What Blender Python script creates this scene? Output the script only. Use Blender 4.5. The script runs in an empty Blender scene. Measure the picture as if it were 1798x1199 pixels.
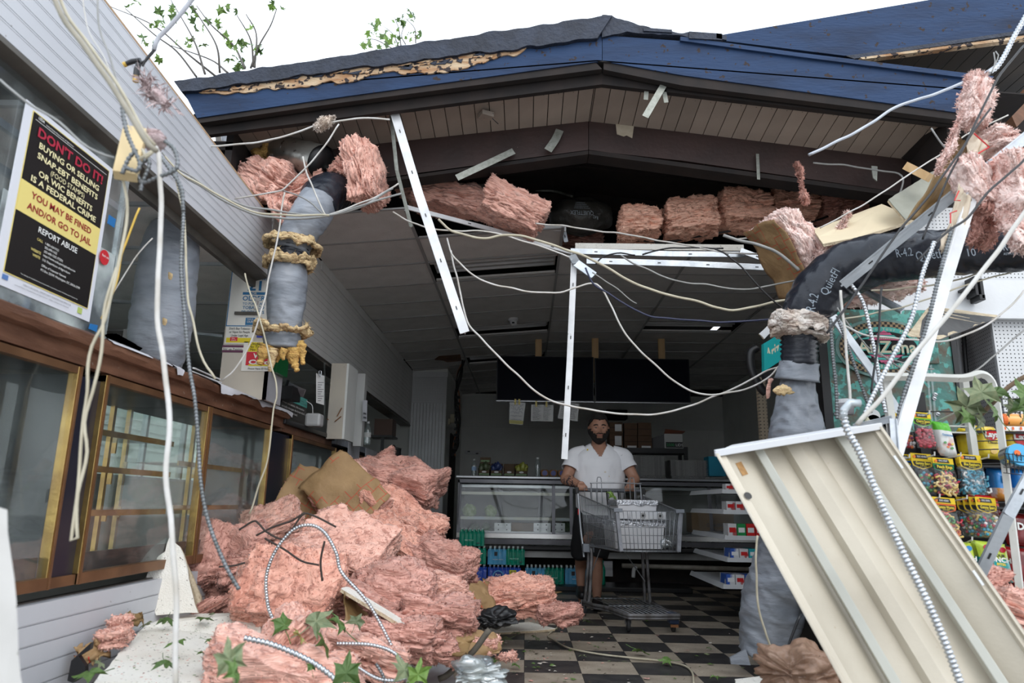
import bpy,bmesh,math,random
import numpy as np
from mathutils import Vector,Matrix
random.seed(7);RNG=np.random.default_rng(7)
SC=bpy.context.scene
COL=SC.collection
F=1235.0;CH=0.95
_p,_y,_r=math.radians(13.0),math.radians(-1.25),math.radians(0.95)
CF=np.array([math.sin(_y)*math.cos(_p),math.cos(_y)*math.cos(_p),math.sin(_p)])
CR=np.array([math.cos(_y),-math.sin(_y),0.0]);CU=np.cross(CR,CF)
CR,CU=CR*math.cos(_r)+CU*math.sin(_r),CU*math.cos(_r)-CR*math.sin(_r)
cam=bpy.data.cameras.new('camera');camo=bpy.data.objects.new('camera',cam);COL.objects.link(camo)
camo.matrix_world=Matrix(((CR[0],CU[0],-CF[0],0),(CR[1],CU[1],-CF[1],0),(CR[2],CU[2],-CF[2],CH),(0,0,0,1)))
cam.sensor_width=36;cam.lens=F/1798*36;cam.clip_start=0.02;cam.clip_end=400
cam.dof.use_dof=True;cam.dof.focus_distance=6.0;cam.dof.aperture_fstop=3.2
SC.camera=camo
w=bpy.data.worlds.new('world');SC.world=w;w.use_nodes=True
nt=w.node_tree;nt.nodes.clear()
wo=nt.nodes.new('ShaderNodeOutputWorld');bg=nt.nodes.new('ShaderNodeBackground')
tc=nt.nodes.new('ShaderNodeTexCoord');sx=nt.nodes.new('ShaderNodeSeparateXYZ');cr=nt.nodes.new('ShaderNodeValToRGB')
nt.links.new(tc.outputs['Generated'],sx.inputs[0]);nt.links.new(sx.outputs['Z'],cr.inputs[0])
cr.color_ramp.elements[0].position=0.0;cr.color_ramp.elements[0].color=(0.90,0.94,1.0,1)
cr.color_ramp.elements[1].position=0.7;cr.color_ramp.elements[1].color=(0.80,0.89,1.0,1)
nt.links.new(cr.outputs[0],bg.inputs['Color']);bg.inputs['Strength'].default_value=1.05
nt.links.new(bg.outputs[0],wo.inputs['Surface'])
sun=bpy.data.lights.new('sun','SUN');sun.energy=0.55;sun.angle=math.radians(40);sun.color=(1.0,0.93,0.84)
so=bpy.data.objects.new('sun',sun);COL.objects.link(so)
so.rotation_euler=Vector((-0.28,0.70,-0.66)).to_track_quat('-Z','Y').to_euler()
SC.view_settings.view_transform='Standard';SC.view_settings.look='None'
SC.view_settings.gamma=1;SC.view_settings.use_curve_mapping=False
SC.view_settings.exposure=1.0
SC.cycles.use_denoising=True
SC.cycles.max_bounces=12;SC.cycles.diffuse_bounces=7;SC.cycles.transparent_max_bounces=16;SC.cycles.caustics_reflective=False;SC.cycles.caustics_refractive=False
SC.cycles.sample_clamp_indirect=6
def _ray(x,y):return CF+CR*(x-899)/F-CU*(y-599.5)/F
def UY(x,y,Y):d=_ray(x,y);return Vector(d*Y/d[1]+[0,0,CH])
def UX(x,y,X):d=_ray(x,y);return Vector(d*X/d[0]+[0,0,CH])
def UZ(x,y,Z):d=_ray(x,y);return Vector(d*(Z-CH)/d[2]+[0,0,CH])
V3=Vector
_T=RNG.random((64,64,64)).astype(np.float32)
def vn(P):
    P=np.asarray(P,dtype=np.float64);i=np.floor(P).astype(int);f=P-i;f=f*f*(3-2*f)
    i&=63;j=(i+1)&63
    def g(a,b,c):return _T[a,b,c]
    x0,y0,z0=i.T;x1,y1,z1=j.T;fx,fy,fz=f.T
    a=g(x0,y0,z0)*(1-fx)+g(x1,y0,z0)*fx;b=g(x0,y1,z0)*(1-fx)+g(x1,y1,z0)*fx
    c=g(x0,y0,z1)*(1-fx)+g(x1,y0,z1)*fx;d=g(x0,y1,z1)*(1-fx)+g(x1,y1,z1)*fx
    return((a*(1-fy)+b*fy)*(1-fz)+(c*(1-fy)+d*fy)*fz)*2-1
def fbm(P,o=3):
    s=0;a=1
    for k in range(o):s=s+a*vn(P*(2**k)+k*7.3);a*=.5
    return s
MATS={}
def mat(name,c,c2=None,scale=4,rough=.6,metal=0,bump=0,bscale=60,spots=None,sscale=60,sthr=.66,coat=0,
        stretch=(1,1,1),var=0,spec=.5,trans=0,alpha=1,emit=0,mixpos=(.35,.65),bstretch=None,ior=1.45,sheen=0):
    if name in MATS:return MATS[name]
    m=bpy.data.materials.new(name);m.use_nodes=True;n=m.node_tree;L=n.links.new
    b=n.nodes['Principled BSDF'];MATS[name]=m
    b.inputs['Roughness'].default_value=rough;b.inputs['Metallic'].default_value=metal
    b.inputs['Specular IOR Level'].default_value=spec;b.inputs['Coat Weight'].default_value=coat
    b.inputs['Transmission Weight'].default_value=trans;b.inputs['Alpha'].default_value=alpha;b.inputs['IOR'].default_value=ior
    if sheen:b.inputs['Sheen Weight'].default_value=sheen
    t=n.nodes.new('ShaderNodeTexCoord');mp=n.nodes.new('ShaderNodeMapping');mp.inputs['Scale'].default_value=stretch
    L(t.outputs['Object'],mp.inputs[0])
    col=None
    def rgb(cc):
        q=n.nodes.new('ShaderNodeRGB');q.outputs[0].default_value=(*cc,1);return q.outputs[0]
    col=rgb(c)
    def mix(f,a,bb,typ='MIX'):
        q=n.nodes.new('ShaderNodeMix');q.data_type='RGBA';q.blend_type=typ
        if isinstance(f,float):q.inputs[0].default_value=f
        else:L(f,q.inputs[0])
        L(a,q.inputs[6]);L(bb,q.inputs[7]);return q.outputs[2]
    def ramp(src,a,bb):
        q=n.nodes.new('ShaderNodeMapRange');q.inputs[1].default_value=a;q.inputs[2].default_value=bb;L(src,q.inputs[0]);return q.outputs[0]
    def nz(sc,det=4,st=None):
        q=n.nodes.new('ShaderNodeTexNoise');q.inputs['Scale'].default_value=sc;q.inputs['Detail'].default_value=det
        if st:
            m2=n.nodes.new('ShaderNodeMapping');m2.inputs['Scale'].default_value=st;L(t.outputs['Object'],m2.inputs[0]);L(m2.outputs[0],q.inputs['Vector'])
        else:L(mp.outputs[0],q.inputs['Vector'])
        return q.outputs['Fac']
    if c2:col=mix(ramp(nz(scale),*mixpos),col,rgb(c2))
    if spots:col=mix(ramp(nz(sscale,2,(1,1,1)),sthr,sthr+.04),col,rgb(spots))
    if name.endswith('_wool'):
        f_=n.nodes.new('ShaderNodeMath');f_.operation='MULTIPLY';f_.inputs[1].default_value=.75;L(ramp(nz(34,5,(.45,.45,4)),.50,.64),f_.inputs[0])
        col=mix(f_.outputs[0],col,rgb(tuple(q*k for q,k in zip(c,(.42,.30,.28)))));g_=n.nodes.new('ShaderNodeMath');g_.operation='MULTIPLY';g_.inputs[1].default_value=.6;L(ramp(nz(50,5,(.5,.5,4)),.54,.68),g_.inputs[0]);col=mix(g_.outputs[0],col,rgb(tuple(min(1,q*1.1+.06)for q in c)))
    if var:
        oi=n.nodes.new('ShaderNodeObjectInfo');q=n.nodes.new('ShaderNodeMapRange');q.inputs[3].default_value=1-var;q.inputs[4].default_value=1+var*.6
        L(oi.outputs['Random'],q.inputs[0]);h=n.nodes.new('ShaderNodeHueSaturation');L(q.outputs[0],h.inputs['Value']);L(col,h.inputs['Color']);col=h.outputs[0]
    L(col,b.inputs['Base Color'])
    if emit:L(col,b.inputs['Emission Color']);b.inputs['Emission Strength'].default_value=emit
    if bump:
        bp=n.nodes.new('ShaderNodeBump');bp.inputs['Strength'].default_value=min(1,bump);bp.inputs['Distance'].default_value=.01*max(1,bump)
        L(nz(bscale,5,bstretch or stretch),bp.inputs['Height']);L(bp.outputs[0],b.inputs['Normal'])
    m['col']=1
    return m
def nodes_of(m):return m.node_tree.nodes,m.node_tree.links.new,m.node_tree.nodes['Principled BSDF']
def wm(o):
    m=o.matrix_basis.copy()
    return wm(o.parent)@m if o.parent else m
def tag(o,label=None,cat=None,group=None,kind=None):
    if label:o['label']=label
    if cat:o['category']=cat
    if group:o['group']=group
    if kind:o['kind']=kind
    return o
def empty(name,loc,label=None,cat=None,group=None,rz=0,kind=None):
    o=bpy.data.objects.new(name,None);COL.objects.link(o);o.location=loc;o.rotation_euler=(0,0,rz)
    o.empty_display_size=.05
    return tag(o,label,cat,group,kind)
def copy_tree(o,parent=None):
    c=o.copy();COL.objects.link(c);c.parent=parent
    for ch in list(o.children):copy_tree(ch,c)
    return c
def rotz(a):return Matrix.Rotation(a,3,'Z')
def frame_from(d,up=V3((0,0,1))):
    d=V3(d).normalized();s=d.cross(up)
    if s.length<1e-4:s=V3((1,0,0))
    s.normalize();u=s.cross(d).normalized()
    return s,u,d
class MB:
    def __init__(s):s.v=[];s.f=[];s.m=[];s.cm=0
    def add(s,vs,fs):
        k=len(s.v);s.v.extend([tuple(q)for q in vs]);s.f.extend([tuple(i+k for i in f)for f in fs]);s.m.extend([s.cm]*len(fs));return s
    def hexa(s,p):
        return s.add(p,[(3,2,1,0),(4,5,6,7),(0,1,5,4),(1,2,6,5),(2,3,7,6),(3,0,4,7)])
    def box(s,c,d,R=None):
        c=V3(c);h=V3(d)/2
        P=[V3((x*h.x,y*h.y,z*h.z))for z in(-1,1)for x,y in((-1,-1),(1,-1),(1,1),(-1,1))]
        if R is not None:P=[R@q for q in P]
        return s.hexa([q+c for q in P])
    def lim(s,x0,x1,y0,y1,z0,z1):return s.box(((x0+x1)/2,(y0+y1)/2,(z0+z1)/2),(x1-x0,y1-y0,z1-z0))
    def bar(s,a,b,wd,th,up=V3((0,0,1))):
        a=V3(a);b=V3(b);sd,u,d=frame_from(b-a,up);x=sd*wd/2;y=u*th/2
        return s.hexa([a-x-y,a+x-y,b+x-y,b-x-y,a-x+y,a+x+y,b+x+y,b-x+y])
    def slab(s,quad,t):
        q=[V3(a)for a in quad];t=V3(t);n=(q[1]-q[0]).cross(q[2]-q[0])
        if n.dot(t)<0:q=q[::-1]
        return s.hexa(q+[a+t for a in q])
    def prism(s,poly,t):
        q=[V3(a)for a in poly];t=V3(t);n=len(q);nn=V3((0,0,0))
        for i in range(n):nn+=q[i].cross(q[(i+1)%n])
        if nn.dot(t)<0:q=q[::-1]
        return s.add(q+[a+t for a in q],[tuple(range(n))[::-1],tuple(range(n,2*n))]+[(i,(i+1)%n,n+(i+1)%n,n+i)for i in range(n)])
    def tube(s,pts,r,n=8,cap=True,ref=None):
        pts=[V3(q)for q in pts];K=len(pts);rs=r if hasattr(r,'__len__')else[r]*K
        up=ref or V3((0.03,0.05,1));vs=[];px=None
        for i in range(K):
            d=(pts[min(i+1,K-1)]-pts[max(i-1,0)])
            if d.length<1e-9:d=V3((0,0,1))
            d.normalize()
            if px is None:
                px=d.cross(up)
                if px.length<.1:px=d.cross(V3((1,0,0)))
            px=(px-d*px.dot(d));px.normalize();py=d.cross(px)
            for k in range(n):
                a=2*math.pi*k/n;vs.append(pts[i]+(px*math.cos(a)+py*math.sin(a))*rs[i])
        fs=[(i*n+k,i*n+(k+1)%n,(i+1)*n+(k+1)%n,(i+1)*n+k)for i in range(K-1)for k in range(n)]
        if cap:fs+=[tuple(range(n))[::-1],tuple((K-1)*n+k for k in range(n))]
        return s.add(vs,fs)
    def lathe(s,c,prof,n=16,R=None):
        c=V3(c);vs=[]
        for r,z in prof:
            for k in range(n):
                a=2*math.pi*k/n;q=V3((r*math.cos(a),r*math.sin(a),z));vs.append((R@q if R is not None else q)+c)
        K=len(prof);fs=[(i*n+k,i*n+(k+1)%n,(i+1)*n+(k+1)%n,(i+1)*n+k)for i in range(K-1)for k in range(n)]
        if prof[0][0]>1e-5:fs.append(tuple(range(n))[::-1])
        if prof[-1][0]>1e-5:fs.append(tuple((K-1)*n+k for k in range(n)))
        return s.add(vs,fs)
    def build(s,name,m,parent=None,smooth=False,label=None,cat=None,group=None,kind=None,bevel=0,origin=None,auto=None):
        P=np.array(s.v,dtype=float).reshape(-1,3)
        me=bpy.data.meshes.new(name)
        if parent is None:
            o0=np.array([(P[:,0].min()+P[:,0].max())/2,(P[:,1].min()+P[:,1].max())/2,P[:,2].min()])if origin is None else np.array(origin)
            P=P-o0
        else:
            iv=np.array(wm(parent).inverted());P=P@iv[:3,:3].T+iv[:3,3]
            c0=P.mean(0);P=P-c0
        me.from_pydata(P.tolist(),[],s.f)
        for mm in(m if isinstance(m,(list,tuple))else[m]):me.materials.append(mm)
        if isinstance(m,(list,tuple)):me.polygons.foreach_set('material_index',s.m)
        if smooth:me.polygons.foreach_set('use_smooth',[True]*len(me.polygons))
        me.update()
        o=bpy.data.objects.new(name,me);COL.objects.link(o)
        if parent is None:o.location=o0
        else:o.parent=parent;o.location=c0
        if bevel:
            bb=o.modifiers.new('bevel','BEVEL');bb.width=bevel;bb.segments=2;bb.limit_method='ANGLE'
        if auto:
            me.set_sharp_from_angle(angle=auto)
        return tag(o,label,cat,group,kind)
def struct(name,mb,m,parent=None,**k):
    return mb.build(name,m,parent,kind='structure',**k)
def catmull(P,sub=8):
    P=[V3(q)for q in P]
    if len(P)<3:return[P[0].lerp(P[-1],i/sub)for i in range(sub+1)]
    Q=[P[0]*2-P[1]]+P+[P[-1]*2-P[-2]];out=[]
    for i in range(1,len(Q)-2):
        for k in range(sub):
            t=k/sub;a,b,c,d=Q[i-1:i+3]
            out.append(.5*((2*b)+(c-a)*t+(2*a-5*b+4*c-d)*t*t+(3*b-a-3*c+d)*t**3))
    out.append(P[-1]);return out
def resample(P,step):
    P=[V3(q)for q in P];L=[0]
    for a,b in zip(P,P[1:]):L.append(L[-1]+(b-a).length)
    n=max(2,int(L[-1]/step));out=[];j=0
    for i in range(n+1):
        t=L[-1]*i/n
        while j<len(L)-2 and L[j+1]<t:j+=1
        u=(t-L[j])/max(1e-9,L[j+1]-L[j]);out.append(P[j].lerp(P[j+1],u))
    return out
_textcache={}
def text(s,o,xd,ud,h,m,parent,wdt=None,align='L',name='lettering',bold=0,depth=.0015,italic=0):
    """flat lettering as a mesh: origin o (left/centre baseline), x direction xd, up ud, cap height h, optional total width"""
    cu=bpy.data.curves.new('t','FONT');cu.body=s;cu.size=1;cu.offset=bold;cu.resolution_u=2;cu.shear=italic
    ob=bpy.data.objects.new('t',cu);COL.objects.link(ob)
    dg=bpy.context.evaluated_depsgraph_get();me=bpy.data.meshes.new_from_object(ob.evaluated_get(dg))
    COL.objects.unlink(ob);bpy.data.objects.remove(ob);bpy.data.curves.remove(cu)
    P=np.array([v.co[:]for v in me.vertices]).reshape(-1,3)
    if len(P)==0:return None
    P[:,0]-=P[:,0].min();W=P[:,0].max();lines=s.count('\n')+1
    ky=h/.70;kx=(wdt/W)if wdt else ky
    if lines>1:P[:,1]-=0
    ox={'L':0,'C':-.5,'R':-1}[align]*W*kx
    xd=V3(xd).normalized();ud=V3(ud).normalized();nn=xd.cross(ud)
    Q=[V3(o)+xd*(p[0]*kx+ox)+ud*(p[1]*ky)+nn*depth for p in P]
    mb=MB();mb.add(Q,[tuple(f.vertices)for f in me.polygons]);bpy.data.meshes.remove(me)
    return mb.build(name,m,parent)
WHITE=mat('white_paint',(.66,.67,.68),(.58,.59,.60),3,.45,bump=.1,bscale=40)
BEAD=mat('white_beadboard',(.56,.57,.60),(.49,.50,.53),2.0,.4,spots=(.25,.23,.22),sscale=34,sthr=.74)
BEADIN=mat('grey_beadboard',(.70,.70,.68),(.62,.62,.60),2.0,.5)
TAN=mat('raw_plywood_edge',(.45,.30,.18),(.36,.24,.14),9,.8)
BLUE=mat('worn_blue_paint',(.018,.043,.105),(.010,.018,.042),3.2,.65,spec=.3,bump=.5,bscale=30,stretch=(.5,1,2.2),spots=(.03,.02,.018),sscale=22,sthr=.66,mixpos=(.45,.8))
ROOFE=mat('black_tar_paper',(.010,.014,.026),(.022,.030,.052),9,.6,bump=1,bscale=40)
WOODR=mat('splintered_bare_wood',(.62,.48,.32),(.36,.19,.09),8,.85,bump=1,bscale=60,stretch=(.5,1,3),spots=(.04,.03,.03),sscale=22,sthr=.55)
BROWN=mat('dark_brown_beam_paint',(.040,.020,.017),(.026,.014,.012),4,.55,bump=.3,bscale=25,spots=(.28,.24,.2),sscale=45,sthr=.75)
DARK=mat('near_black_wood',(.012,.010,.010),(.022,.016,.014),6,.85)  # one near-black tone for attic, framing, backings and seams
SOFF=mat('taupe_soffit_plank',(.38,.32,.27),(.31,.26,.22),3,.6,var=.12,spots=(.07,.06,.05),sscale=26,sthr=.70)
CTILE=mat('grey_ceiling_tile',(.76,.75,.73),(.68,.67,.65),5,.9,bump=.4,bscale=220,spots=(.36,.36,.36),sscale=160,sthr=.66,var=.12)
CTW=mat('white_ceiling_tile',(.86,.84,.78),(.76,.72,.64),3,.9,bump=.5,bscale=150,spots=(.30,.27,.24),sscale=70,sthr=.67)
CTWL=mat('torn_tile_core',(.66,.56,.40),(.50,.40,.27),30,.95,bump=1,bscale=90)
TBAR=mat('galvanised_grid_steel',(.60,.63,.66),(.42,.45,.48),8,.35,metal=.75,bump=.1)
TWHITE=mat('white_enamel_grid',(.74,.75,.76),(.58,.59,.60),6,.35,spots=(.2,.17,.14),sscale=50,sthr=.76)
GRID=mat('dull_grid',(.34,.34,.34),None,rough=.6)
WALLG=mat('grey_back_wall',(.80,.81,.78),(.74,.75,.72),2,.7)
TILEB=mat('black_floor_tile',(.022,.021,.023),(.045,.042,.040),9,.42,bump=.15,bscale=50,spots=(.25,.24,.22),sscale=90,sthr=.72,var=.2)
TILET=mat('tan_floor_tile',(.42,.36,.285),(.30,.25,.195),6,.42,bump=.15,bscale=50,spots=(.09,.07,.055),sscale=80,sthr=.66,var=.15)
GROUT=mat('dirty_subfloor',(.05,.045,.04),(.10,.09,.075),5,.9)
BRASS=mat('tarnished_brass',(.52,.36,.13),(.30,.19,.08),7,.3,metal=.9,bump=.1)
BRASSD=mat('brown_brass',(.25,.13,.065),(.16,.08,.04),5,.45,metal=.5)
BLACKG=mat('black_laminate',(.010,.010,.013),(.02,.018,.018),5,.35)
WOODC=mat('worn_walnut_counter',(.085,.036,.020),(.18,.085,.05),6,.5,stretch=(3,.6,3),bump=.3,bscale=40,spots=(.24,.19,.15),sscale=30,sthr=.70)
STEEL=mat('brushed_stainless',(.42,.43,.44),(.30,.31,.32),3,.28,metal=.9,stretch=(.2,1,8),bump=.05)
STEELD=mat('dark_stainless',(.10,.10,.11),(.16,.16,.17),3,.35,metal=.6)
BLK=mat('black_plastic',(.012,.012,.013),None,rough=.4)
PAPER=mat('white_paper',(.80,.81,.80),(.70,.70,.68),5,.8)
INK=mat('grey_ink',(.10,.10,.11),None,rough=.8)
INKW=mat('white_print',(.85,.85,.82),None,rough=.6)
CARD=mat('brown_cardboard',(.26,.16,.085),(.20,.12,.06),5,.85)
PINE=mat('raw_pine_stud',(.62,.42,.22),(.50,.32,.15),4,.7,stretch=(4,4,.6))
def glass(name,tint=(.85,.92,.9),alpha=.18,rough=.03,haze=.12):
    if name in MATS:return MATS[name]
    m=bpy.data.materials.new(name);m.use_nodes=True;n=m.node_tree;L=n.links.new;n.nodes.clear()
    o=n.nodes.new('ShaderNodeOutputMaterial');tr=n.nodes.new('ShaderNodeBsdfTransparent');gl=n.nodes.new('ShaderNodeBsdfGlossy');df=n.nodes.new('ShaderNodeBsdfDiffuse')
    tr.inputs[0].default_value=(*tint,1);gl.inputs['Roughness'].default_value=rough;df.inputs[0].default_value=(.62,.68,.66,1)
    fr=n.nodes.new('ShaderNodeFresnel');fr.inputs[0].default_value=1.5
    ad=n.nodes.new('ShaderNodeMath');ad.operation='ADD';ad.inputs[1].default_value=alpha
    ge=n.nodes.new('ShaderNodeNewGeometry');sb=n.nodes.new('ShaderNodeMath');sb.operation='SUBTRACT';sb.inputs[0].default_value=1;L(ge.outputs['Backfacing'],sb.inputs[1]);mu=n.nodes.new('ShaderNodeMath');mu.operation='MULTIPLY';L(fr.outputs[0],mu.inputs[0]);L(sb.outputs[0],mu.inputs[1]);L(mu.outputs[0],ad.inputs[0])
    m1=n.nodes.new('ShaderNodeMixShader');L(ad.outputs[0],m1.inputs[0]);L(tr.outputs[0],m1.inputs[1]);L(gl.outputs[0],m1.inputs[2])
    t=n.nodes.new('ShaderNodeTexCoord');nz=n.nodes.new('ShaderNodeTexNoise');nz.inputs['Scale'].default_value=3.2;nz.inputs['Detail'].default_value=6;L(t.outputs['Object'],nz.inputs['Vector'])
    mr=n.nodes.new('ShaderNodeMapRange');mr.inputs[1].default_value=.42;mr.inputs[2].default_value=.75;mr.inputs[4].default_value=haze*2;mr.inputs[3].default_value=haze*.25;L(nz.outputs['Fac'],mr.inputs[0])
    m2=n.nodes.new('ShaderNodeMixShader');L(mr.outputs[0],m2.inputs[0]);L(m1.outputs[0],m2.inputs[1]);L(df.outputs[0],m2.inputs[2]);L(m2.outputs[0],o.inputs[0])
    MATS[name]=m;return m
GLASS=glass('dusty_display_glass',(.97,.985,.975),.01,haze=.03)
GLASSC=glass('clear_film',(.95,.97,.97),.04,.15,.05)
def pegmat(name,c,pitch=.0254,hole=.0042,axes=(0,2)):
    m=mat(name,c,tuple(k*.93 for k in c),3,.55);n,L,b=nodes_of(m)
    t=n.new('ShaderNodeTexCoord');s=n.new('ShaderNodeSeparateXYZ');L(t.outputs['Object'],s.inputs[0]);acc=None
    for a in axes:
        w1=n.new('ShaderNodeMath');w1.operation='PINGPONG';w1.inputs[1].default_value=pitch/2;L(s.outputs[a],w1.inputs[0])
        p=n.new('ShaderNodeMath');p.operation='POWER';p.inputs[1].default_value=2;L(w1.outputs[0],p.inputs[0])
        if acc is None:acc=p.outputs[0]
        else:
            q=n.new('ShaderNodeMath');q.operation='ADD';L(acc,q.inputs[0]);L(p.outputs[0],q.inputs[1]);acc=q.outputs[0]
    lt=n.new('ShaderNodeMath');lt.operation='LESS_THAN';lt.inputs[1].default_value=hole*hole;L(acc,lt.inputs[0])
    src=b.inputs['Base Color'].links[0].from_socket
    mx=n.new('ShaderNodeMix');mx.data_type='RGBA';L(lt.outputs[0],mx.inputs[0]);L(src,mx.inputs[6]);mx.inputs[7].default_value=(.015,.015,.015,1);L(mx.outputs[2],b.inputs['Base Color'])
    return m
PEGX=pegmat('pegboard_facing',(.62,.63,.64))
PEGY=pegmat('pegboard_return',(.50,.50,.51),axes=(1,2))  # shade of the side face is put into this darker grey
PEGG=pegmat('pegboard_grey',(.80,.81,.78))
XL=-1.84
def zc(x):return 3.03+.085*(min(x,.45)+1.84)
T=.333
mb=MB();mb.lim(-30,30,-30,1.9,-.05,-.004)
ASPH=mat('asphalt',(.38,.37,.35),(.30,.29,.28),2,.9,bump=.4)
struct('trim_1',mb,ASPH,label='grey asphalt apron in front of the shop',cat='ground')
floor=struct('floor',MB().lim(-5,5,1.9,14.2,-.06,-.004),GROUT)
def grid_tiles():
    x0=(UZ(920.5,1170,0).x);y0=UZ(921,1158.6,0).y
    meshes={}
    for k,m in(('b',TILEB),('t',TILET)):
        me=MB().box((0,0,-.002),(T-.003,T-.003,.004)).build('tile',m,floor);meshes[k]=me.data;bpy.data.objects.remove(me)
    rest={'b':MB(),'t':MB()};n=0
    for j in range(-9,18):
        for i in range(-9,11):
            cx=x0+(i+.5)*T;cy=y0+(j+.5)*T;k='b' if(i+j)%2!=0 else 't'
            if cy<1.95:continue
            vis=-5<=i<=9 and-4<=j<=15
            if vis and n<300:
                o=bpy.data.objects.new('tile',meshes[k]);COL.objects.link(o);o.parent=floor
                fl=floor.location;o.location=(cx-fl.x,cy-fl.y,-.0015-fl.z-.0);o.rotation_euler=(random.uniform(-.003,.003),random.uniform(-.003,.003),random.uniform(-.004,.004));n+=1
            else:rest[k].box((cx,cy,-.003),(T-.003,T-.003,.004))
    rest['b'].build('far_dark_tiles',TILEB,floor,kind='stuff');rest['t'].build('far_light_tiles',TILET,floor,kind='stuff')
grid_tiles()
wb=struct('wall_back',MB().lim(-5,5,14,14.1,0,3.6),WALLG)
for x in(-.1,1.15,2.4,3.6):MB().lim(x-.012,x+.012,13.985,14,0,2.45).build('panel_seam',WALLG,wb)
MB().lim(-1.3,4,13.98,14,2.42,3.05).build('pegboard_panel',PEGG,wb)
struct('wall_right',MB().lim(3.9,4.0,4.9,14,0,3.7),WALLG)
KW=mat('pale_kitchen_wall',(.55,.55,.52),(.46,.46,.43),2,.8)
lw=empty('wall_left',(-4.25,8,0),kind='structure');WN=[(3.2,6.5,.55,2.25),(6.9,9.6,1.15,2.1)]
for y0,y1,z0,z1 in((2.0,14,0,.55),(2.0,14,2.25,3.0),(2.0,3.2,.55,2.25),(6.5,6.9,.55,2.25),(9.6,14,.55,2.25),(6.9,9.6,.55,1.15),(6.9,9.6,2.1,2.25)):MB().lim(-4.3,-4.2,y0,y1,z0,z1).build('wall_section',KW,lw)
for k,(y0,y1,z0,z1)in enumerate(WN):
    t=empty('window_%d'%(k+2),(-4.25,(y0+y1)/2,z0),kind='structure')
    for i in range(4):y=y0+(y1-y0)*i/3;MB().lim(-4.28,-4.22,y-.025,y+.025,z0,z1).build('mullion',TBAR,t)
    for z in(z0,z1):MB().lim(-4.28,-4.22,y0,y1,z-.025,z+.025).build('rail',TBAR,t)
    MB().lim(-4.252,-4.248,y0,y1,z0,z1).build('pane',glass('window_glass',haze=.04),t)
    if not k:
        MB().lim(-4.246,-4.244,5.0,5.9,1.0,1.55).build('blue_poster',mat('sun_blue_poster',(.10,.22,.42),(.16,.30,.5),3,.6),t)
        for i,s in enumerate(('10   9','10   9','OPEN')):text(s,(-4.242,5.15,1.42-.17*i),(0,1,0),(0,0,1),.07,INKW,t,wdt=.6)
nb=empty('wall_neighbour',(-6.6,8,0),kind='structure');SID=mat('white_siding',(.85,.85,.83),(.78,.78,.76),3,.5)
for i in range(22):z=i*.16;MB().slab([(-6.6,1.5,z),(-6.6,16,z),(-6.63,16,z+.16),(-6.63,1.5,z+.16)],(-.02,0,0)).build('siding_board',SID,nb)
MB().lim(-9,-4.3,1.9,16,-.05,-.004).build('alley_ground',ASPH,nb)
ceil=empty('ceiling',(0,9,3.1),kind='structure')
def ctile(x0,x1,y0,y1,m=CTILE,dz=0,gap=.012):
    g=gap
    q=[(x0+g,y0+g,zc(x0+g)+dz),(x1-g,y0+g,zc(x1-g)+dz),(x1-g,y1-g,zc(x1-g)+dz),(x0+g,y1-g,zc(x0+g)+dz)]
    return MB().slab(q,(0,0,.015)).build('ceiling_tile',m,ceil)
TX=[-1.84,-.93,.29,1.51,2.73,3.9]
ROW0=4.92
fix={(1,2):1,(1,6):1,(3,6):1,(1,9):1}
miss={(0,0),(1,0),(2,0),(3,0),(4,0),(1,1),(3,1),(2,1),(4,1)}
miss.discard((0,0));miss.discard((1,1))
for c in range(5):
    for r in range(15):
        y0=ROW0+r*.61;y1=y0+.61
        if(c,r)in miss or y0>13.9:continue
        if(c,r)in fix:continue
        ctile(TX[c],TX[c+1],y0,min(y1,14),dz=random.uniform(-.004,.006))
g=MB()
for x in TX[1:5]:
    y0=5.5 if x>-.5 else 4.95
    g.bar((x,y0,zc(x)-.004),(x,14,zc(x)-.004),.024,.012)
g.build('main_runner',GRID,ceil,kind='stuff')
for r in range(15):
    y=ROW0+r*.61
    g=MB()
    for c in range(5):
        if(r==0 and c>0)or((c,r)in miss and(c,r-1)in miss):continue
        g.bar((TX[c],y,zc(TX[c])-.003),(TX[c+1],y,zc(TX[c+1])-.003),.02,.010)
    if g.v:g.build('cross_runner',GRID,ceil)
def ceil_light(c,r,lab):
    x0,x1=TX[c]+.02,TX[c+1]-.02;y0=ROW0+r*.61+.02;y1=y0+.57
    t=empty('ceiling_light',((x0+x1)/2,(y0+y1)/2,zc(x0)),lab,'light','recessed troffer lights in the sloping ceiling')
    mb=MB()
    for a,b,h in((y0,y0+.05,.0),(y1-.05,y1,.0)):mb.slab([(x0,a,zc(x0)),(x1,a,zc(x1)),(x1,b,zc(x1)),(x0,b,zc(x0))],(0,0,.02))
    mb.slab([(x0,y0,zc(x0)+.09),(x1,y0,zc(x1)+.09),(x1,y1,zc(x1)+.09),(x0,y1,zc(x0)+.09)],(0,0,.01))
    mb.build('housing',CTILE,t)
    for k in(.3,.5,.7):
        y=y0+.57*k;MB().tube([(x0+.02,y,zc(x0)+.05),(x1-.02,y,zc(x1)+.05)],.016,10).build('tube',WHITE,t,smooth=True)
ceil_light(1,2,'unlit recessed tube light nearest the torn ceiling edge')
ceil_light(1,6,'unlit recessed tube light beside the dome camera')
ceil_light(3,6,'unlit recessed tube light at the right, beyond the black flexible duct')
ceil_light(1,9,'unlit recessed tube light deep in the shop above the screens')
p=V3((-.17,8.35,zc(-.17)))
t=empty('security_camera',p-V3((0,0,.1)),'small white dome security camera on the ceiling','camera')
MB().lathe(p,[(.06,0),(.065,-.03),(.05,-.04)],16).build('base',WHITE,t,smooth=True)
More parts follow.
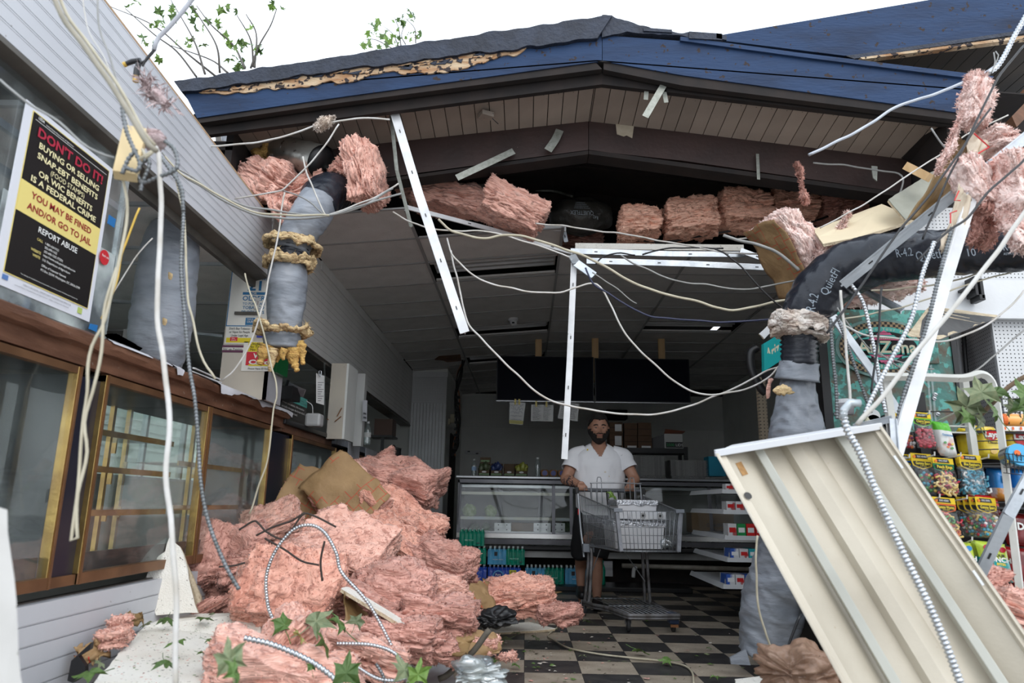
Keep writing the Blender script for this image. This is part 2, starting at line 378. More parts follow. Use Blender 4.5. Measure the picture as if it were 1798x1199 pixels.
MB().lathe(p,[(.048,-.035),(.045,-.07),(.025,-.095),(0.0001,-.1)],16).build('dome',WHITE,t,smooth=True)
MB().lathe(p+V3((0,-.045,-.07)),[(.016,-.008),(.016,.01)],10).build('lens',BLK,t)
def zr(x):return 3.95-.13*abs(x-.45)
mb=MB()
for a,b in((-2.1,.45),(.45,2.85)):mb.slab([(a,4.25,zr(a)),(b,4.25,zr(b)),(b,14.2,zr(b)),(a,14.2,zr(a))],(0,0,.04))
mb.lim(-5,-2.05,4.4,14.2,3.3,3.36);mb.lim(2.8,5,5.3,14.2,3.45,3.5)
mb.lim(-2.1,-2.05,4.4,14.2,2.7,3.5)
struct('trim_2',mb,DARK,label='dark roof deck over the attic',cat='roof')
raf=empty('roof_framing',(0.45,9,3.9),kind='structure')
for y in(5.6,6.4,7.2,8,8.8,9.6):
    for a,b in((-2.05,.45),(.45,2.8)):MB().bar((a,y,zr(a)-.08),(b,y,zr(b)-.08),.04,.14).build('rafter',DARK,raf)
struct('wall_attic',MB().lim(-5,5,13.9,14.05,3.1,4.1),DARK)
YB=4.75
def poly_beam(name,pts_top,pts_bot,Y,depth,m,parent=None,**k):
    mb=MB()
    for i in range(len(pts_top)-1):
        a,b,c,d=UY(*pts_bot[i],Y),UY(*pts_bot[i+1],Y),UY(*pts_top[i+1],Y),UY(*pts_top[i],Y)
        mb.slab([a,b,c,d],(0,depth,0))
    return mb.build(name,m,parent,**k)
beam=empty('brown_beam',(.45,YB,3.4),'long dark brown gabled beam across the top of the opening','beam',kind='structure')
poly_beam('beam_half',[(380,287),(667,252),(1033,213)],[(380,350),(740,305),(1033,264)],YB,.09,BROWN,beam)
poly_beam('beam_half',[(1034,213),(1199,232),(1600,279)],[(1034,264),(1199,282),(1600,340)],YB,.09,BROWN,beam)
for a,b in(((380,352),(1033,263)),((1034,263),(1600,340))):
    p,q=UY(*a,YB),UY(*b,YB);MB().slab([p,q,q+V3((0,.14,0)),p+V3((0,.14,0))],(0,0,-.035)).build('beam_lip',DARK,beam)
def decal(pts,Y,m,name,parent,th=.004,**k):return MB().prism([UY(x,y,Y)for x,y in pts],(0,-th,0)).build(name,m,parent,**k)
decal([(1081,217),(1083,236),(1095,240),(1100,238),(1110,243),(1113,222)],YB,mat('peeling_cream_paint',(.42,.36,.28),(.35,.30,.22),20),'peeled_patch',beam)
STRAP=mat('dusty_steel_strap',(.22,.23,.20),(.30,.31,.28),30,.5,metal=.5,bump=.3,bscale=90)
def strap(px,Y,wd,lab,bend=.0):
    P=catmull([UY(x,y,Y+dy)for x,y,dy in px],6);t=[]
    mb=MB();s0=None
    for i in range(len(P)-1):
        a,b=P[i],P[i+1];d=(b-a).normalized();s=d.cross(V3((0,1,0))).normalized()*wd/2
        if s0 is None:s0=s
        mb.hexa([a-s0,a+s0,b+s,b-s,a-s0+V3((0,.002,0)),a+s0+V3((0,.002,0)),b+s+V3((0,.002,0)),b-s+V3((0,.002,0))]);s0=s
    return mb.build('metal_strap',STRAP,label=lab,cat='strap')
strap([(1165,150,0),(1152,172,-.01),(1133,205,-.02)],4.25,.045,'bent steel strap hanging below the blue fascia right of the peak')
strap([(1136,148,0),(1134,175,0)],4.3,.03,'short steel strap stub left of the hanging strap under the fascia')
strap([(1164,150,0),(1170,180,0)],4.28,.03,'short steel strap stub right of the hanging strap under the fascia')
strap([(983,228,0),(975,245,-.02),(962,264,-.03)],4.72,.06,'short twisted steel strap on the middle of the brown beam')
strap([(902,265,0),(860,285,-.03),(802,312,-.06)],4.7,.05,'long curved steel strap across the left of the brown beam')
strap([(1330,270,0),(1332,315,-.02)],4.72,.022,'thin steel strap on the right part of the brown beam')
sof=empty('soffit',(.45,4.5,3.5),kind='structure')
near=[(380,215),(600,187),(1033,145),(1199,160),(1650,205)];far=[(500,270),(667,252),(1033,213),(1199,232),(1583,279)]
def on(line,Y):
    return[UY(x,y,Y)for x,y in line]
NP,FP=on(near,4.30),on(far,4.75)
def zat(L,x):
    for a,b in zip(L,L[1:]):
        if x<=b.x or b is L[-1]:return a.z+(b.z-a.z)*(x-a.x)/(b.x-a.x)
x=-2.05;pw=.104
while x<3.0:
    x1=x+pw-.006
    if x<.45<x1:x1=.45
    MB().slab([(x,4.31,zat(NP,x)),(x1,4.31,zat(NP,x1)),(x1,4.76,zat(FP,x1)),(x,4.76,zat(FP,x))],(0,0,.02)).build('plank',SOFF,sof)
    x=x1+.006
mb=MB();mb.slab([(-2.05,4.2,zat(NP,-2.05)+.16),(.45,4.2,zat(NP,.45)+.1),(.45,4.8,zat(FP,.45)+.1),(-2.05,4.8,zat(FP,-2.05)+.16)],(0,0,.01))
mb.slab([(.45,4.2,zat(NP,.45)+.1),(3.3,4.2,zat(NP,3.3)+.16),(3.3,4.8,zat(FP,3.3)+.16),(.45,4.8,zat(FP,.45)+.1)],(0,0,.01));mb.build('backing',DARK,sof)
p=UY(853,203,4.5);t=empty('junction_box',p,'small broken junction box on the soffit planks','box')
MB().box(p,(.09,.08,.035),Matrix.Rotation(.5,3,'Z')).build('cover',SOFF,t);MB().tube([p+V3((.03,0,0)),p+V3((.06,.01,-.03)),p+V3((.09,-.01,-.07))],.003,5).build('wire_stub',BLK,t)
tr=empty('eave_trim',(.45,4.28,3.5),kind='structure')
for a,b,c,d in(((340,215),(1057,127),(1057,148),(340,240)),((1057,127),(1690,205),(1690,222),(1057,148)),
                   ((340,200),(1057,110),(1057,128),(340,216)),((1057,110),(1690,190),(1690,206),(1057,128))):
    MB().slab([UY(*a,4.28),UY(*b,4.28),UY(*c,4.28),UY(*d,4.28)],(0,.04,0)).build('trim_board',DARK,tr)
YF=4.2
fa=empty('blue_fascia',(.45,YF,3.6),kind='structure')
def rough_poly(top,bot,jt=0,jb=0,n=60):
    def samp(L):
        L=[V3((a,b,0))for a,b in L];return resample(L,sum((q-p).length for p,q in zip(L,L[1:]))/n)
    A,B=samp(top),samp(bot);ph=random.random()*50
    A=[(q.x,q.y+jt*float(fbm(np.array([[q.x*.045+ph,0,0]]))[0]))for q in A];B=[(q.x,q.y+jb*float(fbm(np.array([[q.x*.045+ph,9,0]]))[0]))for q in B]
    return A,B
def strip(top,bot,Y,th,m,name,parent,jt=0,jb=0,n=60):
    A,B=rough_poly(top,bot,jt,jb,n);N=min(len(A),len(B));mb=MB()
    vs=[]
    for i in range(N):vs+=[UY(*A[i],Y),UY(*B[i],Y),UY(*B[i],Y)+V3((0,th,0)),UY(*A[i],Y)+V3((0,th,0))]
    fs=[]
    for i in range(N-1):
        k=i*4
        for a in range(4):fs.append((k+a,k+(a+1)%4,k+4+(a+1)%4,k+4+a))
    fs+=[(3,2,1,0),((N-1)*4,(N-1)*4+1,(N-1)*4+2,(N-1)*4+3)]
    mb.add(vs,fs);return mb.build(name,m,parent)
strip([(318,152),(600,118),(1057,62)],[(346,207),(600,170),(1057,107)],YF,.04,BLUE,'fascia_board',fa)
strip([(1058,62),(1199,72),(1722,140)],[(1058,107),(1198,132),(1700,200)],YF,.04,BLUE,'fascia_board',fa)
strip([(1060,108),(1198,132),(1696,199)],[(1060,122),(1198,150),(1692,212)],YF+.01,.05,DARK,'fascia_underboard',fa)
strip([(346,207),(600,170),(1057,107)],[(350,216),(600,180),(1057,121)],YF+.01,.05,DARK,'fascia_underboard',fa)
strip([(305,143),(600,97),(870,55),(1075,26)],[(318,162),(600,121),(925,82),(1057,64)],YF-.035,.12,ROOFE,'roof_edge',fa,2,3,90)
strip([(1057,28),(1075,27),(1100,40),(1200,57),(1275,66)],[(1057,63),(1075,60),(1100,56),(1200,64),(1275,72)],YF-.02,.12,ROOFE,'roof_edge',fa,3,2,60)
strip([(1195,64),(1400,92),(1745,134)],[(1195,71),(1400,99),(1740,142)],YF-.02,.05,BLUE,'drip_edge',fa)
for q in(((1210,55),(1268,70)),((1130,48),(1180,57)),((1258,58),(1276,70))):
    (a,b),(c,d)=q;MB().slab([UY(a,b,YF-.03),UY(c,b+4,YF-.03),UY(c,d,YF-.03),UY(a,d-3,YF-.03)],(0,.1,0)).build('loose_shingle',ROOFE,fa)
top=[(338,155),(400,147),(460,141),(500,132),(548,118),(600,116),(700,104),(800,96),(870,88),(922,80)]
bot=[(336,163),(360,166),(410,163),(440,160),(500,153),(560,146),(612,141),(650,131),(720,124),(795,125),(830,114),(900,98),(924,82)]
strip(top,bot,YF-.012,.012,WOODR,'torn_wood',fa,7,5,160)
for i in range(60):
    x=random.uniform(350,900);y=155-(x-338)*.122+random.uniform(-10,10);l=random.uniform(10,34)
    MB().prism([UY(x,y,YF-.02),UY(x+l,y-l*.14-2,YF-.02),UY(x+l*.8,y-l*.1+random.uniform(1,5),YF-.02)],(0,.008,0)).build('splinter',ROOFE if i%3 else WOODR,fa)
fb=empty('blue_fascia_of_upper_wing',(2.3,4.75,3.9),kind='structure')
strip([(1262,62),(1500,22),(1830,-34)],[(1275,72),(1485,98),(1830,48)],4.62,.05,BLUE,'fascia_board',fb)
strip([(1485,98),(1830,48)],[(1500,103),(1830,54)],4.60,.06,ROOFE,'underboard',fb)
strip([(1510,101),(1830,58)],[(1515,104),(1830,63)],4.58,.05,WOODR,'batten',fb)
UPW=mat('stained_dark_planks',(.035,.024,.015),(.02,.016,.013),3,.8)
p0=UY(1480,104,4.66).z
x=1.6
while x<4.6:
    zf=UY(1485,98,4.66);zg=UY(1830,52,4.66)
    def zz(q):return zf.z+(zg.z-zf.z)*(q-zf.x)/(zg.x-zf.x)
    MB().slab([(x,4.66,zz(x)),(x+.13,4.66,zz(x+.13)),(x+.13,6.6,zz(x+.13)),(x,6.6,zz(x))],(0,0,.03)).build('plank',UPW,fb);x+=.14
MB().lim(2.0,5,6.5,6.6,3.3,4.6).build('gable_wall',DARK,fb)
dk=empty('right_eave_framing',(3.0,4.7,3.2),kind='structure')
MB().slab([UY(1583,279,4.74),UY(1650,207,4.32),UY(1760,215,4.32),UY(1700,300,4.74)],(0,0,.03)).build('end_board',DARK,dk)
MB().slab([(2.78,4.3,2.95),(2.78,6.0,2.95),(2.78,6.0,4.1),(2.78,4.3,3.45)],(.05,0,0)).build('side_board',DARK,dk)
MB().slab([(2.85,5.2,2.7),(5,5.2,2.7),(5,5.2,4.2),(2.85,5.2,4.0)],(0,.05,0)).build('back_board',DARK,dk)
MB().lim(-2.9,-1.95,4.86,4.92,2.75,3.62).build('gap_cover_board',DARK,dk)  # added dark board, closes the gap where sky glimpses showed through
REDW=mat('reddish_raw_wood',(.16,.07,.035),(.10,.045,.02),4,.8,stretch=(1,1,6))
MB().bar(UY(1765,215,4.5),UY(1830,150,4.9),.1,.12).build('rafter_tail',REDW,dk)
MB().bar(UY(1708,145,4.22),UY(1711,215,4.22),.015,.03).build('split_end',REDW,dk)
def wall_panel(name,A,B,C,D,n,m,X,th,gap=.006,bead=True,lab=None):
    """A top-near, B top-far, C bottom-far, D bottom-near given as world points; n planks running lengthwise"""
    t=empty(name,(A+B+C+D)/4,kind='structure')
    if lab:t['label']=lab
    for i in range(n):
        u,v=i/n,(i+1)/n
        a,b,c,d=A.lerp(D,u),B.lerp(C,u),B.lerp(C,v),A.lerp(D,v);g=V3((0,0,gap/2))
        MB().slab([a-g,b-g,c+g,d+g],(-th,0,0)).build('plank',m,t)
        if bead:
            mid=.12;e,f_,g2,h=a.lerp(d,mid),b.lerp(c,mid),b.lerp(c,mid+.03),a.lerp(d,mid+.03)
            MB().slab([e,f_,g2,h],(.0012,0,0)).build('bead',m,t)
    bk=V3((-.004,0,0));MB().slab([A+bk,B+bk,C+bk,D+bk],(-.01,0,0)).build('backing',mat('groove_shadow_board',(.40,.36,.35),None),t)
    return t
XH=-1.80
A,B,C,D=UX(130,-68,XH),UX(477,385,XH),UX(487,500,XH),UX(-60,5,XH)
B=UX(477,385,XH);C=UX(480,492,XH)
hd=wall_panel('wall_header_outside',A,B,C,D,9,BEAD,XH,.03,.0025)
MB().slab([A+V3((-.03,0,.0)),B+V3((-.03,0,0)),B+V3((-.03,0,.035)),A+V3((-.03,0,.03))],(-.02,0,0)).build('top_edge',TAN,hd)
MB().slab([A,B,B+V3((-.05,0,0)),A+V3((-.05,0,0))],(0,0,.012)).build('top_edge',TAN,hd)
CHAN=mat('dull_metal_channel',(.13,.12,.105),(.08,.075,.065),5,.5,metal=.4)
MB().slab([D,C,C+V3((-.08,0,-.02)),D+V3((-.08,0,-.02))],(0,0,-.02)).build('channel',CHAN,hd)
MB().slab([D+V3((-.08,0,0)),C+V3((-.08,0,0)),C+V3((-.08,0,-.085)),D+V3((-.08,0,-.085))],(-.03,0,0)).build('channel',CHAN,hd)
A2,B2=V3((XL,4.75,zc(XL))),V3((XL,11.2,zc(XL)-.01));C2,D2=V3((XL,11.2,2.17)),V3((XL,4.6,2.22))
wi=wall_panel('wall_header_inside',A2,B2,C2,D2,14,BEADIN,XL,.03,.0025,bead=False)
MB().slab([(XL+.002,5.9,2.95),(XL+.002,10.2,2.93),(XL+.002,10.2,zc(XL)),(XL+.002,5.9,zc(XL))],(.012,0,0)).build('patch_board',BEADIN,wi)
MB().slab([(XL,4.6,2.2),(XL,11.2,2.15),(XL-.16,11.2,2.15),(XL-.16,4.6,2.2)],(0,0,-.02)).build('underside',CHAN,wi)
kc=empty('kitchen_ceiling',(-3,7,2.6),kind='structure')
for i in range(10):
    y=2.6+i*1.0
    MB().lim(-4.2,-1.95,y+.012,y+.99,2.55,2.57).build('ceiling_tile',CTILE,kc)
for i in range(8):MB().lim(-4.2,-1.95,2.6+i*1.0-.012,2.6+i*1.0+.012,2.53,2.555).build('cross_runner',TBAR if i in(1,2)else GRID,kc)
MB().lim(-4.2,-1.95,2.0,12.8,2.60,2.62).build('cover',DARK,kc)
for x0,y0,x1,y1,Y in((200,362,268,358,4.0),(205,434,256,434,4.3),(325,428,372,424,4.3),(195,528,248,532,5.4),(345,585,392,590,6.0)):
    MB().bar(UY(x0,y0,Y),UY(x1,y1,Y),.03,.02).build('fixture_edge',TBAR,kc)
wl=empty('wall_slatted_base',(XL,4,.3),kind='structure')
for i in range(8):
    z1=.555-i*.075;z0=z1-.068
    if z1<0:break
    MB().lim(XL-.03,XL+.015,1.6,9.0,max(0,z0),z1).build('plank',BEAD,wl)
    MB().lim(XL+.002,XL+.012,1.6,9.0,max(0,z0)-.005,max(0,z0)-.001).build('bead',BEAD,wl)
MB().lim(XL-.06,XL-.03,1.6,9,0,.56).build('backing',CHAN,wl)
cw=empty('wall_column',(-1.4,11.3,0),kind='structure')
xa,xb=UY(722,700,11.2).x,UY(784,700,11.2).x;zt=UY(760,655,11.2).z;zp=UY(750,708,11.2).z
MB().lim(xa,xb,11.2,11.22,zp,zt-.06).build('pegboard_panel',PEGX,cw)
MB().lim(xa,xb+.01,11.18,11.22,zt-.07,zt+.02).build('trim_board',WHITE,cw)
n=11
for i in range(n):
    a=xa+(xb-xa)*i/n;MB().lim(a+.002,a+(xb-xa)/n-.006,11.19,11.22,0,zp).build('plank',WHITE,cw)
MB().lim(xa,xb,11.22,13.9,0,3.1).build('core',WALLG,cw)
MB().lim(xb,xb+.02,11.9,12.8,0,2.1).build('dark_doorway',DARK,cw)
MB().lim(-4.2,xa,11.3,11.4,0,2.9).build('kitchen_end',mat('kitchen_end_wall',(.42,.42,.40),None,rough=.8),cw)
ZC,ZB=1.60,.60
def yx(px,py,X=XL):return UX(px,py,X).y
MIRROR=mat('old_mirror_back',(.75,.78,.70),(.38,.42,.36),2.2,.2,metal=.15,spots=(.25,.26,.22),sscale=14,sthr=.68)
PALEB=mat('pale_case_interior',(.78,.84,.82),(.66,.72,.71),2,.5)
POST=mat('navy_black_laminate',(.010,.013,.028),(.02,.02,.03),4,.3)
bays=[(2.1,yx(110,850),'the nearest brass-framed glass display case, pale inside, at the far left'),
        (yx(150,850)+.02,yx(352,850),'brass-framed glass display case with two glass shelves behind the hanging cables'),
        (yx(358,800),yx(470,800),'brass-framed glass display case narrower than the rest, left of the black post'),
        (yx(508,800),yx(588,800),'brass-framed glass display case right behind the insulation heap'),
        (yx(596,800)+.05,8.6,'last dark display case at the end of the counter, mostly hidden by the heap')]
for k,(y0,y1,lab)in enumerate(bays):
    t=empty('display_case',(XL-.3,(y0+y1)/2,ZB),lab,'display case')
    D=XL-.55;ZT=ZC-(.13 if k<3 else.15)
    for a,b,z0,z1,nm in((y0,y0+.028,ZB,ZT,'frame_post'),(y1-.028,y1,ZB,ZT,'frame_post')):
        MB().lim(XL-.03,XL+.012,a,b,z0,z1).build(nm,BRASS,t,bevel=.002)
        MB().lim(XL+.012,XL+.018,a+.009,b-.009,z0,z1).build('frame_bead',BRASSD,t)
    MB().lim(XL-.03,XL+.014,y0,y1,ZB,ZB+.045).build('bottom_rail',BRASSD,t,bevel=.002)
    MB().lim(XL-.03,XL+.010,y0,y1,ZT-.03,ZT).build('top_rail',BRASSD,t)
    MB().lim(XL-.012,XL-.006,y0+.02,y1-.02,ZB+.04,ZT-.01).build('glass_front',GLASS,t)
    MB().lim(D,D+.012,y0,y1,ZB,ZT-.01).build('back_panel',GLASS,t)
    for a in(y0+.002,y1-.014):MB().lim(D,XL-.03,a,a+.012,ZB,ZT-.01).build('side_panel',GLASS,t)
    MB().lim(D,XL-.03,y0,y1,ZB,ZB+.03).build('deck',BLACKG,t)
    MB().lim(XL-.05,XL-.031,y0+.03,y1-.03,ZB+.045,ZB+.12).build('kick_panel',BLACKG,t)
    MB().lim(D,XL-.03,y0,y1,ZT-.01,ZT).build('roof_panel',BLACKG,t)
    zs={0:[.98],1:[.88,1.08,1.25],2:[.90,1.15],3:[.95,1.15],4:[.95,1.15]}[k]
    for j,z in enumerate(zs):
        e1=y1-.05 if k else y1-.35
        s=MB().lim(D+.08,XL-.16,y0+.03,e1,z,z+.008).build('glass_shelf',GLASS,t)
        MB().lim(XL-.163,XL-.155,y0+.03,e1,z-.016,z+.012).build('brass_strip',BRASS,t)
        for yy in(y0+.05,e1-.03):MB().lim(D+.06,D+.085,yy-.006,yy+.006,z-.06,z+.0).build('shelf_bracket',BRASS,t)
    for yy in((y1-.30,y1-.27)if k==0 else(y0+.09,y1-.08)):
        MB().lim(D+.02,D+.045,yy,yy+.025,ZB+.03,ZT-.01).build('slotted_standard',BRASS,t)
    if k==0:
        MB().lim(XL-.30,XL-.27,y1-.13,y1-.10,ZB+.03,ZT-.01).build('slotted_standard',BRASS,t)
        MB().lim(XL-.16,XL-.15,y1-.33,y1-.32,ZB+.03,ZC-.14).build('sliding_pane_edge',BRASS,t)
for(a,b,x,lab)in((yx(110,850),yx(150,850)+.02,XL+.0,'black laminate post between the two nearest display cases'),
                  (yx(470,800),yx(508,800),XL+.0,'black laminate post between the narrow case and the case behind the heap'),
                  (yx(588,800),yx(596,800)+.05,XL,'black laminate post before the last display case')):
    t=empty('case_post',(x-.2,(a+b)/2,ZB),lab,'post')
    MB().lim(x-.5,x-.012,a,b,ZB,ZC-.16).build('panel',POST,t)
    MB().lim(x-.012,x-.002,a,a+.012,ZB,ZC-.16).build('edge_strip',BRASSD,t);MB().lim(x-.02,x+.004,a,b,ZB,ZB+.04).build('foot_rail',BRASSD,t)
yc1=yx(500,716)
t=empty('wooden_counter_top',(XL-.3,3.5,ZC),'long worn brown counter top with chipped front edge over the display cases','counter')
mb=MB()
P=[(-.02,ZC-.125),(.010,ZC-.122),(.012,ZC-.055),(.042,ZC-.05),(.052,ZC-.03),(.046,ZC),(.02,ZC+.012),(-.6,ZC+.012),(-.6,ZC-.10),(-.02,ZC-.10)]
N=90;vs=[]
for i in range(N+1):
    y=1.6+(yc1-1.6)*i/N
    for j,(x,z)in enumerate(P):
        jit=float(fbm(np.array([[y*9,j*.7,3.]]),2)[0])*.006 if 2<j<7 else 0
        vs.append((XL+x-.0+jit,y,z+jit*.7))
fs=[(i*10+j,i*10+(j+1)%10,(i+1)*10+(j+1)%10,(i+1)*10+j)for i in range(N)for j in range(10)]+[tuple(range(10)),tuple(N*10+j for j in range(10))[::-1]]
mb.add(vs,fs);mb.build('slab',WOODC,t,auto=.6)
def torn_strip(y0,y1,seed,lo,top=True):
    n=int((y1-y0)/.012);vs=[]
    for i in range(n+1):
        y=y0+(y1-y0)*i/n;h=lo*(.55+.55*float(fbm(np.array([[y*7+seed,0,0]]),3)[0]))
        if i in(0,n):h=.002
        h=max(.002,h);vs+=[(XL-.08,y,ZC+.016),(XL+.03,y,ZC+.017),(XL+.055,y,ZC+.002),(XL+.058,y,ZC-h)]
    return MB().add(vs,[(i*4+j,(i+1)*4+j,(i+1)*4+j+1,i*4+j+1)for i in range(n)for j in range(3)])
LAM=mat('torn_white_laminate',(.62,.62,.66),(.50,.50,.53),5,.55)
torn_strip(yx(372,665),yx(502,720),2,.045).build('torn_laminate',LAM,t,smooth=True)
torn_strip(yx(272,630),yx(284,640),9,.03).build('torn_laminate',LAM,t);torn_strip(yx(292,640),yx(306,645),5,.035).build('torn_laminate',LAM,t)
torn_strip(yx(178,585),yx(250,615),11,.006).build('torn_laminate',LAM,t)
t=empty('lower_counter_top',(XL-.3,6.4,ZC-.08),'black-edged lower counter top beyond the worn brown one','counter')
ya,yb=yx(494,745),yx(583,770)
MB().lim(XL-.6,XL+.03,ya,yb,ZC-.09,ZC-.05).build('slab',BLK,t,bevel=.006);MB().lim(XL-.6,XL+.0,ya,yb,ZC-.145,ZC-.09).build('underside',WOODC,t)
t=empty('far_counter_top',(XL-.3,8,ZC-.1),'grey counter top at the far end covered with taped plastic','counter')
MB().lim(XL-.6,XL+.03,yb+.01,8.9,ZC-.12,ZC-.055).build('slab',mat('grey_plastic_cover',(.22,.24,.30),(.30,.32,.38),12,.4,bump=1,bscale=20),t)
for i,(yy,w_)in enumerate(((yb+.5,.5),(yb+1.3,.6))):MB().lim(XL+.031,XL+.036,yy,yy+w_,ZC-.21,ZC-.06).build('hanging_sheet',LAM,t)
t=empty('warning_poster',(XL+.02,2.5,ZC+.02),"clear acrylic screen on the counter carrying a large black and yellow warning poster",'poster')
XP=XL+.0
pTL,pTR,pBR,pBL=UX(48,182,XP),UX(199,294,XP),UX(155,563,XP),UX(-20,495,XP)
zt0,zb0=(pTL.z+pTR.z)/2,(pBL.z+pBR.z)/2;y0p,y1p=(pTL.y+pBL.y)/2,(pTR.y+pBR.y)/2
MB().slab([(XP-.012,1.6,ZC+.013),(XP-.012,y1p+.13,ZC+.013),(XP-.012,y1p+.13,2.45),(XP-.012,1.6,2.45)],(-.006,0,0)).build('acrylic_sheet',glass('acrylic',(.93,.95,.97),.05,.06,.10),t)
MB().lim(XP-.004,XP,y0p-.02,y1p+.12,ZC+.02,2.0).build('blue_grey_film',glass('blue_film',(.45,.5,.6),.1,.2,.5),t)
MB().slab([(XP,y0p,zb0),(XP,y1p,zb0),(XP,y1p,zt0),(XP,y0p,zt0)],(.003,0,0)).build('poster_sheet',mat('poster_white',(.72,.73,.78),None,rough=.4),t)
W_,H_=y1p-y0p,zt0-zb0
def pp(u,v):return V3((XP+.004,y0p+W_*u,zt0-H_*v))
def prect(u0,v0,u1,v1,m,nm='print',d=.0015):
    return MB().slab([pp(u0,v0),pp(u1,v0),pp(u1,v1),pp(u0,v1)],(d,0,0)).build(nm,m,t)
PBLK=mat('poster_black',(.012,.010,.010),None,rough=.35);PYEL=mat('poster_yellow',(.80,.66,.22),None,rough=.5);PRED=mat('poster_red',(.42,.02,.05),None,rough=.5);PDRED=mat('poster_dark_red',(.30,.015,.02),None,rough=.5);PCRM=mat('poster_cream_print',(.86,.78,.45),None,rough=.5)
prect(.07,.03,.95,.93,PYEL);prect(.075,.035,.945,.925,PBLK,d=.002);prect(.075,.42,.945,.59,PYEL,d=.003)
def ptext(s,u,v,h,m,wd=None,al='C',bold=.01):text(s,pp(u,v),(0,1,0),(0,0,1),h*H_,m,t,wdt=wd*W_ if wd else None,align=al,bold=bold,depth=.0045)
ptext("DON'T DO IT!",.51,.148,.052,PRED,.74,bold=.03)
for s,v,wd in(('BUYING OR SELLING',.205,.68),('SNAP-EBT BENEFITS',.262,.68),('OR WIC BENEFITS',.352,.60),('IS A FEDERAL CRIME',.402,.72)):ptext(s,.51,v,.033,PCRM,wd,bold=.02)
ptext('(FOOD STAMPS)',.51,.305,.028,PCRM,.38,bold=0)
ptext('YOU MAY BE FINED',.51,.488,.036,PDRED,.66,bold=.02);ptext('AND/OR GO TO JAIL',.51,.555,.036,PDRED,.70,bold=.02)
ptext('REPORT ABUSE',.51,.645,.032,INKW,.42,bold=.01)
for s,a,b,v in(('CALL',.36,.0,.69),('WEBSITE',.36,0,.757),('WRITE',.36,0,.783)):ptext(s,.36,v,.014,PYEL,al='R')
for s,v in(('1-800-424-9121',.69),('202-690-1622',.712),('202-690-1202 (TDD)',.735),('https://www.usda.gov/oig/hotline.htm',.757),('U.S. Department of Agriculture',.783),('Office of Inspector General',.815),('PO Box 23399, Washington, DC 20026-2399',.84)):ptext(s,.385,v,.013,INKW,al='L',bold=0)
ptext('The identity of complainants is protected under the provisions of the Whistleblower Protection Act',.51,.905,.006,INKW,.6,bold=0)
ptext('USDA',.15,.058,.016,INKW,.06);ptext('United States Department of Agriculture',.20,.062,.009,INKW,.30,'L',0);prect(.10,.068,.92,.070,INKW,d=.003)
ptext('USDA IS AN EQUAL OPPORTUNITY PROVIDER AND EMPLOYER',.5,.958,.010,INK,.5,bold=0);ptext('United States Department of Agriculture  Office of Inspector General',.45,.975,.007,INK,.55,bold=0)
prect(.84,.94,.89,.975,mat('sticker_green',(.45,.55,.15),None));prect(.07,.94,.12,.965,mat('sticker_blue',(.1,.2,.45),None))
BTAPE=mat('blue_tape',(.02,.16,.42),None,rough=.5)
MB().slab([UX(191,377,XP+.01),UX(203,385,XP+.01),UX(200,400,XP+.01),UX(188,392,XP+.01)],(.002,0,0)).build('blue_tape',BTAPE,t)
MB().slab([UX(158,568,XP+.01),UX(171,571,XP+.01),UX(169,583,XP+.01),UX(155,577,XP+.01)],(.002,0,0)).build('blue_tape',BTAPE,t)
c=UX(183,452,XP+.01);R90=Matrix.Rotation(math.pi/2,3,'Y')
MB().lathe(c,[(.033,0),(.033,.002)],20,R90).build('round_red_sticker',mat('sticker_red',(.55,.02,.03),None),t)
text('thank you',c+V3((.003,0,0)),(0,1,0),(0,0,1),.012,INKW,t,wdt=.05,align='C')
MB().lim(XP-.02,XP+.0,y1p+.115,y1p+.135,ZC+.012,2.42).build('corner_strip',glass('edge_plastic',(.7,.75,.8),.3,.2,.5),t)
t=empty('wire_basket',(XL-.5,2.6,ZC+.02),'small chrome wire rack seen through the acrylic screen','rack')
for i in range(9):z=ZC+.30+i*.022;MB().tube([(XL-.35,2.35,z),(XL-.35,2.62,z)],.002,5).build('wire',TBAR,t)
for y in(2.35,2.48,2.62):MB().tube([(XL-.35,y,ZC+.02),(XL-.35,y,ZC+.62)],.005,6).build('upright',TBAR,t)
t=empty('window_frame_stack',(XL-.4,2.6,2.2),kind='structure');t.name='window_1'
for i in range(3):MB().bar((XL-.1-.1*i,2.0,2.28-.1*i),(XL-.1-.1*i,3.1,2.28-.1*i),.02,.03).build('rail',TBAR,t)
MB().lim(XL-.14,XL-.11,2.62,2.66,1.62,2.42).build('mullion',TBAR,t)
MB().slab([(XL-.6,1.2,ZC),(XL-.6,1.2,2.9),(XL-1.6,2.4,2.9),(XL-1.6,2.4,ZC)],(.01,0,0)).build('pane',glass('window_glass',haze=.04),t)
DUCTG=mat('grey_duct_tape_jacket',(.26,.28,.315),(.18,.20,.23),3.5,.40,bump=.8,bscale=9,stretch=(1,1,3.2),spec=.6)
DUCTB=mat('black_duct_jacket',(.012,.014,.020),(.022,.025,.034),4,.27,bump=.5,bscale=14,stretch=(1.2,1.2,1.2),spec=.45)
YWOOL=mat('yellow_glass_wool',(.78,.50,.16),(.50,.30,.09),16,.95,bump=1.5,bscale=70,spots=(.12,.08,.04),sscale=25,sthr=.64)
YWP=mat('pale_yellow_wool',(.76,.58,.32),(.52,.38,.20),14,.95,bump=1.5,bscale=70,spots=(.20,.13,.07),sscale=25,sthr=.66)
GALV=mat('galvanised_pipe',(.40,.40,.37),(.26,.26,.24),6,.32,metal=.9,spots=(.12,.11,.10),sscale=20,sthr=.66)
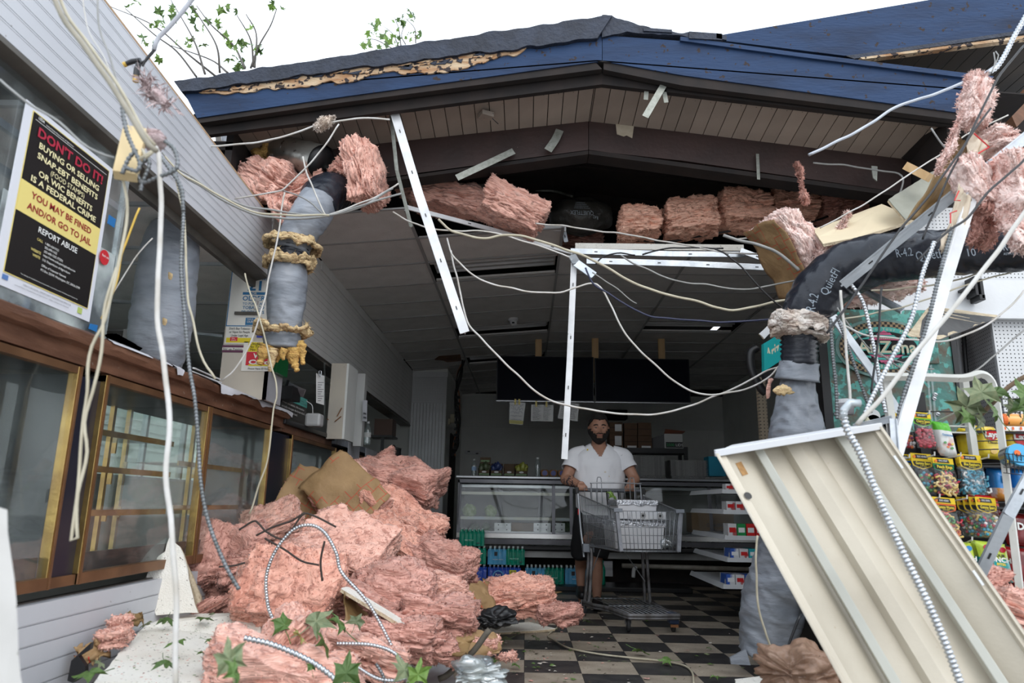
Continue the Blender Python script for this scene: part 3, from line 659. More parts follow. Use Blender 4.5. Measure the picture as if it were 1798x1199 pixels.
def duct(name,path,rs,m,seed,wrinkle=.012,ring=0,n=40,parent=None,step=.012,cap=True,**k):
    P=resample(catmull(path,10),step);K=len(P);R0=np.interp(np.linspace(0,1,K),np.linspace(0,1,len(rs)),rs)
    mb=MB();mb.tube(P,list(R0),n,cap);A=np.array([v[:]for v in mb.v]);C=np.repeat(np.array([p[:]for p in P]),n,0)
    D=A-C;L=np.linalg.norm(D,axis=1,keepdims=True);D/=L
    s=np.repeat(np.arange(K)*step,n);ang=np.tile(np.arange(n)/n*2*np.pi,K)
    q=np.stack([np.cos(ang)*1.3+seed,np.sin(ang)*1.3,s*16+np.sin(ang*2)*1.0],1)
    d=-np.abs(fbm(q,3))*wrinkle+fbm(np.stack([np.cos(ang)+seed,np.sin(ang),s*3],1),2)*wrinkle*.8
    if ring:d=d+np.sin(s*2*np.pi/ring)*.008
    A=A+D*d[:,None];mb.v=[tuple(a)for a in A]
    return mb.build(name,m,parent,smooth=True,**k)
XD=-2.1
p0,p1=UX(294,395,XD),UX(292,650,XD)
t=empty('grey_duct',(p1.x,p1.y,ZC+.01),'thick grey duct behind the counter, with small torn holes','duct')
yd=UX(293,500,XD).y
duct('jacket',[(XD,yd+.0,2.52),(XD,yd,2.2),(XD,yd,1.9),(XD,yd-.0,ZC+.03)],[.135,.165,.17,.175,.165,.12],DUCTG,3,parent=t)
for(a,b)in((298,485),(288,565),(330,403)):
    q=UX(a,b,XD+.165);mbb=MB();mbb.prism([q+V3((0,.02*math.cos(r_)*(1+.4*math.sin(3*r_)),.026*math.sin(r_)*(1+.3*math.cos(2*r_))))for r_ in np.linspace(0,5.6,8)],(.006,0,0));mbb.build('wool_hole',YWP,t)
t=empty('notice_pillar',(XL-.25,5.0,ZC),"white boxed pillar on the counter covered with age and tobacco notices",'pillar')
XN=XL-.09
yn=4.62;xl0,xr0=UY(395,600,yn).x,UY(483,600,yn).x
zt1=2.54
PIL=mat('yellowed_white_box',(.62,.56,.46),(.50,.46,.40),2,.6,spots=(.35,.28,.2),sscale=18,sthr=.72)
xA=UY(386,660,yn).x;xB=UY(466,690,yn).x
MB().lim(xA,xB,yn,yn+.02,ZC+.0,zt1).build('front_panel',PIL,t)
MB().lim(xB-.02,xB,yn,yn+.30,ZC+.0,zt1).build('side_panel',mat('grey_white_panel',(.46,.47,.50),(.40,.40,.43),5,.5),t)
MB().lim(xA,xA+.02,yn+.02,yn+.30,ZC+.0,zt1).build('side_panel',PIL,t)
def nrect(x0,y0,x1,y1,m,d=.003,nm='notice'):
    a,b=UY(x0,y0,yn),UY(x1,y1,yn);return MB().lim(a.x,b.x,yn-d,yn,b.z,a.z).build(nm,m,t)
def ntext(s,x,y,hpx,m,wpx=None,al='C',bold=.01,d=.0045):
    a=UY(x,y,yn);k=(UY(x+10,y,yn)-a).length/10;text(s,(a.x,yn-d,a.z),(1,0,0),(0,0,1),hpx*k,m,t,wdt=wpx*k if wpx else None,align=al,bold=bold,depth=.0)
NB=mat('notice_blue',(.03,.17,.36),None);NW=mat('notice_white',(.78,.77,.72),None);NY=mat('notice_yellow',(.75,.60,.03),None);NR=mat('notice_red',(.60,.03,.05),None);NBK=mat('notice_black',(.02,.02,.02),None);NP_=mat('notice_plum',(.12,.04,.08),None)
nrect(408,470,477,574,NB,.002);nrect(409.5,472,475.5,572,NW,.003)
ntext('YOU MUST BE',447,492,4.5,NB,40);ntext('21',447,510,17,NB,24,bold=.03)
nrect(427,513,466,518,NB,.004);ntext('OR',447,517.5,4,NW,9,d=.006)
ntext('OLDER',446,528,8.5,NB,40,bold=.02);ntext('TO PURCHASE',446,535.5,4.2,NB,40);ntext('TOBACCO',445,543,5.5,NB,38,bold=.02);ntext('PRODUCTS',444,551,5.5,NB,40,bold=.02)
nrect(432,558,447,571,NB,.004);ntext('THIS IS',439.5,562,2.6,NW,11,d=.006);ntext('OUR',439.5,567,4,NW,11,d=.006)
nrect(398,573,444,604,NW,.004);nrect(398,593,442,602,NY,.005);nrect(405,592,417,599,NR,.006);ntext('We\nCard',411,595.5,2.2,NW,8,d=.007)
ntext("Don't Buy Tobacco",421,579,4,NBK,36,d=.006);ntext('or Vapor for People',421,585,4,NBK,36,d=.006);ntext('Under Legal Age',421,591,4,NBK,30,d=.006)
nrect(391,606,428,619,NP_,.003);nrect(391,610,428,615,NW,.004);ntext('Stir up Passion',409,614.6,3.6,NBK,34,d=.005)
nrect(429,600,478,652,NW,.005);nrect(437,601,478,618,NY,.006);nrect(434,618,478,642,NR,.007);nrect(437,640,478,643,NY,.0075)
ntext('Under 21',455,606,4,NBK,30,d=.008);ntext('No Tobacco',455,611,4,NBK,34,d=.008);ntext('No Vapor',455,616,4,NBK,30,d=.008);ntext('We',455,629,8,NW,20,bold=.04,d=.009);ntext('Card',455,640,8,NW,36,bold=.04,d=.009)
ntext('Please Have ID Ready',456,649,3,NBK,40,d=.008)
nrect(452,580,474,593,mat('notice_royal',(.04,.06,.35),None),.004)
GRN=mat('green_box_print',(.01,.10,.03),None,rough=.3)
b0=UY(476,640,yn+.15);MB().lim(xB,xB+.04,yn+.06,yn+.28,UY(480,655,yn+.1).z,UY(480,625,yn+.1).z).build('dark_green_pack',GRN,t)
t=empty('sign_box',UX(515,722,XL-.15),'small black and teal printed warning sign standing on the counter','sign')
XS=XL-.06;ys0,ys1=yx(493,700,XS),yx(538,720,XS);zs0,zs1=UX(515,728,XS).z,UX(515,690,XS).z
MB().lim(XS-.03,XS,ys0,ys1,ZC-.05,zs1).build('panel',BLK,t);zm=zs1-(zs1-ZC+.05)*.30
MB().lim(XS,XS+.003,ys0,ys1,zm,zs1).build('teal_band',mat('teal_print',(.10,.42,.36),None),t)
text('A FEDERAL COURT HAS ORDERED',(XS+.004,(ys0+ys1)/2,zm+.035),(0,1,0),(0,0,1),.010,INK,t,wdt=(ys1-ys0)*.7,align='C');text('R.J. REYNOLDS TOBACCO TO STATE:',(XS+.004,(ys0+ys1)/2,zm+.015),(0,1,0),(0,0,1),.010,INK,t,wdt=(ys1-ys0)*.9,align='C')
for i,s in enumerate(('When you smoke, the nicotine','actually changes the brain-that\'s','why quitting is so hard.')):text(s,(XS+.004,ys0+.02,zm-.035-i*.032),(0,1,0),(0,0,1),.018,INKW,t,wdt=(ys1-ys0)*(.85,.9,.6)[i])
t=empty('printer',UY(505,690,5.4),'grey-lidded office device standing behind the teal warning sign','device')
MB().box(UY(505,692,5.4),(.14,.2,.1)).build('body',BLK,t);MB().slab([UY(502,668,5.4),UY(536,684,5.4),UY(531,697,5.5),UY(503,690,5.5)],(0,.02,.0)).build('lid',mat('grey_lid',(.35,.35,.37),None),t);MB().tube([UY(498,690,5.45),UY(506,668,5.4)],.012,8).build('arm',BLK,t)
t=empty('white_device',UY(555,745,5.8),'small white plastic device with looped cord on the lower counter','device')
MB().box(UY(552,738,5.8),(.13,.12,.11)).build('body',mat('grey_white_plastic',(.45,.46,.46),None,rough=.4),t,bevel=.02);MB().tube(catmull([UY(538,704,5.8),UY(548,712,5.8),UY(550,728,5.8),UY(560,730,5.8),UY(565,745,5.8)],6),.004,6).build('cord',WHITE,t,smooth=True)
t=empty('clipboard',UY(564,705,5.9),'white printed notice sheet clipped to a hook above the lower counter','notice')
q=[UY(555,655,5.9),UY(570,660,5.95),UY(569,711,5.95),UY(555,707,5.9)];MB().slab(q,(0,.004,0)).build('sheet',PAPER,t);MB().tube(catmull([UY(561,660,5.89),UY(560,652,5.89),UY(564,652,5.89),UY(563,662,5.89)],5),.004,6).build('clip',TBAR,t)
for i in range(9):a=UY(558,672+i*4,5.89);MB().lim(a.x,a.x+.05-.012*(i%3),5.888,5.889,a.z,a.z+.004).build('print_line',INK,t)
MB().bar(UY(570,637,5.9),UY(570,745,5.9),.012,.012).build('hanging_strip',GLASSC,t)
t=empty('wood_panel_pillar',UY(590,745,6.6),'cream panelled door leaf standing open behind the lower counter','panel')
MB().lim(UY(578,700,6.4).x,UY(605,700,6.4).x,6.4,6.44,ZC-.1,2.2).build('front',PIL,t);MB().lim(UY(605,700,6.4).x,UY(605,700,6.4).x+.02,6.4,6.75,ZC-.1,2.2).build('edge',WALLG,t)
for a,b,c_,d_ in((600,716,592,731),(599,731,588,740),(574,735,577,737)):MB().bar(UY(a,b,6.39),UY(c_,d_,6.39),.012,.006).build('rust_streak',mat('rust',(.22,.09,.03),None),t)
t=empty('grey_post',UY(630,740,7.4),'grey-white square post with taped notice behind the far counter','post')
MB().lim(UY(625,700,7.2).x,UY(639,700,7.2).x,7.2,7.3,ZC-.1,2.25).build('shaft',BEADIN,t);MB().slab([UY(637,702,7.15),UY(645,703,7.15),UY(644,740,7.15),UY(636,739,7.15)],(0,.004,0)).build('notice',LAM,t)
for yy in(724,731):MB().slab([UY(638,yy,7.13),UY(643,yy+1,7.13),UY(643,yy+4,7.13),UY(638,yy+3,7.13)],(0,.003,0)).build('black_square',INK,t)
t=empty('wall_cabinet',UY(672,760,9.8),'brown wooden box on a black bracket shelf at the far left','box')
a,b=UY(658,735,9.8),UY(688,764,9.8);MB().lim(a.x,b.x,9.8,10.1,b.z,a.z).build('box',mat('brown_box',(.09,.045,.03),None,rough=.5),t)
MB().lim(a.x-.07,b.x+.02,9.75,10.15,b.z-.03,b.z-.005).build('shelf',BLK,t);MB().lim(b.x-.15,b.x-.11,9.8,9.84,b.z-.27,b.z).build('bracket',BLK,t)
t=empty('plastic_bottle',UY(644,778,7.6),'clear plastic bottle at the far end of the left counter','bottle')
bp=UY(644,785,7.6);bp=V3((bp.x,7.6,ZC-.055))
MB().lathe(bp,[(.034,0),(.036,.02),(.033,.09),(.036,.14),(.03,.18),(.013,.21),(.013,.23)],14).build('body',glass('bottle_glass',(.8,.88,.9),.2,.05,.3),t,smooth=True);MB().lathe(bp,[(.015,.228),(.015,.25)],12).build('cap',WHITE,t);MB().lathe(bp,[(.037,.08),(.037,.13)],14).build('label_band',PAPER,t)
t=empty('cooking_pot',UY(690,805,9.0),'steel cooking pot on the far stove','pot')
pp_=UY(690,806,9.0);MB().lathe(pp_,[(.1,0),(.1,.13),(.105,.135),(.02,.16),(.015,.18)],20).build('body',STEEL,t,smooth=True);MB().tube([pp_+V3((-.1,0,.1)),pp_+V3((-.13,0,.12)),pp_+V3((-.13,0,.06)),pp_+V3((-.1,0,.05))],.006,6).build('handle',BLK,t)
MB().lim(UY(655,806,8.95).x,pp_.x+.15,8.9,9.3,.6,pp_.z).build('range_top',BLK,tag(empty('stove',(pp_.x,9.1,.6)),'black stove at the far end behind the counter','stove'))
t=empty('brown_bottle',UX(203,588,XL-.25),'dark brown bottle with cap on the worn counter','bottle')
bb_=V3((XL-.35,UX(203,590,XL-.35).y,ZC+.012));MB().lathe(bb_,[(.045,0),(.045,.10),(.03,.13),(.018,.14),(.018,.16)],16).build('body',BLK,t,smooth=True);MB().lathe(bb_,[(.022,.16),(.022,.185)],12).build('cap',BLK,t);MB().lathe(bb_,[(.046,.03),(.046,.08)],16).build('label_band',mat('dark_red_label',(.10,.02,.02),None),t)
for k,(q,lab)in enumerate(((((180,589),(197,586),(250,612),(245,616)),'white torn paper strip lying on the worn counter edge'),(((196,588),(204,586),(240,606),(233,608)),'second white paper strip lying crossed over the first'))):
    MB().slab([UX(a,b,XL+.0-.03*k)for a,b in q],(0,0,.003)).build('paper_strip',PAPER,label=lab,cat='paper')
MB().box(UX(240,600,XL-.4),(.1,.12,.12)).build('card_box',mat('grey_card',(.2,.2,.19),None),label='small dull grey box beside the brown bottle on the counter',cat='box')
for k,(a,b)in enumerate((((334,651),(388,672)),((340,646),(386,666)))):
    MB().bar(UX(*a,XL+.03),UX(*b,XL-.03),.012,.006).build('shelf_rail',TWHITE,label=('front' if not k else 'rear')+' of two thin white rails lying left of the notice pillar',cat='rail')
def bx(x0,y0,x1,y1,Y,dep,name,m,parent=None,**k):
    """box whose front face spans photo pixels at depth Y"""
    a,b=UY(x0,y0,Y),UY(x1,y1,Y);return MB().lim(a.x,b.x,Y,Y+dep,b.z,a.z).build(name,m,parent,**k)
SCR=mat('dark_screen',(.003,.004,.008),(.007,.008,.014),1.5,.5,spec=.06)
for k,(x0,x1,lab)in enumerate(((873,1043,'left of the two large switched-off wall screens hung from the ceiling'),(1044,1213,'right of the two large switched-off wall screens hung from the ceiling'))):
    c=UY((x0+x1)/2,704,9.5);t=empty('screen',c,lab,'television','two big screens over the deli counter')
    a,b=UY(x0,613+k*3,9.5),UY(x1,706,9.5);a.z=2.94 if not k else 2.925;b.z=UY(1043,706,9.5).z
    MB().lim(a.x,b.x,9.5,9.56,b.z,a.z).build('housing',BLK,t,bevel=.004);MB().lim(a.x+.012,b.x-.012,9.496,9.5,b.z+.02,a.z-.012).build('display',SCR,t)
    MB().lim(a.x,b.x,9.49,9.5,b.z-.004,b.z+.004).build('bottom_trim',STEEL,t)
for x in(946,1045,1161):
    a=UY(x-6,598,9.6);MB().lim(a.x,a.x+.09,9.57,9.61,2.6,zc(a.x)+.0).build('wood_stud',PINE,label={946:'left',1045:'middle',1161:'right'}[x]+' of three raw wood studs holding the screens to the ceiling',cat='stud')
for k,(q,lab,rows)in enumerate((([(895,706),(923,707),(918,746),(894,744)],'white hand-lettered sheet with a yellow strip, clipped under the left screen',5),([(933,710),(972,711),(971,740),(932,739)],'wide handwritten price sheet clipped in the middle under the left screen',12),([(985,706),(1017,709),(1014,740),(979,734)],'tilted handwritten sheet partly behind the hanging steel bar',9))):
    t=empty('paper_sheet',UY(q[3][0],q[3][1],9.45),lab,'paper','sheets clipped under the screens');P=[UY(a,b,9.47)for a,b in q]
    MB().slab(P,(0,.003,0)).build('sheet',PAPER,t)
    cols=1 if k==0 else 2
    for r in range(rows):
        v=(r+.7)/(rows+1);
        for cc in range(cols):
            u0=.08+cc*.48;u1=u0+(.78 if cols==1 else random.uniform(.2,.36));L_,R_=P[0].lerp(P[3],v),P[1].lerp(P[2],v);a,b=L_.lerp(R_,u0),L_.lerp(R_,u1)
            pts=[a.lerp(b,i/16)+V3((0,-.003,random.uniform(-.012,.012)*(2.2 if k==0 and r<3 else.6)))for i in range(17)];MB().tube(pts,.0016,4).build('handwriting',mat('blue_grey_ink',(.12,.13,.22),None)if k==0 else INK,t)
    if k==0:MB().slab([P[3].lerp(P[0],.18),P[2].lerp(P[1],.18),P[2].lerp(P[1],.02),P[3].lerp(P[0],.02)],(0,-.002,0)).build('yellow_strip',mat('highlighter',(.55,.50,.18),None),t)
    if k<2:
        for u in(.35,.6)if not k else(.22,.68):
            c=P[0].lerp(P[1],u);MB().lim(c.x-.012,c.x+.012,9.455,9.47,c.z-.03,c.z+.045).build('clip',PYEL,t)
YD=9.0
t=empty('deli_counter',(1.0,YD+.4,0),'long glass-fronted steel deli counter across the back','counter')
xl=UY(805,838,YD).x;xr=3.85;xm=UY(972,900,YD).x
zt=UY(1040,838,YD).z
MB().lim(xl-.03,xr,YD-.05,YD+.85,zt-.035,zt).build('worktop',STEEL,t,bevel=.008)
MB().lim(xl,xr,YD-.02,YD+.8,zt-.09,zt-.045).build('under_ledge',STEELD,t)
def zz(y):return UY(900,y,YD).z
MB().lim(xl,xr,YD-.05,YD-.02,zz(945),zz(936)).build('bright_trim',mat('polished_trim',(.75,.75,.73),None,rough=.25,metal=.8),t,bevel=.004)
MB().lim(xl,xr,YD-.04,YD,zz(955),zz(946)).build('steel_band',STEELD,t)
MB().lim(xl,xr,YD-.10,YD-.0,zz(966),zz(957)).build('black_bumper',BLK,t,bevel=.02)
MB().lim(xl,xr,YD+.02,YD+.06,zz(978),zz(964)).build('lower_panel',mat('dull_steel_sheet',(.34,.34,.33),(.26,.26,.25),4,.4,metal=.6),t)
MB().lim(xl,xr,YD+.3,YD+.35,0.0,zz(976)).build('toe_back',DARK,t)
MB().lim(xl,xr,YD+.78,YD+.8,.55,zt-.09).build('back_panel',mat('case_back',(.34,.34,.32),(.26,.26,.25),3,.5),t)
MB().lim(xl,xr,YD+.0,YD+.78,zz(936),zz(933)).build('deck',STEEL,t)
for u in(xl+.02,xm,xm+.22,2.3,3.0):MB().slab([(u-.02,YD-.03,zz(946)),(u+.02,YD-.03,zz(946)),(u+.02,YD+.07,zt-.04),(u-.02,YD+.07,zt-.04)],(0,-.012,0)).build('mullion',STEELD,t)
for u in(xl+.5,xl+1.05,xm+.6,1.6,2.6):MB().lim(u-.03,u+.03,YD+.74,YD+.78,zz(936),zt-.09).build('rear_stile',STEELD,t)
MB().lim(xl,xr,YD+.1,YD+.7,zz(864),zz(861.5)).build('upper_shelf',GLASS,t);MB().lim(xl,xm+.25,YD+.08,YD+.1,zz(869),zz(864)).build('lit_shelf_edge',mat('pale_shelf_edge',(.85,.84,.72),None,rough=.3),t)
MB().lim(xl,xr,YD+.08,YD+.12,zz(856),zz(851)).build('shelf_rail',STEEL,t)
MB().slab([(xl,YD-.025,zz(934)),(xr,YD-.025,zz(934)),(xr,YD+.07,zt-.05),(xl,YD+.07,zt-.05)],(0,.006,0)).build('glass_front',GLASS,t)
MB().lim(xl,xm+.22,YD+.06,YD+.45,zz(913),zz(908)).build('pale_tray',mat('pale_blue_tray',(.55,.62,.70),(.75,.74,.62),3,.3),t)
MB().lim(xl,xl+.02,YD-.02,YD+.78,.55,zt-.05).build('end_panel',STEELD,t)
for a,b in((868,897),(937,967),(970,992)):
    p,q=UY(a,918,YD+.02),UY(b,934,YD+.02);MB().lim(p.x,q.x,YD+.02,YD+.05,q.z,p.z).build('perforated_plate',STEEL,t)
    for u in(.25,.75):
        for v in(.25,.8):c=p.lerp(q,u);MB().lathe((c.x,YD+.018,q.z+(p.z-q.z)*v),[(.009,-.002),(.009,.002)],8,Matrix.Rotation(math.pi/2,3,'X')).build('hole',BLK,t)
bx(898,918,937,933,YD+.1,.25,'cardboard_box',CARD,label='flat cardboard box inside the deli counter with a small red mark',cat='box')
bx(1214,900,1290,936,YD+.2,.3,'cardboard_box',CARD,label='brown printed cardboard box behind the glass at the right of the deli counter',cat='box').name='cardboard_box'
bx_o=COL.objects[-1]if False else None
q=UY(1243,930,YD+.19);tt=empty('box_print',q);bpy.data.objects.remove(tt)
for o in list(COL.objects):
    if o.get('label','').startswith('brown printed cardboard'):
        text('GENUINE',UY(1241,925,YD+.195),(1,0,0),(0,0,1),.045,INK,o,wdt=.22,name='lettering',depth=.001);text('ITALIAN',UY(1247,933,YD+.195),(1,0,0),(0,0,1),.035,INK,o,wdt=.18,depth=.001)
LET=mat('pale_lettuce',(.30,.42,.16),(.50,.60,.34),18,.7,bump=1.2,bscale=25);LETD=mat('dark_greens',(.04,.10,.03),(.09,.17,.06),18,.7,bump=1.2,bscale=25)
def blob(c,r,m,name,seed,amp=.15,sq=(1,1,1),nn=20,parent=None,**k):
    V=[];f=[]
    for i in range(nn+1):
        th=math.pi*i/nn
        for j in range(nn*2):a=2*math.pi*j/(nn*2);V.append((math.sin(th)*math.cos(a),math.sin(th)*math.sin(a),math.cos(th)))
    V=np.array(V);d=1+fbm(V*2.2+seed,3)*amp;P=V*d[:,None]*r*np.array(sq)+np.array(c)
    N2=nn*2;f=[(i*N2+j,(i+1)*N2+j,(i+1)*N2+(j+1)%N2,i*N2+(j+1)%N2)for i in range(nn)for j in range(N2)]
    return MB().add(P.tolist(),f).build(name,m,parent,smooth=True,**k)
for k,(x,y,r,lab)in enumerate(((824,904,.085,'pale lettuce head at the left end of the deli case'),(861,904,.08,'pale lettuce head second from the left in the deli case'))):
    p=UY(x,y,YD+.3);p.z=zz(908)+r*.8+.0;blob(p,r,LET,'lettuce',3+k*5,.18,label=lab,cat='lettuce')
for k,(x,lab)in enumerate(((992,'dark green lettuce head left of the shopping cart in the deli case'),(1001,'second dark green lettuce head beside the cart in the deli case'))):
    p=UY(x,905,YD+.4+k*.02);p.z=zz(936)+.07;blob(p,.07,LETD,'lettuce',13+k*5,.2,label=lab,cat='lettuce')
for k in range(2):
    p=UY(834+k*20,925,YD+.3);p.z=zz(936)+.055;blob(p,.06,LETD,'lettuce',33+k*5,.2,label=('left' if not k else 'right')+' of two dark greens bunches on the deck under the pale tray',cat='lettuce')
zc_=zt+.001
KRAFT=mat('dark_kraft_box',(.13,.085,.05),(.10,.065,.04),5,.8);LBLG=mat('sage_label',(.22,.36,.17),None)
LP=mat('grey_leaf_pack',(.05,.07,.03),(.12,.15,.08),20,.4);LB=mat('navy_pack',(.015,.03,.12),(.05,.08,.2),20,.3);LY=mat('olive_pack',(.28,.30,.03),(.4,.42,.1),20,.3)
for k,(x0,x1,fill,lab)in enumerate(((840,860,LP,'open kraft snack display box with dark green packs, leftmost on the deli counter'),(861,882,LB,'open kraft snack display box with navy packs on the deli counter'),(884,904,None,'empty open kraft display box between the navy and olive packs'),(905,926,LY,'open kraft snack display box with olive yellow packs on the deli counter'))):
    a,b=UY(x0,830,YD+.2),UY(x1,830,YD+.2);t=empty('display_carton',((a.x+b.x)/2,YD+.3,zc_),lab,'box','snack cartons on the deli counter');w_=b.x-a.x
    MB().lim(a.x,b.x,YD+.2,YD+.21,zc_,zc_+.075).build('front_panel',KRAFT,t);MB().lim(a.x,b.x,YD+.36,YD+.37,zc_,zc_+.17).build('back_panel',KRAFT,t)
    for u in(a.x,b.x-.008):MB().slab([(u,YD+.2,zc_),(u,YD+.37,zc_),(u,YD+.37,zc_+.17),(u,YD+.2,zc_+.075)],(.008,0,0)).build('side_panel',KRAFT,t)
    MB().lim(a.x,b.x,YD+.2,YD+.37,zc_,zc_+.005).build('bottom',KRAFT,t);MB().lim(a.x+.01,b.x-.01,YD+.198,YD+.2,zc_+.014,zc_+.036).build('label_band',LBLG,t)
    MB().lathe((a.x+w_/2,YD+.199,zc_+.055),[(.03,-.001),(.03,.001)],12,Matrix.Rotation(math.pi/2,3,'X')@Matrix.Diagonal((1,.4,1))).build('emblem',PAPER,t)
    text('DEEP RIVER',(a.x+w_/2,YD+.197,zc_+.018),(1,0,0),(0,0,1),.012,INK,t,wdt=w_*.7,align='C')
    if fill:
        for i in range(4):
            p=V3((a.x+w_*(.2+.2*i),YD+.27+.03*(i%2),zc_+.10+.015*(i%3)));blob(p,.045,fill,'snack_pack',i+k*9,.3,(.8,.5,1.3),8,t)
a,b=UY(843,818,YD+.4),UY(861,803,YD+.4);t=empty('display_carton',((a.x+b.x)/2,YD+.45,zc_),'tall closed kraft carton standing behind the leftmost snack carton','box','snack cartons on the deli counter')
MB().lim(a.x,b.x,YD+.39,YD+.5,zc_,b.z).build('body',KRAFT,t);MB().lim(a.x+.01,b.x-.01,YD+.388,YD+.39,b.z-.06,b.z-.035).build('label_band',LBLG,t);MB().lim(a.x+.01,b.x-.01,YD+.388,YD+.39,b.z-.10,b.z-.08).build('label_band',LBLG,t)
BG=glass('clear_bottle',(.85,.9,.92),.15,.05,.25)
def bottle(x,lab,s=1,Y=YD+.25,m=BG,base=None,capm=WHITE,**kw):
    p=UY(x,830,Y)if base is None else V3(base);
    if base is None:p.z=zc_
    t=empty('water_bottle',p,lab,'bottle',**kw)
    MB().lathe(p,[(.03*s,0),(.032*s,.01*s),(.030*s,.08*s),(.033*s,.12*s),(.03*s,.15*s),(.013*s,.19*s),(.013*s,.20*s)],14).build('body',m,t,smooth=True)
    MB().lathe(p,[(.016*s,.198*s),(.016*s,.22*s),(0.001,.22*s)],12).build('cap',capm,t);return t
bottle(832,'small clear bottle with a pale blue label at the left end of the deli counter');p=UY(832,830,YD+.25);
t=[o for o in COL.objects if o.get('label','').startswith('small clear bottle with')][0];MB().lathe((p.x,p.y,zc_),[(.033,.07),(.033,.12)],14).build('label_band',mat('pale_blue_label',(.35,.5,.7),None),t)
bottle(944,'tall clear empty water bottle standing alone on the deli counter',1.15)
LOAF=mat('brown_bread',(.36,.17,.06),(.24,.11,.04),14,.5,coat=.4)
BLU=mat('deep_blue_label',(.02,.03,.22),None,rough=.3)
for k,x in enumerate((956,971,986,1001,1083)):
    p=UY(x,828,YD+.2);p.z=zc_+.045
    t=empty('bread_loaf',(p.x,p.y,zc_),['packaged brown loaf leftmost beside the lone bottle','packaged brown loaf second from the lone bottle',"packaged brown loaf just left of the man's arm","packaged brown loaf partly behind the man's tattooed arm",'packaged loaf right of the man, by the foil trays'][k],'bread','packaged loaves on the deli counter')
    MB().box(p,(.10,.3,.088)).build('loaf',LOAF,t,bevel=.022);MB().lathe((p.x,p.y-.151,p.z),[(.034,-.001),(.034,.001)],14,Matrix.Rotation(math.pi/2,3,'X')).build('label',BLU,t)
FOIL=mat('crinkled_foil',(.68,.68,.66),(.42,.42,.42),40,.3,metal=.9,bump=1.4,bscale=90,stretch=(1,1,2))
FOILD=mat('foil_flutes',(.45,.46,.48),(.2,.2,.22),30,.35,metal=.9)
def foil_stack(x0,x1,ytop,n,lab,grp):
    a,b=UY(x0,835,YD+.25),UY(x1,835,YD+.25);zt_=UY((x0+x1)/2,ytop,YD+.25).z;w_=b.x-a.x;dep=.4;hb=.055;cx=(a.x+b.x)/2
    def tray(z,base):
        t=empty('foil_tray',(cx,YD+.45,z),lab,'tray',grp);mb=MB()
        prof=[(w_/2-.02,dep/2-.02,0),(w_/2,dep/2,hb),(w_/2+.012,dep/2+.012,hb),(w_/2+.012,dep/2+.012,hb-.005)]if not base else[(w_/2-.03,dep/2-.03,0),(w_/2,dep/2,hb),(w_/2+.012,dep/2+.012,hb),(w_/2+.012,dep/2+.012,hb-.006)]
        vs=[]
        for(hx,hy,z_)in prof:vs+=[(cx+s1*hx+random.uniform(-.002,.002),YD+.45+s2*hy,z+z_)for s1,s2 in((-1,-1),(1,-1),(1,1),(-1,1))]
        fs=[(i*4+j,i*4+(j+1)%4,i*4+4+(j+1)%4,i*4+4+j)for i in range(3)for j in range(4)]+[(0,3,2,1)]
        o=mb.add(vs,fs).build('pan',FOIL,t)
        if base:
            for i in range(22):
                u=-1+2*(i+.5)/22;MB().bar((cx+u*(w_/2-.03),YD+.45-dep/2+.03-.003,z+.003),(cx+u*w_/2,YD+.45-dep/2-.003,z+hb-.004),.004,.004,V3((0,1,0))).build('flute',FOILD,t)
        return t
    tray(zc_,True);st=(zt_-zc_-hb)/n;first=tray(zc_+st,False)
    first['label']=lab.replace('foil tray in','lowest rimmed foil tray in');
    for i in range(2,n+1):c=copy_tree(first);c['label']=lab if i<n else lab.replace('foil tray in','topmost foil tray in');c.location=first.location+V3((random.uniform(-.004,.004),random.uniform(-.004,.004),st*(i-1)))
foil_stack(1103,1167,801,14,'foil tray in the tall stack of nested trays on the deli counter','tall stack of foil trays')
foil_stack(1178,1241,808,12,'foil tray in the lower stack of nested trays, right of the tall stack','lower stack of foil trays')
TEAL=mat('teal_box',(.01,.28,.42),(.008,.22,.34),3,.5)
bx(1244,801,1275,836,YD+.2,.25,'teal_box',TEAL,label='bright teal-blue cardboard box behind the corner of the fallen light',cat='box')
t=empty('black_shelf_unit',(1.7,10.2,0),'black metal shelf unit behind the man','shelf');YS=10.1
a,b=UY(1085,783,YS),UY(1208,796,YS);MB().lim(a.x,b.x,YS,YS+.45,b.z,a.z-.02).build('top_shelf',BLK,t);zsh=a.z-.02
for x in(a.x,b.x-.05):MB().lim(x,x+.05,YS,YS+.05,0,a.z+.0).build('upright',BLK,t);MB().lim(x,x+.05,YS+.40,YS+.45,0,a.z).build('upright',BLK,t)
MB().lim(a.x,b.x,YS,YS+.45,1.20,1.24).build('lower_shelf',BLK,t)
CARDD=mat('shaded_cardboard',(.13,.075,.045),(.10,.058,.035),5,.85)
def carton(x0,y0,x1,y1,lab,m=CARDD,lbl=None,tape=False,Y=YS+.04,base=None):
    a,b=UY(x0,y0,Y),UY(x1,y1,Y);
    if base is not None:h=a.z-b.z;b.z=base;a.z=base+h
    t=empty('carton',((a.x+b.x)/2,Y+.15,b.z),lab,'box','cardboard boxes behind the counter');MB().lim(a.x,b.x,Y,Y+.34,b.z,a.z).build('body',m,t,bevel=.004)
    MB().lim(a.x,b.x,Y-.002,Y,(a.z+b.z)/2-.003,(a.z+b.z)/2+.003).build('seam',DARK,t)
    if lbl:MB().lim(a.x+(b.x-a.x)*.4,b.x-.02,Y-.003,Y,b.z+(a.z-b.z)*.15,b.z+(a.z-b.z)*.8).build('label',PAPER,t)
    if tape:MB().lim((a.x+b.x)/2-.05,(a.x+b.x)/2+.08,Y-.003,Y,b.z+.002,b.z+.03).build('tape',PAPER,t)
    return a.z
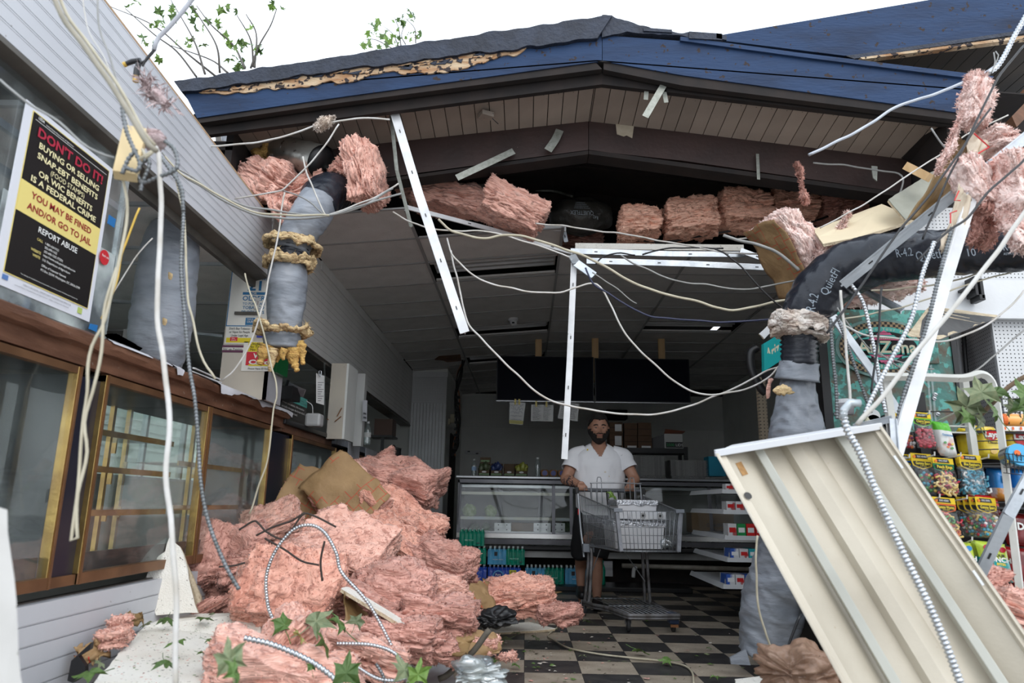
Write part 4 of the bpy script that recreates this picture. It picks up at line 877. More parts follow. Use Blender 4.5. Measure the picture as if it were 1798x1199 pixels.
z1=carton(1096,761,1119,783,'lower brown carton nearest the man on the black shelf',tape=True,base=zsh+.001);z2=carton(1120,761,1145,783,'lower brown carton right of the one nearest the man',tape=True,base=zsh+.001)
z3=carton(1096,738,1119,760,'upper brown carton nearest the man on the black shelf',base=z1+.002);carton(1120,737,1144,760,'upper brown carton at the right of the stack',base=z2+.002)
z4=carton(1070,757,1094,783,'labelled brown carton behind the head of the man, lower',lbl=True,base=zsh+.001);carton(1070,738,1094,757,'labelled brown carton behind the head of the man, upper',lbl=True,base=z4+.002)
t=empty('lid_carton',UY(1183,783,YS+.04),'open white carton with black printed band and brown flap on the black shelf','box');p,q=UY(1166,757,YS+.04),UY(1199,783,YS+.04);dz=zsh+.001-q.z
MB().lim(p.x,q.x,YS+.04,YS+.36,q.z+dz,p.z+dz).build('body',mat('white_carton',(.50,.50,.48),None,rough=.8),t);MB().lim(p.x+.02,q.x,YS+.037,YS+.04,q.z+dz+.01,q.z+dz+.09).build('black_band',BLK,t)
MB().slab([(p.x,YS+.04,p.z+dz),(q.x,YS+.04,p.z+dz),(q.x+.03,YS-.03,p.z+dz+.03),(p.x+.01,YS+.0,p.z+dz+.06)],(0,.004,.004)).build('flap',mat('flap_brown',(.20,.07,.04),None),t)
MB().slab([(p.x-.17,YS+.1,q.z+dz),(p.x,YS+.04,q.z+dz),(p.x,YS+.04,p.z+dz),(p.x-.17,YS+.1,p.z+dz-.06)],(0,.01,0)).build('open_side',BLK,t)
text('2500',(p.x+.03,YS+.035,q.z+dz+.03),(1,0,0),(0,0,1),.04,mat('green_print',(.02,.35,.10),None),t,wdt=.11);text('LIDS',(p.x+.16,YS+.035,q.z+dz+.03),(1,0,0),(0,0,1),.04,INKW,t,wdt=.10)
bx(1065,719,1102,735,12.5,.3,'dark_wall_box',DARK,label='dark box on the back wall above the man',cat='box')
t=tag(empty('hook_plate',UY(832,795,13.9)),'small white mounting plate with two holes on the back wall','bracket');a,b=UY(816,791,13.95),UY(845,798,13.95);MB().lim(a.x,b.x,13.93,13.95,b.z,a.z).build('plate',WHITE,t)
for u in(.25,.75):c=a.lerp(b,u);MB().lim(c.x-.025,c.x+.025,13.925,13.93,c.z-.012,c.z+.012).build('hole',BLK,t)
t=empty('charred_conduit',(-.95,11.1,1.0),'charred black vertical cable bundle hanging beside the white column','cable')
P=[UY(812,632,10.5),UY(806,660,10.5),UY(803,700,10.6),UY(803,740,10.7),UY(800,780,10.8),UY(797,800,10.8)]
for k in range(4):MB().tube(catmull([q+V3((.04*math.sin(i*2+k),.02*k,0))for i,q in enumerate(P)],8),.016-.002*k,6).build('strand',BLK if k<3 else mat('copper_strand',(.25,.09,.04),None),t)
for i in range(9):q=UY(804-i*.6,700+i*11,10.55);MB().lathe(q,[(.03,0),(.035,.02),(.03,.04)],8).build('clamp_loop',BLK,t)
t=empty('fuse_box',UY(793,735,11.6),'small cream switch box with wires on the jamb by the column','box')
for a,b in(((786,735),(790,745)),((791,727),(797,742))):bx(*a,*b,11.55,.06,'cover',mat('cream_plastic',(.45,.40,.28),None),t)
MB().prism([UY(763,632,9.6),UY(770,627,9.6),UY(808,624,9.5),UY(810,634,9.4),UY(785,636,9.4),UY(778,633,9.4)],(0,.02,.02)).build('charred_board',mat('charred_brown',(.10,.045,.02),(.05,.03,.02),8,.8),label='charred brown board sticking out of the ceiling near the column',cat='board')
t=empty('steel_pot',UZ(1225,1022,0)+V3((0,.1,0)),'dark stainless round bin on the floor under the counter','bin')
p=UZ(1225,1024,0);p.z=0;MB().lathe(p,[(.16,0),(.17,.02),(.17,.26),(.175,.27),(.16,.27)],28).build('body',STEELD,t,smooth=True)
t=empty('waste_pipe',UY(1150,997,9.1),'white plastic waste pipe with elbow under the counter','pipe');PV=mat('dirty_pvc',(.42,.39,.34),(.3,.27,.22),9,.5)
MB().tube([UY(1092,993,9.1),UY(1340,1000,9.1)],.028,12).build('run',PV,t,smooth=True);MB().tube(catmull([UY(1118,994,9.1),UY(1113,1000,9.08),UY(1112,1014,9.08)],5),.024,12).build('elbow',mat('white_pvc',(.7,.7,.7),None),t,smooth=True)
bx(1060,985,1076,1012,9.1,.2,'leg_block',STEEL,t)
plinth=tag(MB().lim(-.9,1.9,YD-.62,YD-.05,0,.05).build('floor_plinth',BLK,bevel=.008),'long low black plinth along the foot of the deli counter','plinth')
WG=mat('green_tinted_bottle',(.01,.33,.20),(.02,.45,.30),6,.15,trans=.25,spec=.8,coat=.5);WB=mat('blue_tinted_bottle',(.12,.45,.70),(.30,.60,.78),6,.15,trans=.25,coat=.5);WD=mat('navy_tinted_bottle',(.03,.08,.30),None,rough=.2,coat=.5)
CLR=mat('aqua_clear_neck',(.20,.38,.36),(.12,.25,.24),8,.15,trans=.4,coat=.4)
def wmesh(m,nm):
    mb=MB();mb.lathe((0,0,0),[(.030,0),(.033,.012),(.031,.06),(.033,.11),(.031,.14),(.014,.178),(.014,.185)],10);o=mb.build(nm,m,None,smooth=True);me=o.data;bpy.data.objects.remove(o)
    return me
WM={k:wmesh(m,'bottle')for k,m in(('g',WG),('b',WB),('d',WD))}
o=MB().lathe((0,0,0),[(.015,0),(.015,.018),(.001,.018)],8).build('c',mat('white_cap',(.62,.68,.68),None));CAPM=o.data;bpy.data.objects.remove(o)
def film(name,c,a):
    if name in MATS:return MATS[name]
    m=mat(name,c,tuple(min(1,q*1.4)for q in c),9,.2,alpha=a,bump=1,bscale=25);return m
FG,FB,FC,FN=film('green_film',(.0,.30,.19),.62),film('blue_film2',(.09,.42,.72),.62),film('clear_film2',(.45,.65,.70),.25),film('navy_film',(.02,.07,.42),.9)
def water_case(x0,x1,ybot,Y,kind,lab,zbase,nx=7,ny=3):
    a,b=UY(x0,ybot,Y),UY(x1,ybot,Y);W=b.x-a.x;p=W/nx;sc=min(1.25,p/.066)
    t=empty('water_case',((a.x+b.x)/2,Y+ny*p/2,zbase),lab,'water case','shrink-wrapped cases of bottled water')
    for i in range(nx):
        for j in range(ny):
            k='d' if kind=='pure' else('b' if kind=='blue' or(kind=='mix' and i<nx/2)else 'g')
            o=bpy.data.objects.new('bottle',WM[k]);COL.objects.link(o);o.parent=t
            o.location=V3((a.x+p*(i+.5),Y+p*(j+.5),zbase))-t.location;o.scale=(sc,sc,1.06)
            c=bpy.data.objects.new('cap',CAPM);COL.objects.link(c);c.parent=o;c.location=(0,0,.175)
    H=.145*1.06
    def wrap(u0,u1,m,nm='shrink_film'):
        xs0,xs1=a.x+W*u0,a.x+W*u1;n=max(4,int((u1-u0)*nx*6));vs=[]
        for i in range(n+1):
            x=xs0+(xs1-xs0)*i/n;ph=(x-a.x)/p*2*math.pi;dy=-.006-.004*(1-math.cos(ph));dy=-.010+.006*(0.5+.5*math.cos(ph))
            vs+=[(x,Y+dy,zbase+.002),(x,Y+dy,zbase+H*.8),(x,Y+dy+.012,zbase+H+.005),(x,Y+dy+.03,zbase+H+.02)]
        return MB().add(vs,[(i*4+j,i*4+4+j,i*4+5+j,i*4+1+j)for i in range(n)for j in range(3)]).build(nm,m,t,smooth=True)
    yt=Y-.016
    def lab_t(s,u,z,h,wd,m=INKW,al='C'):text(s,(a.x+W*u,yt,zbase+z),(1,0,0),(0,0,1),h,m,t,wdt=wd,align=al)
    if kind=='mix':wrap(0,.5,FB);wrap(.5,1,FG);lab_t('RECYCLE',.72,.065,.014,.10);lab_t('POLAND SPRING',.28,.055,.01,.12);MB().lim(a.x+W*.18,a.x+W*.26,yt,yt+.002,zbase+.10,zbase+.145).build('label_square',BLK,t);MB().lim(a.x+W*.86,a.x+W*.93,yt,yt+.002,zbase+.03,zbase+.042).build('barcode',INK,t)
    elif kind=='green':wrap(0,1,FG);lab_t('RECYCLE',.4,.06,.014,.10);MB().lim(a.x+W*.7,a.x+W*.82,yt,yt+.002,zbase+.03,zbase+.042).build('barcode',INK,t)
    elif kind=='blue':wrap(0,1,FB);MB().lim(a.x+W*.3,a.x+W*.45,yt,yt+.002,zbase+.10,zbase+.145).build('label_square',BLK,t);lab_t('POLAND',.5,.055,.01,.08)
    else:
        wrap(0,1,FN)
        u=.32 if W>.3 else-1
        if u>0:
            c=V3((a.x+W*u,yt,zbase+.08));MB().lathe(c,[(.066,-.001),(.066,.0)],24,Matrix.Rotation(math.pi/2,3,'X')).build('pale_disc',mat('sky_disc',(.12,.40,.70),None),t);MB().lathe(c+V3((0,-.002,0)),[(.052,-.001),(.052,.0)],24,Matrix.Rotation(math.pi/2,3,'X')).build('round_logo',mat('logo_navy',(.02,.04,.28),None),t)
            text('Pure',c+V3((0,-.004,.006)),(1,0,0),(0,0,1),.024,INKW,t,wdt=.06,align='C',bold=.02);text('Life',c+V3((0,-.004,-.028)),(1,0,0),(0,0,1),.022,INKW,t,wdt=.045,align='C',bold=.02)
        for x_,s in((.76,'40'),)if W>.3 else((.2,'40'),):
            MB().lim(a.x+W*x_-.04,a.x+W*x_+.04,yt,yt+.002,zbase+.005,zbase+.15).build('yellow_panel',mat('lemon_panel',(.75,.75,.03),None),t);text(s,(a.x+W*x_,yt-.002,zbase+.115),(1,0,0),(0,0,1),.028,INK,t,wdt=.06,align='C');MB().lathe((a.x+W*x_,yt-.003,zbase+.02),[(.018,0),(.018,.05),(.007,.07)],10,Matrix.Diagonal((1,.1,1))).build('bottle_picture',mat('picture_blue',(.35,.5,.75),None),t)
        if W>.3:MB().lathe((a.x+W*.92,yt-.003,zbase+.02),[(.02,0),(.02,.08),(.007,.1)],10,Matrix.Diagonal((1,.1,1))).build('bottle_picture',mat('picture_blue',(.35,.5,.75),None),t)
Yw=YD-.42;zb=.051;hh=.205
water_case(856,914,1022,Yw,'pure','blue case of bottled water with round logo and yellow panel, at the bottom',zb,8)
water_case(856,921,992,Yw,'mix','half blue half green case of bottled water on top of the navy case',zb+hh,8)
water_case(816,854,1015,Yw+.02,'pure','navy case with yellow panel beside the insulation heap, lowest of three',zb,4)
water_case(811,853,990,Yw+.02,'green','green case of bottled water in the middle of the left stack of three',zb+hh,5)
water_case(806,850,960,Yw+.0,'green','green case of bottled water on top of the left stack of three',zb+2*hh,6)
water_case(922,990,1020,Yw,'mix','blue and green case of bottled water standing low, left of the cart leg',zb,9)
water_case(992,1030,1018,Yw+.02,'blue','blue case of bottled water partly behind the cart legs',zb,5)
bottle(1058,'single green bottle standing on the plinth beside the leg of the man',1.25,base=(UY(1058,1016,Yw).x,Yw+.05,zb),m=WG,capm=WG)
t=empty('snack_gondola',(2.3,6.4,0),'white metal gondola shelving with candy cartons left of the fallen light','shelf');gond=t
YG=6.2
MB().lim(2.15,2.9,YG,YG+1.2,0,.12).build('base',BLK,t);MB().lim(2.5,2.54,YG,YG+1.2,.12,1.55).build('back_panel',DARK,t)
shz=[]
for k,(x0,yl,x1,yr)in enumerate(((1271,860,1330,857),(1273,896,1335,892),(1276,941,1332,950),(1280,980,1330,996),(1273,1027,1322,1045))):
    a,b=UY(x0,yl,YG),UY(x1,yr,YG);z=a.z
    MB().slab([(a.x,YG,z),(2.5,YG,z),(2.5,YG+1.2,z),(a.x,YG+1.2,z)],(0,0,-.02)).build('shelf',WHITE,t);MB().slab([(a.x,YG+0,z+.01),(a.x,YG+1.2,z+.01),(a.x-.02,YG+1.2,z-.03),(a.x-.02,YG,z-.03)],(-.004,0,0)).build('price_rail',WHITE,t);MB().lim(a.x-.015,2.5,YG-.004,YG,z-.03,z+.005).build('end_rail',WHITE,t)
    shz.append((a.x,z))
CB=[(mat('white_carton_print',(.62,.62,.62),(.4,.1,.1),9,.5,mixpos=(.55,.6)),'white'),(mat('candy_red',(.55,.02,.02),None,rough=.4),'red'),(mat('candy_green',(.02,.25,.07),None,rough=.4),'green'),(mat('candy_blue',(.03,.10,.42),(.6,.6,.6),8,.4,mixpos=(.5,.55)),'blue and white'),(mat('candy_teal',(.02,.35,.38),None),'teal')]
def carton_row(k,cols,h,dy,lab):
    x,z=shz[k]
    for i,c in enumerate(cols):
        y0=YG+.02+0*i;xw=.085
        tt=MB().lim(x+.02+i*xw*.92,x+.02+(i+1)*xw*.92-.006,YG+.02+.0*i,YG+.02+dy,z+.002,z+.002+h).build('candy_carton',CB[c][0],bevel=.002,label=f'{CB[c][1]} candy carton on the {lab}, {["first","second","third","fourth","fifth","sixth"][i]} from the aisle end',cat='box',group='candy cartons on the gondola')
        MB().lim(x+.03+i*xw*.92,x+.01+(i+1)*xw*.92-.006,YG+.018,YG+.02,z+.3*h,z+.7*h).build('label',PAPER if c else CB[1][0],tt)
carton_row(1,[0,0,3],.075,.15,'second gondola shelf');carton_row(2,[0,2,1,1,1],.10,.15,'middle gondola shelf');carton_row(3,[3,0,4,0],.075,.2,'fourth gondola shelf');carton_row(4,[3,0,3,0,3],.08,.2,'lowest gondola shelf');carton_row(0,[0],.05,.1,'top gondola shelf')
PK=mat('pink_glass_wool',(.87,.46,.35),(.56,.23,.16),6,.95,bump=1.1,bscale=30,stretch=(.55,.55,8),mixpos=(.42,.66),spots=(.16,.09,.06),sscale=48,sthr=.70,sheen=.3)  # darker bands: dirt between layers, plus crevice shade put into the colour
PKP=mat('pale_pink_wool',(.88,.51,.41),(.58,.27,.20),6,.95,bump=1.1,bscale=34,stretch=(.6,.6,6),mixpos=(.43,.68),spots=(.25,.12,.10),sscale=60,sthr=.73,sheen=.3)
PKD=mat('dirty_pink_wool',(.70,.37,.30),(.34,.16,.12),5,.95,bump=1.1,bscale=34,stretch=(.7,.7,5),mixpos=(.40,.70),spots=(.08,.05,.035),sscale=42,sthr=.68,sheen=.2)
PKS=mat('salmon_wool',(.98,.58,.43),(.66,.28,.18),6,.95,bump=1.1,bscale=30,stretch=(.5,.5,8),mixpos=(.46,.74),spots=(.20,.09,.06),sscale=40,sthr=.69)
PKW=mat('pale_rose_wool',(.92,.72,.66),(.84,.50,.43),7,.95,bump=1.1,bscale=34,stretch=(.7,.7,4),mixpos=(.5,.75))
WWOOL=mat('white_wool',(.80,.74,.68),(.62,.50,.40),9,.95,bump=2,bscale=50)
KP=mat('kraft_facing',(.36,.23,.11),(.26,.16,.075),5,.7,bump=.6,bscale=30)
def _kraft():
    n,L,b=nodes_of(KP);t=n.new('ShaderNodeTexCoord');br=n.new('ShaderNodeTexBrick');L(t.outputs['Object'],br.inputs['Vector'])
    br.inputs['Scale'].default_value=5.5;br.inputs['Mortar Size'].default_value=.010;br.inputs['Brick Width'].default_value=.5;br.inputs['Row Height'].default_value=.42
    nz=n.new('ShaderNodeTexNoise');nz.inputs['Scale'].default_value=2.5;L(t.outputs['Object'],nz.inputs['Vector']);gt=n.new('ShaderNodeMath');gt.operation='GREATER_THAN';gt.inputs[1].default_value=.5;L(nz.outputs['Fac'],gt.inputs[0])
    mu=n.new('ShaderNodeMath');mu.operation='MULTIPLY';L(br.outputs['Fac'],mu.inputs[0]);L(gt.outputs[0],mu.inputs[1])
    src=b.inputs['Base Color'].links[0].from_socket;mx=n.new('ShaderNodeMix');mx.data_type='RGBA';L(mu.outputs[0],mx.inputs[0]);L(src,mx.inputs[6]);mx.inputs[7].default_value=(.50,.03,.02,1);L(mx.outputs[2],b.inputs['Base Color'])
_kraft()
def cube_grid(n):
    q=np.linspace(-1,1,n+1);U,V=np.meshgrid(q,q,indexing='ij');U=U.ravel();V=V.ravel();O=np.ones_like(U);P=[];Fs=[];k=0
    for ax in range(3):
        for s in(-1,1):
            c=[None]*3;c[ax]=O*s;c[(ax+1)%3]=U;c[(ax+2)%3]=V;P.append(np.stack(c,1))
            for i in range(n):
                for j in range(n):
                    a=k+i*(n+1)+j;f=(a,a+n+1,a+n+2,a+1);Fs.append(f if s>0 else f[::-1])
            k+=(n+1)**2
    P=np.concatenate(P);key=np.round(P*1000).astype(int);_,idx,inv=np.unique(key,axis=0,return_index=True,return_inverse=True);inv=inv.ravel()
    return P[idx],[tuple(int(inv[v])for v in f)for f in Fs]
_CG={}
def batt(c,dims,rot,seed,m=PK,name='insulation_batt',label=None,group=None,parent=None,rnd=.32,lump=.12,lay=.028,bend=0,taper=0,n=38,fuzz=900,kraft=None,kmar=1.06,cat='insulation',flen=.03,twist=0):
    """torn batt: dims along local x (length), y (width), z (thickness, layers stacked along z); rot euler"""
    if n not in _CG:_CG[n]=cube_grid(n)
    Q,Fs=_CG[n];h=np.array(dims)/2;c=np.array(c,float)
    def warp(q,off=0):
        s=q/np.linalg.norm(q,axis=1,keepdims=True);r=q*(1-rnd)+s*rnd*1.25;p=r*h;p[:,1:]*=(1-taper*(q[:,:1]*.5+.5))
        nn=s*np.array([1,1,1]);low=fbm(p*5.5+seed*3.1,2)*lump*float(h.mean())*1.5;med=fbm(p*16+seed,2)*.018
        edge=np.clip(1-np.abs(s[:,2]),0,1)
        c1=vn(np.stack([p[:,0]*4+seed,p[:,1]*4,p[:,2]*44+fbm(p*5,2)*2.4],1));c2=vn(np.stack([p[:,0]*8,p[:,1]*8+seed,p[:,2]*95+fbm(p*9+4,2)*3],1))
        layr=(np.minimum(1,np.abs(c1)*4.5)-1)*lay*1.5*edge+(np.minimum(1,np.abs(c2)*3)-1)*lay*.7*edge+c2*lay*.3*edge
        fine=vn(p*55+seed)*.007+np.abs(vn(p*27+seed))*.010-.004
        p=p+nn*(low+med+layr+fine+off)[:,None]
        if twist:a=p[:,0]*twist;y,z=p[:,1].copy(),p[:,2].copy();p[:,1]=y*np.cos(a)-z*np.sin(a);p[:,2]=y*np.sin(a)+z*np.cos(a)
        if bend:p[:,2]=p[:,2]-bend*p[:,0]**2
        return p
    P=warp(Q.copy());from mathutils import Euler
    R=np.array(Euler(rot).to_matrix());W=P
    mb=MB();mb.add(W.tolist(),Fs)
    fuzz=int(fuzz*(3 if c[1]<3.4 else 5));flen=flen*.42;lay=lay*1.25
    if fuzz:
        rg=np.random.default_rng(seed);F_=np.array(Fs);fi=rg.integers(0,len(F_),fuzz);q=W[F_[fi]];o=q.mean(1);nr=np.cross(q[:,1]-q[:,0],q[:,2]-q[:,0]);nr/=np.linalg.norm(nr,axis=1,keepdims=True)+1e-9
        tg=q[:,1]-q[:,0];tg/=np.linalg.norm(tg,axis=1,keepdims=True)+1e-9;d=nr*rg.uniform(.2,1,(fuzz,1))+rg.normal(0,.55,(fuzz,3));d/=np.linalg.norm(d,axis=1,keepdims=True);L=flen*rg.uniform(.3,1.3,(fuzz,1));wd=(.0011+.0013*rg.random((fuzz,1)))*(.5 if c[1]<3.4 else 1)
        s_=np.cross(d,nr)+tg*.1;s_/=np.linalg.norm(s_,axis=1,keepdims=True)+1e-9;o=o-nr*.004
        V=np.stack([o-s_*wd,o+s_*wd,o+d*L*.6+s_*wd*.7+rg.normal(0,.003,(fuzz,3)),o+d*L+rg.normal(0,.004,(fuzz,3))],1).reshape(-1,3)
        mb.add(V.tolist(),[(4*i,4*i+1,4*i+2,4*i+3)for i in range(fuzz)])
    root=None
    if kraft is None:
        o=mb.build(name,m,None,smooth=True,label=label,cat=cat if label else None,group=group,origin=(0,0,0));o.location=c;o.rotation_euler=rot
        return o
    root=empty(name,c,label,cat,group);root.rotation_euler=rot
    mb.v=[tuple(q)for q in(np.array(mb.v)@R.T+c)];mb.build('wool',m,root,smooth=True)
    k=18;q=np.linspace(-kmar,kmar,k+1);U,V=np.meshgrid(q,q,indexing='ij');U=U.ravel();V=V.ravel()
    q3=np.stack([U,V,np.ones_like(U)*kraft],1);s=q3/np.linalg.norm(q3,axis=1,keepdims=True);r=q3*(1-rnd*.8)+s*rnd*.8*1.25;p=r*h*1.02
    p[:,1:]*=(1-taper*(np.clip(q3[:,:1],-1,1)*.5+.5));p[:,2]+=kraft*(.022+fbm(p*5.5+seed*3.1,2)*lump*float(h.mean())*1.2+.008*vn(p*14+seed));p[:,0]+=fbm(p*11+seed,2)*.018;p[:,1]+=fbm(p*11+seed+9,2)*.018
    if twist:a=p[:,0]*twist;y,z=p[:,1].copy(),p[:,2].copy();p[:,1]=y*np.cos(a)-z*np.sin(a);p[:,2]=y*np.sin(a)+z*np.cos(a)
    if bend:p[:,2]=p[:,2]-bend*p[:,0]**2
    W2=p@R.T+c;fs=[(i*(k+1)+j,(i+1)*(k+1)+j,(i+1)*(k+1)+j+1,i*(k+1)+j+1)for i in range(k)for j in range(k)]
    o=MB().add(W2.tolist(),fs).build('kraft_facing',KP,root,smooth=True);sm=o.modifiers.new('thick','SOLIDIFY');sm.thickness=.003
    return root
def B(x,y,Y,dims,rot,seed,m=PK,lab='',grp=None,**k):
    return batt(UY(x,y,Y),dims,[math.radians(a)for a in rot],seed,m,label=lab,group=grp,**k)
GA='pink batts on the torn ceiling edge'
B(642,308,4.45,(.44,.34,.20),(15,78,8),1,PKP,'tall pink batt standing upright beside the black duct elbow, left of the steel bar',GA,bend=.3,fuzz=1300)
B(600,300,4.45,(.16,.14,.12),(0,20,30),61,PKP,'small pink tuft hanging on the left side of the upright batt',None,lump=.3)
B(735,330,5.3,(.30,.3,.22),(0,20,10),2,PKS,'salmon batt half hidden behind the leaning steel bar',GA)
B(800,352,5.2,(.75,.4,.20),(5,14,-6),3,PKP,'long pale pink batt sagging along the torn ceiling edge',GA,bend=.25,fuzz=1300)
B(898,368,5.05,(.50,.42,.26),(10,22,12),4,PKP,'bulging pale pink batt left of the black plastic duct bag',GA,fuzz=1300)
B(1122,396,5.45,(0.319,0.373,0.213),(0,2,0),5,PKS,'square salmon batt right of the black plastic duct bag',GA,rnd=.3)
B(1211,387,5.45,(0.411,0.376,0.250),(0,-3,0),6,PKS,'layered salmon batt second from the black duct bag',GA,rnd=.35)
B(1303,370,5.45,(0.406,0.379,0.270),(0,2,0),7,PKS,'blocky salmon batt third from the black duct bag',GA,rnd=.3)
B(1385,368,5.55,(0.361,0.344,0.223),(0,8,0),8,PKS,'salmon batt fourth from the black duct bag, behind the hanging shred',GA)
B(1478,366,5.55,(0.465,0.338,0.203),(0,-4,0),9,PKD,'dark shaded salmon batt at the right end of the row',GA)
B(1010,425,6.5,(.5,.3,.14),(0,0,0),10,PKD,'flat brownish batt under the black plastic duct bag',GA,fuzz=300)
B(1406,318,4.5,(.30,.10,.07),(0,85,10),11,PKD,'long thin pink shred dangling from the electrical conduit',None,lump=.5,fuzz=700,taper=.5)
B(1395,440,4.6,(.55,.42,.20),(10,60,20),12,PKW,'large pale pink batt draped over the bent grid behind the black duct',GA,bend=.5,fuzz=1500,kraft=-1,kmar=1.0)
B(1470,412,4.3,(.32,.12,.08),(0,-60,0),13,PKW,'white pink wisp hanging over the ceiling panel beside the large batt',None,lump=.7,taper=.6,fuzz=900,flen=.06)
B(1525,505,3.9,(.5,.10,.10),(0,-10,0),14,PKW,'ragged pale wisp under the black duct near the armoured cables',None,lump=.6,fuzz=700,flen=.05)
B(1500,520,4.6,(.45,.25,.14),(0,8,0),15,PKD,'dusky pink batt behind the ragged wisp under the black duct',GA)
B(487,320,4.6,(.40,.34,.24),(0,40,-20),16,PKP,'torn pale pink batt spilling below the galvanised duct end',GA,lump=.3,fuzz=1300)
B(535,335,4.55,(.34,.2,.16),(0,-15,0),17,PKP,'pink wool piece to the right of the spilled batt above the black elbow',GA,lump=.3)
B(500,372,4.4,(.30,.14,.12),(0,60,0),18,PKP,'pink wool shred hanging left of the grey duct',None,lump=.4)
def sheet(px,Y,m,name,th=.004,sub=6,wav=.02,**k):
    """quad patch draped in depth: px = 4 corners with depth offsets"""
    C=[UY(x,y,Y+d)for x,y,d in px];n=14;V=[]
    for i in range(n+1):
        for j in range(n+1):
            u,v=i/n,j/n;p=C[0].lerp(C[1],u).lerp(C[3].lerp(C[2],u),v);w_=float(fbm(np.array([[u*3+Y*7+C[0].x*3,v*3,1.]]),2)[0]);e=.25*wav if 0<i<n and 0<j<n else wav*.7
            V.append(p+V3((w_*e,-abs(w_)*wav*1.5,float(vn(np.array([[u*9+3,v*9,C[0].x]]))[0])*e)))
    o=MB().add(V,[(i*(n+1)+j,(i+1)*(n+1)+j,(i+1)*(n+1)+j+1,i*(n+1)+j+1)for i in range(n)for j in range(n)]).build(name,m,smooth=True,**k)
    s=o.modifiers.new('thick','SOLIDIFY');s.thickness=th;return o
B(1712,175,3.1,(.26,.06,.05),(0,100,0),20,PKW,'pale wool wisp hanging at the top right from the steel conduit',None,lump=.5,flen=.05,fuzz=1200,taper=-.6)
B(1670,250,3.1,(.40,.06,.05),(0,118,0),21,PKW,'long pale wool strip above the hanging kraft paper sheet',None,lump=.4,flen=.04,fuzz=1200)
KP2=mat('plain_kraft',(.30,.19,.08),(.19,.12,.05),6,.6,bump=.5,bscale=20)
sheet([(1678,235,0),(1712,260,.05),(1640,380,.1),(1588,392,.12)],3.15,KP2,'kraft_sheet',label='long brown kraft paper sheet hanging at the upper right',cat='paper')
KPP=mat('pale_printed_kraft',(.62,.52,.40),(.50,.42,.32),8,.7);MATS['pale_printed_kraft']=KPP
t=sheet([(1704,232,0),(1738,256,-.02),(1700,295,0),(1688,300,.02)],3.05,KPP,'printed_paper',label='pale printed kraft paper scrap with a red angular line, upper right',cat='paper')
RP=mat('red_print',(.60,.05,.05),None)
MB().tube([UY(1710,234,2.98),UY(1737,258,2.98),UY(1697,282,2.99)],.004,5).build('red_line',RP,t)
t=sheet([(1683,330,0),(1706,350,.0),(1668,450,.05),(1640,440,.05)],2.95,KPP,'printed_paper',label='narrow pale paper strip with red marks wrapped on the white grid bar',cat='paper')
for a,b,c_ in(((1684,335),(1676,352),(1686,352)),((1680,370),(1669,374),(1669,392))):MB().tube([UY(*a,2.86),UY(*b,2.86),UY(*c_,2.86)],.003,5).build('red_line',RP,t)
B(1710,318,3.0,(.24,.13,.11),(0,70,0),22,PKW,'ragged pink clump below the printed kraft scrap',None,lump=.3,fuzz=1200)
B(1762,245,3.1,(.15,.14,.10),(0,0,0),23,PKW,'small pink clump on the slanting steel stud at the upper right',None,lump=.3)
B(1745,335,3.0,(.28,.10,.08),(0,120,0),24,PKD,'dusky pink clump behind the black wires at the right edge',None,lump=.35,fuzz=1200)
B(1792,330,2.9,(.32,.15,.11),(0,80,0),25,PKW,'large pale pink clump hanging at the right edge of the scene',None,lump=.3,fuzz=1400,flen=.05)
B(1783,400,2.9,(.20,.10,.08),(0,80,0),26,PKW,'wispy tail below the large clump at the right edge',None,lump=.5,fuzz=900,flen=.05)
B(1725,385,3.1,(.22,.10,.08),(0,95,0),27,PKD,'dusky thin wool tail in front of the black duct at the right',None,lump=.5,fuzz=800,flen=.05)
GH='pink batts heaped on the floor'
def H(x,y,Y,dims,rot,seed,m,lab,**k):return B(x,y,Y,tuple(d*.9 for d in dims),rot,seed,m,lab,GH,**k)
H(700,845,5.6,(.72,.5,.30),(20,15,-10),31,PKD,'dirty pink batt at the very top of the heap, right of the kraft roll',fuzz=1500,lump=.2)
H(640,830,5.9,(.6,.3,.22),(0,-20,0),32,PKD,'dirty pink batt behind the kraft roll at the top of the heap',fuzz=1000,lump=.25)
H(612,872,5.1,(.44,.60,.22),(62,-46,18),33,PKP,'kraft-faced roll leaning upright on top of the heap',kraft=1,bend=.5,fuzz=1000)
H(545,880,5.2,(.44,.42,.16),(70,25,12),34,PK,'batt with brown printed facing, upper left of the heap',kraft=1,fuzz=1000)
H(708,908,5.2,(.62,.45,.20),(25,28,5),35,PK,'folded pink batt on the right slope of the heap under the dirty top batt',fuzz=1400,lump=.2)
H(690,955,4.9,(.52,.35,.24),(30,30,0),36,PK,'pink batt below the folded batt on the right slope',fuzz=1200)
H(600,965,4.4,(.62,.48,.26),(35,18,-8),37,PKP,'broad pink batt facing forward in the middle of the heap',fuzz=1800,bend=.15)
H(510,1035,3.75,(.54,.42,.30),(60,8,5),38,PK,'large bright pink block with layered edge at the front of the heap',rnd=.3,fuzz=2200,n=34)
H(405,985,4.3,(.50,.46,.34),(50,-12,10),39,PKD,'rumpled dark pink batt at the left side of the heap',fuzz=1800,lump=.24)
H(478,925,4.9,(.44,.42,.26),(30,-25,10),40,PKP,'pink batt behind the front block, towards the cases',fuzz=1000)
H(772,992,4.9,(.52,.42,.30),(10,18,-18),41,PKD,'big speckled square batt on the right side of the heap',rnd=.35,fuzz=1600)
H(690,1050,4.1,(.46,.44,.34),(20,10,0),42,PKD,'rounded pink batt under the square batt, beside the tile panel',rnd=.7,fuzz=1400)
H(770,1040,4.3,(.34,.3,.16),(0,10,10),43,PKP,'small pale wool clump below the speckled square batt',lump=.35,fuzz=1000)
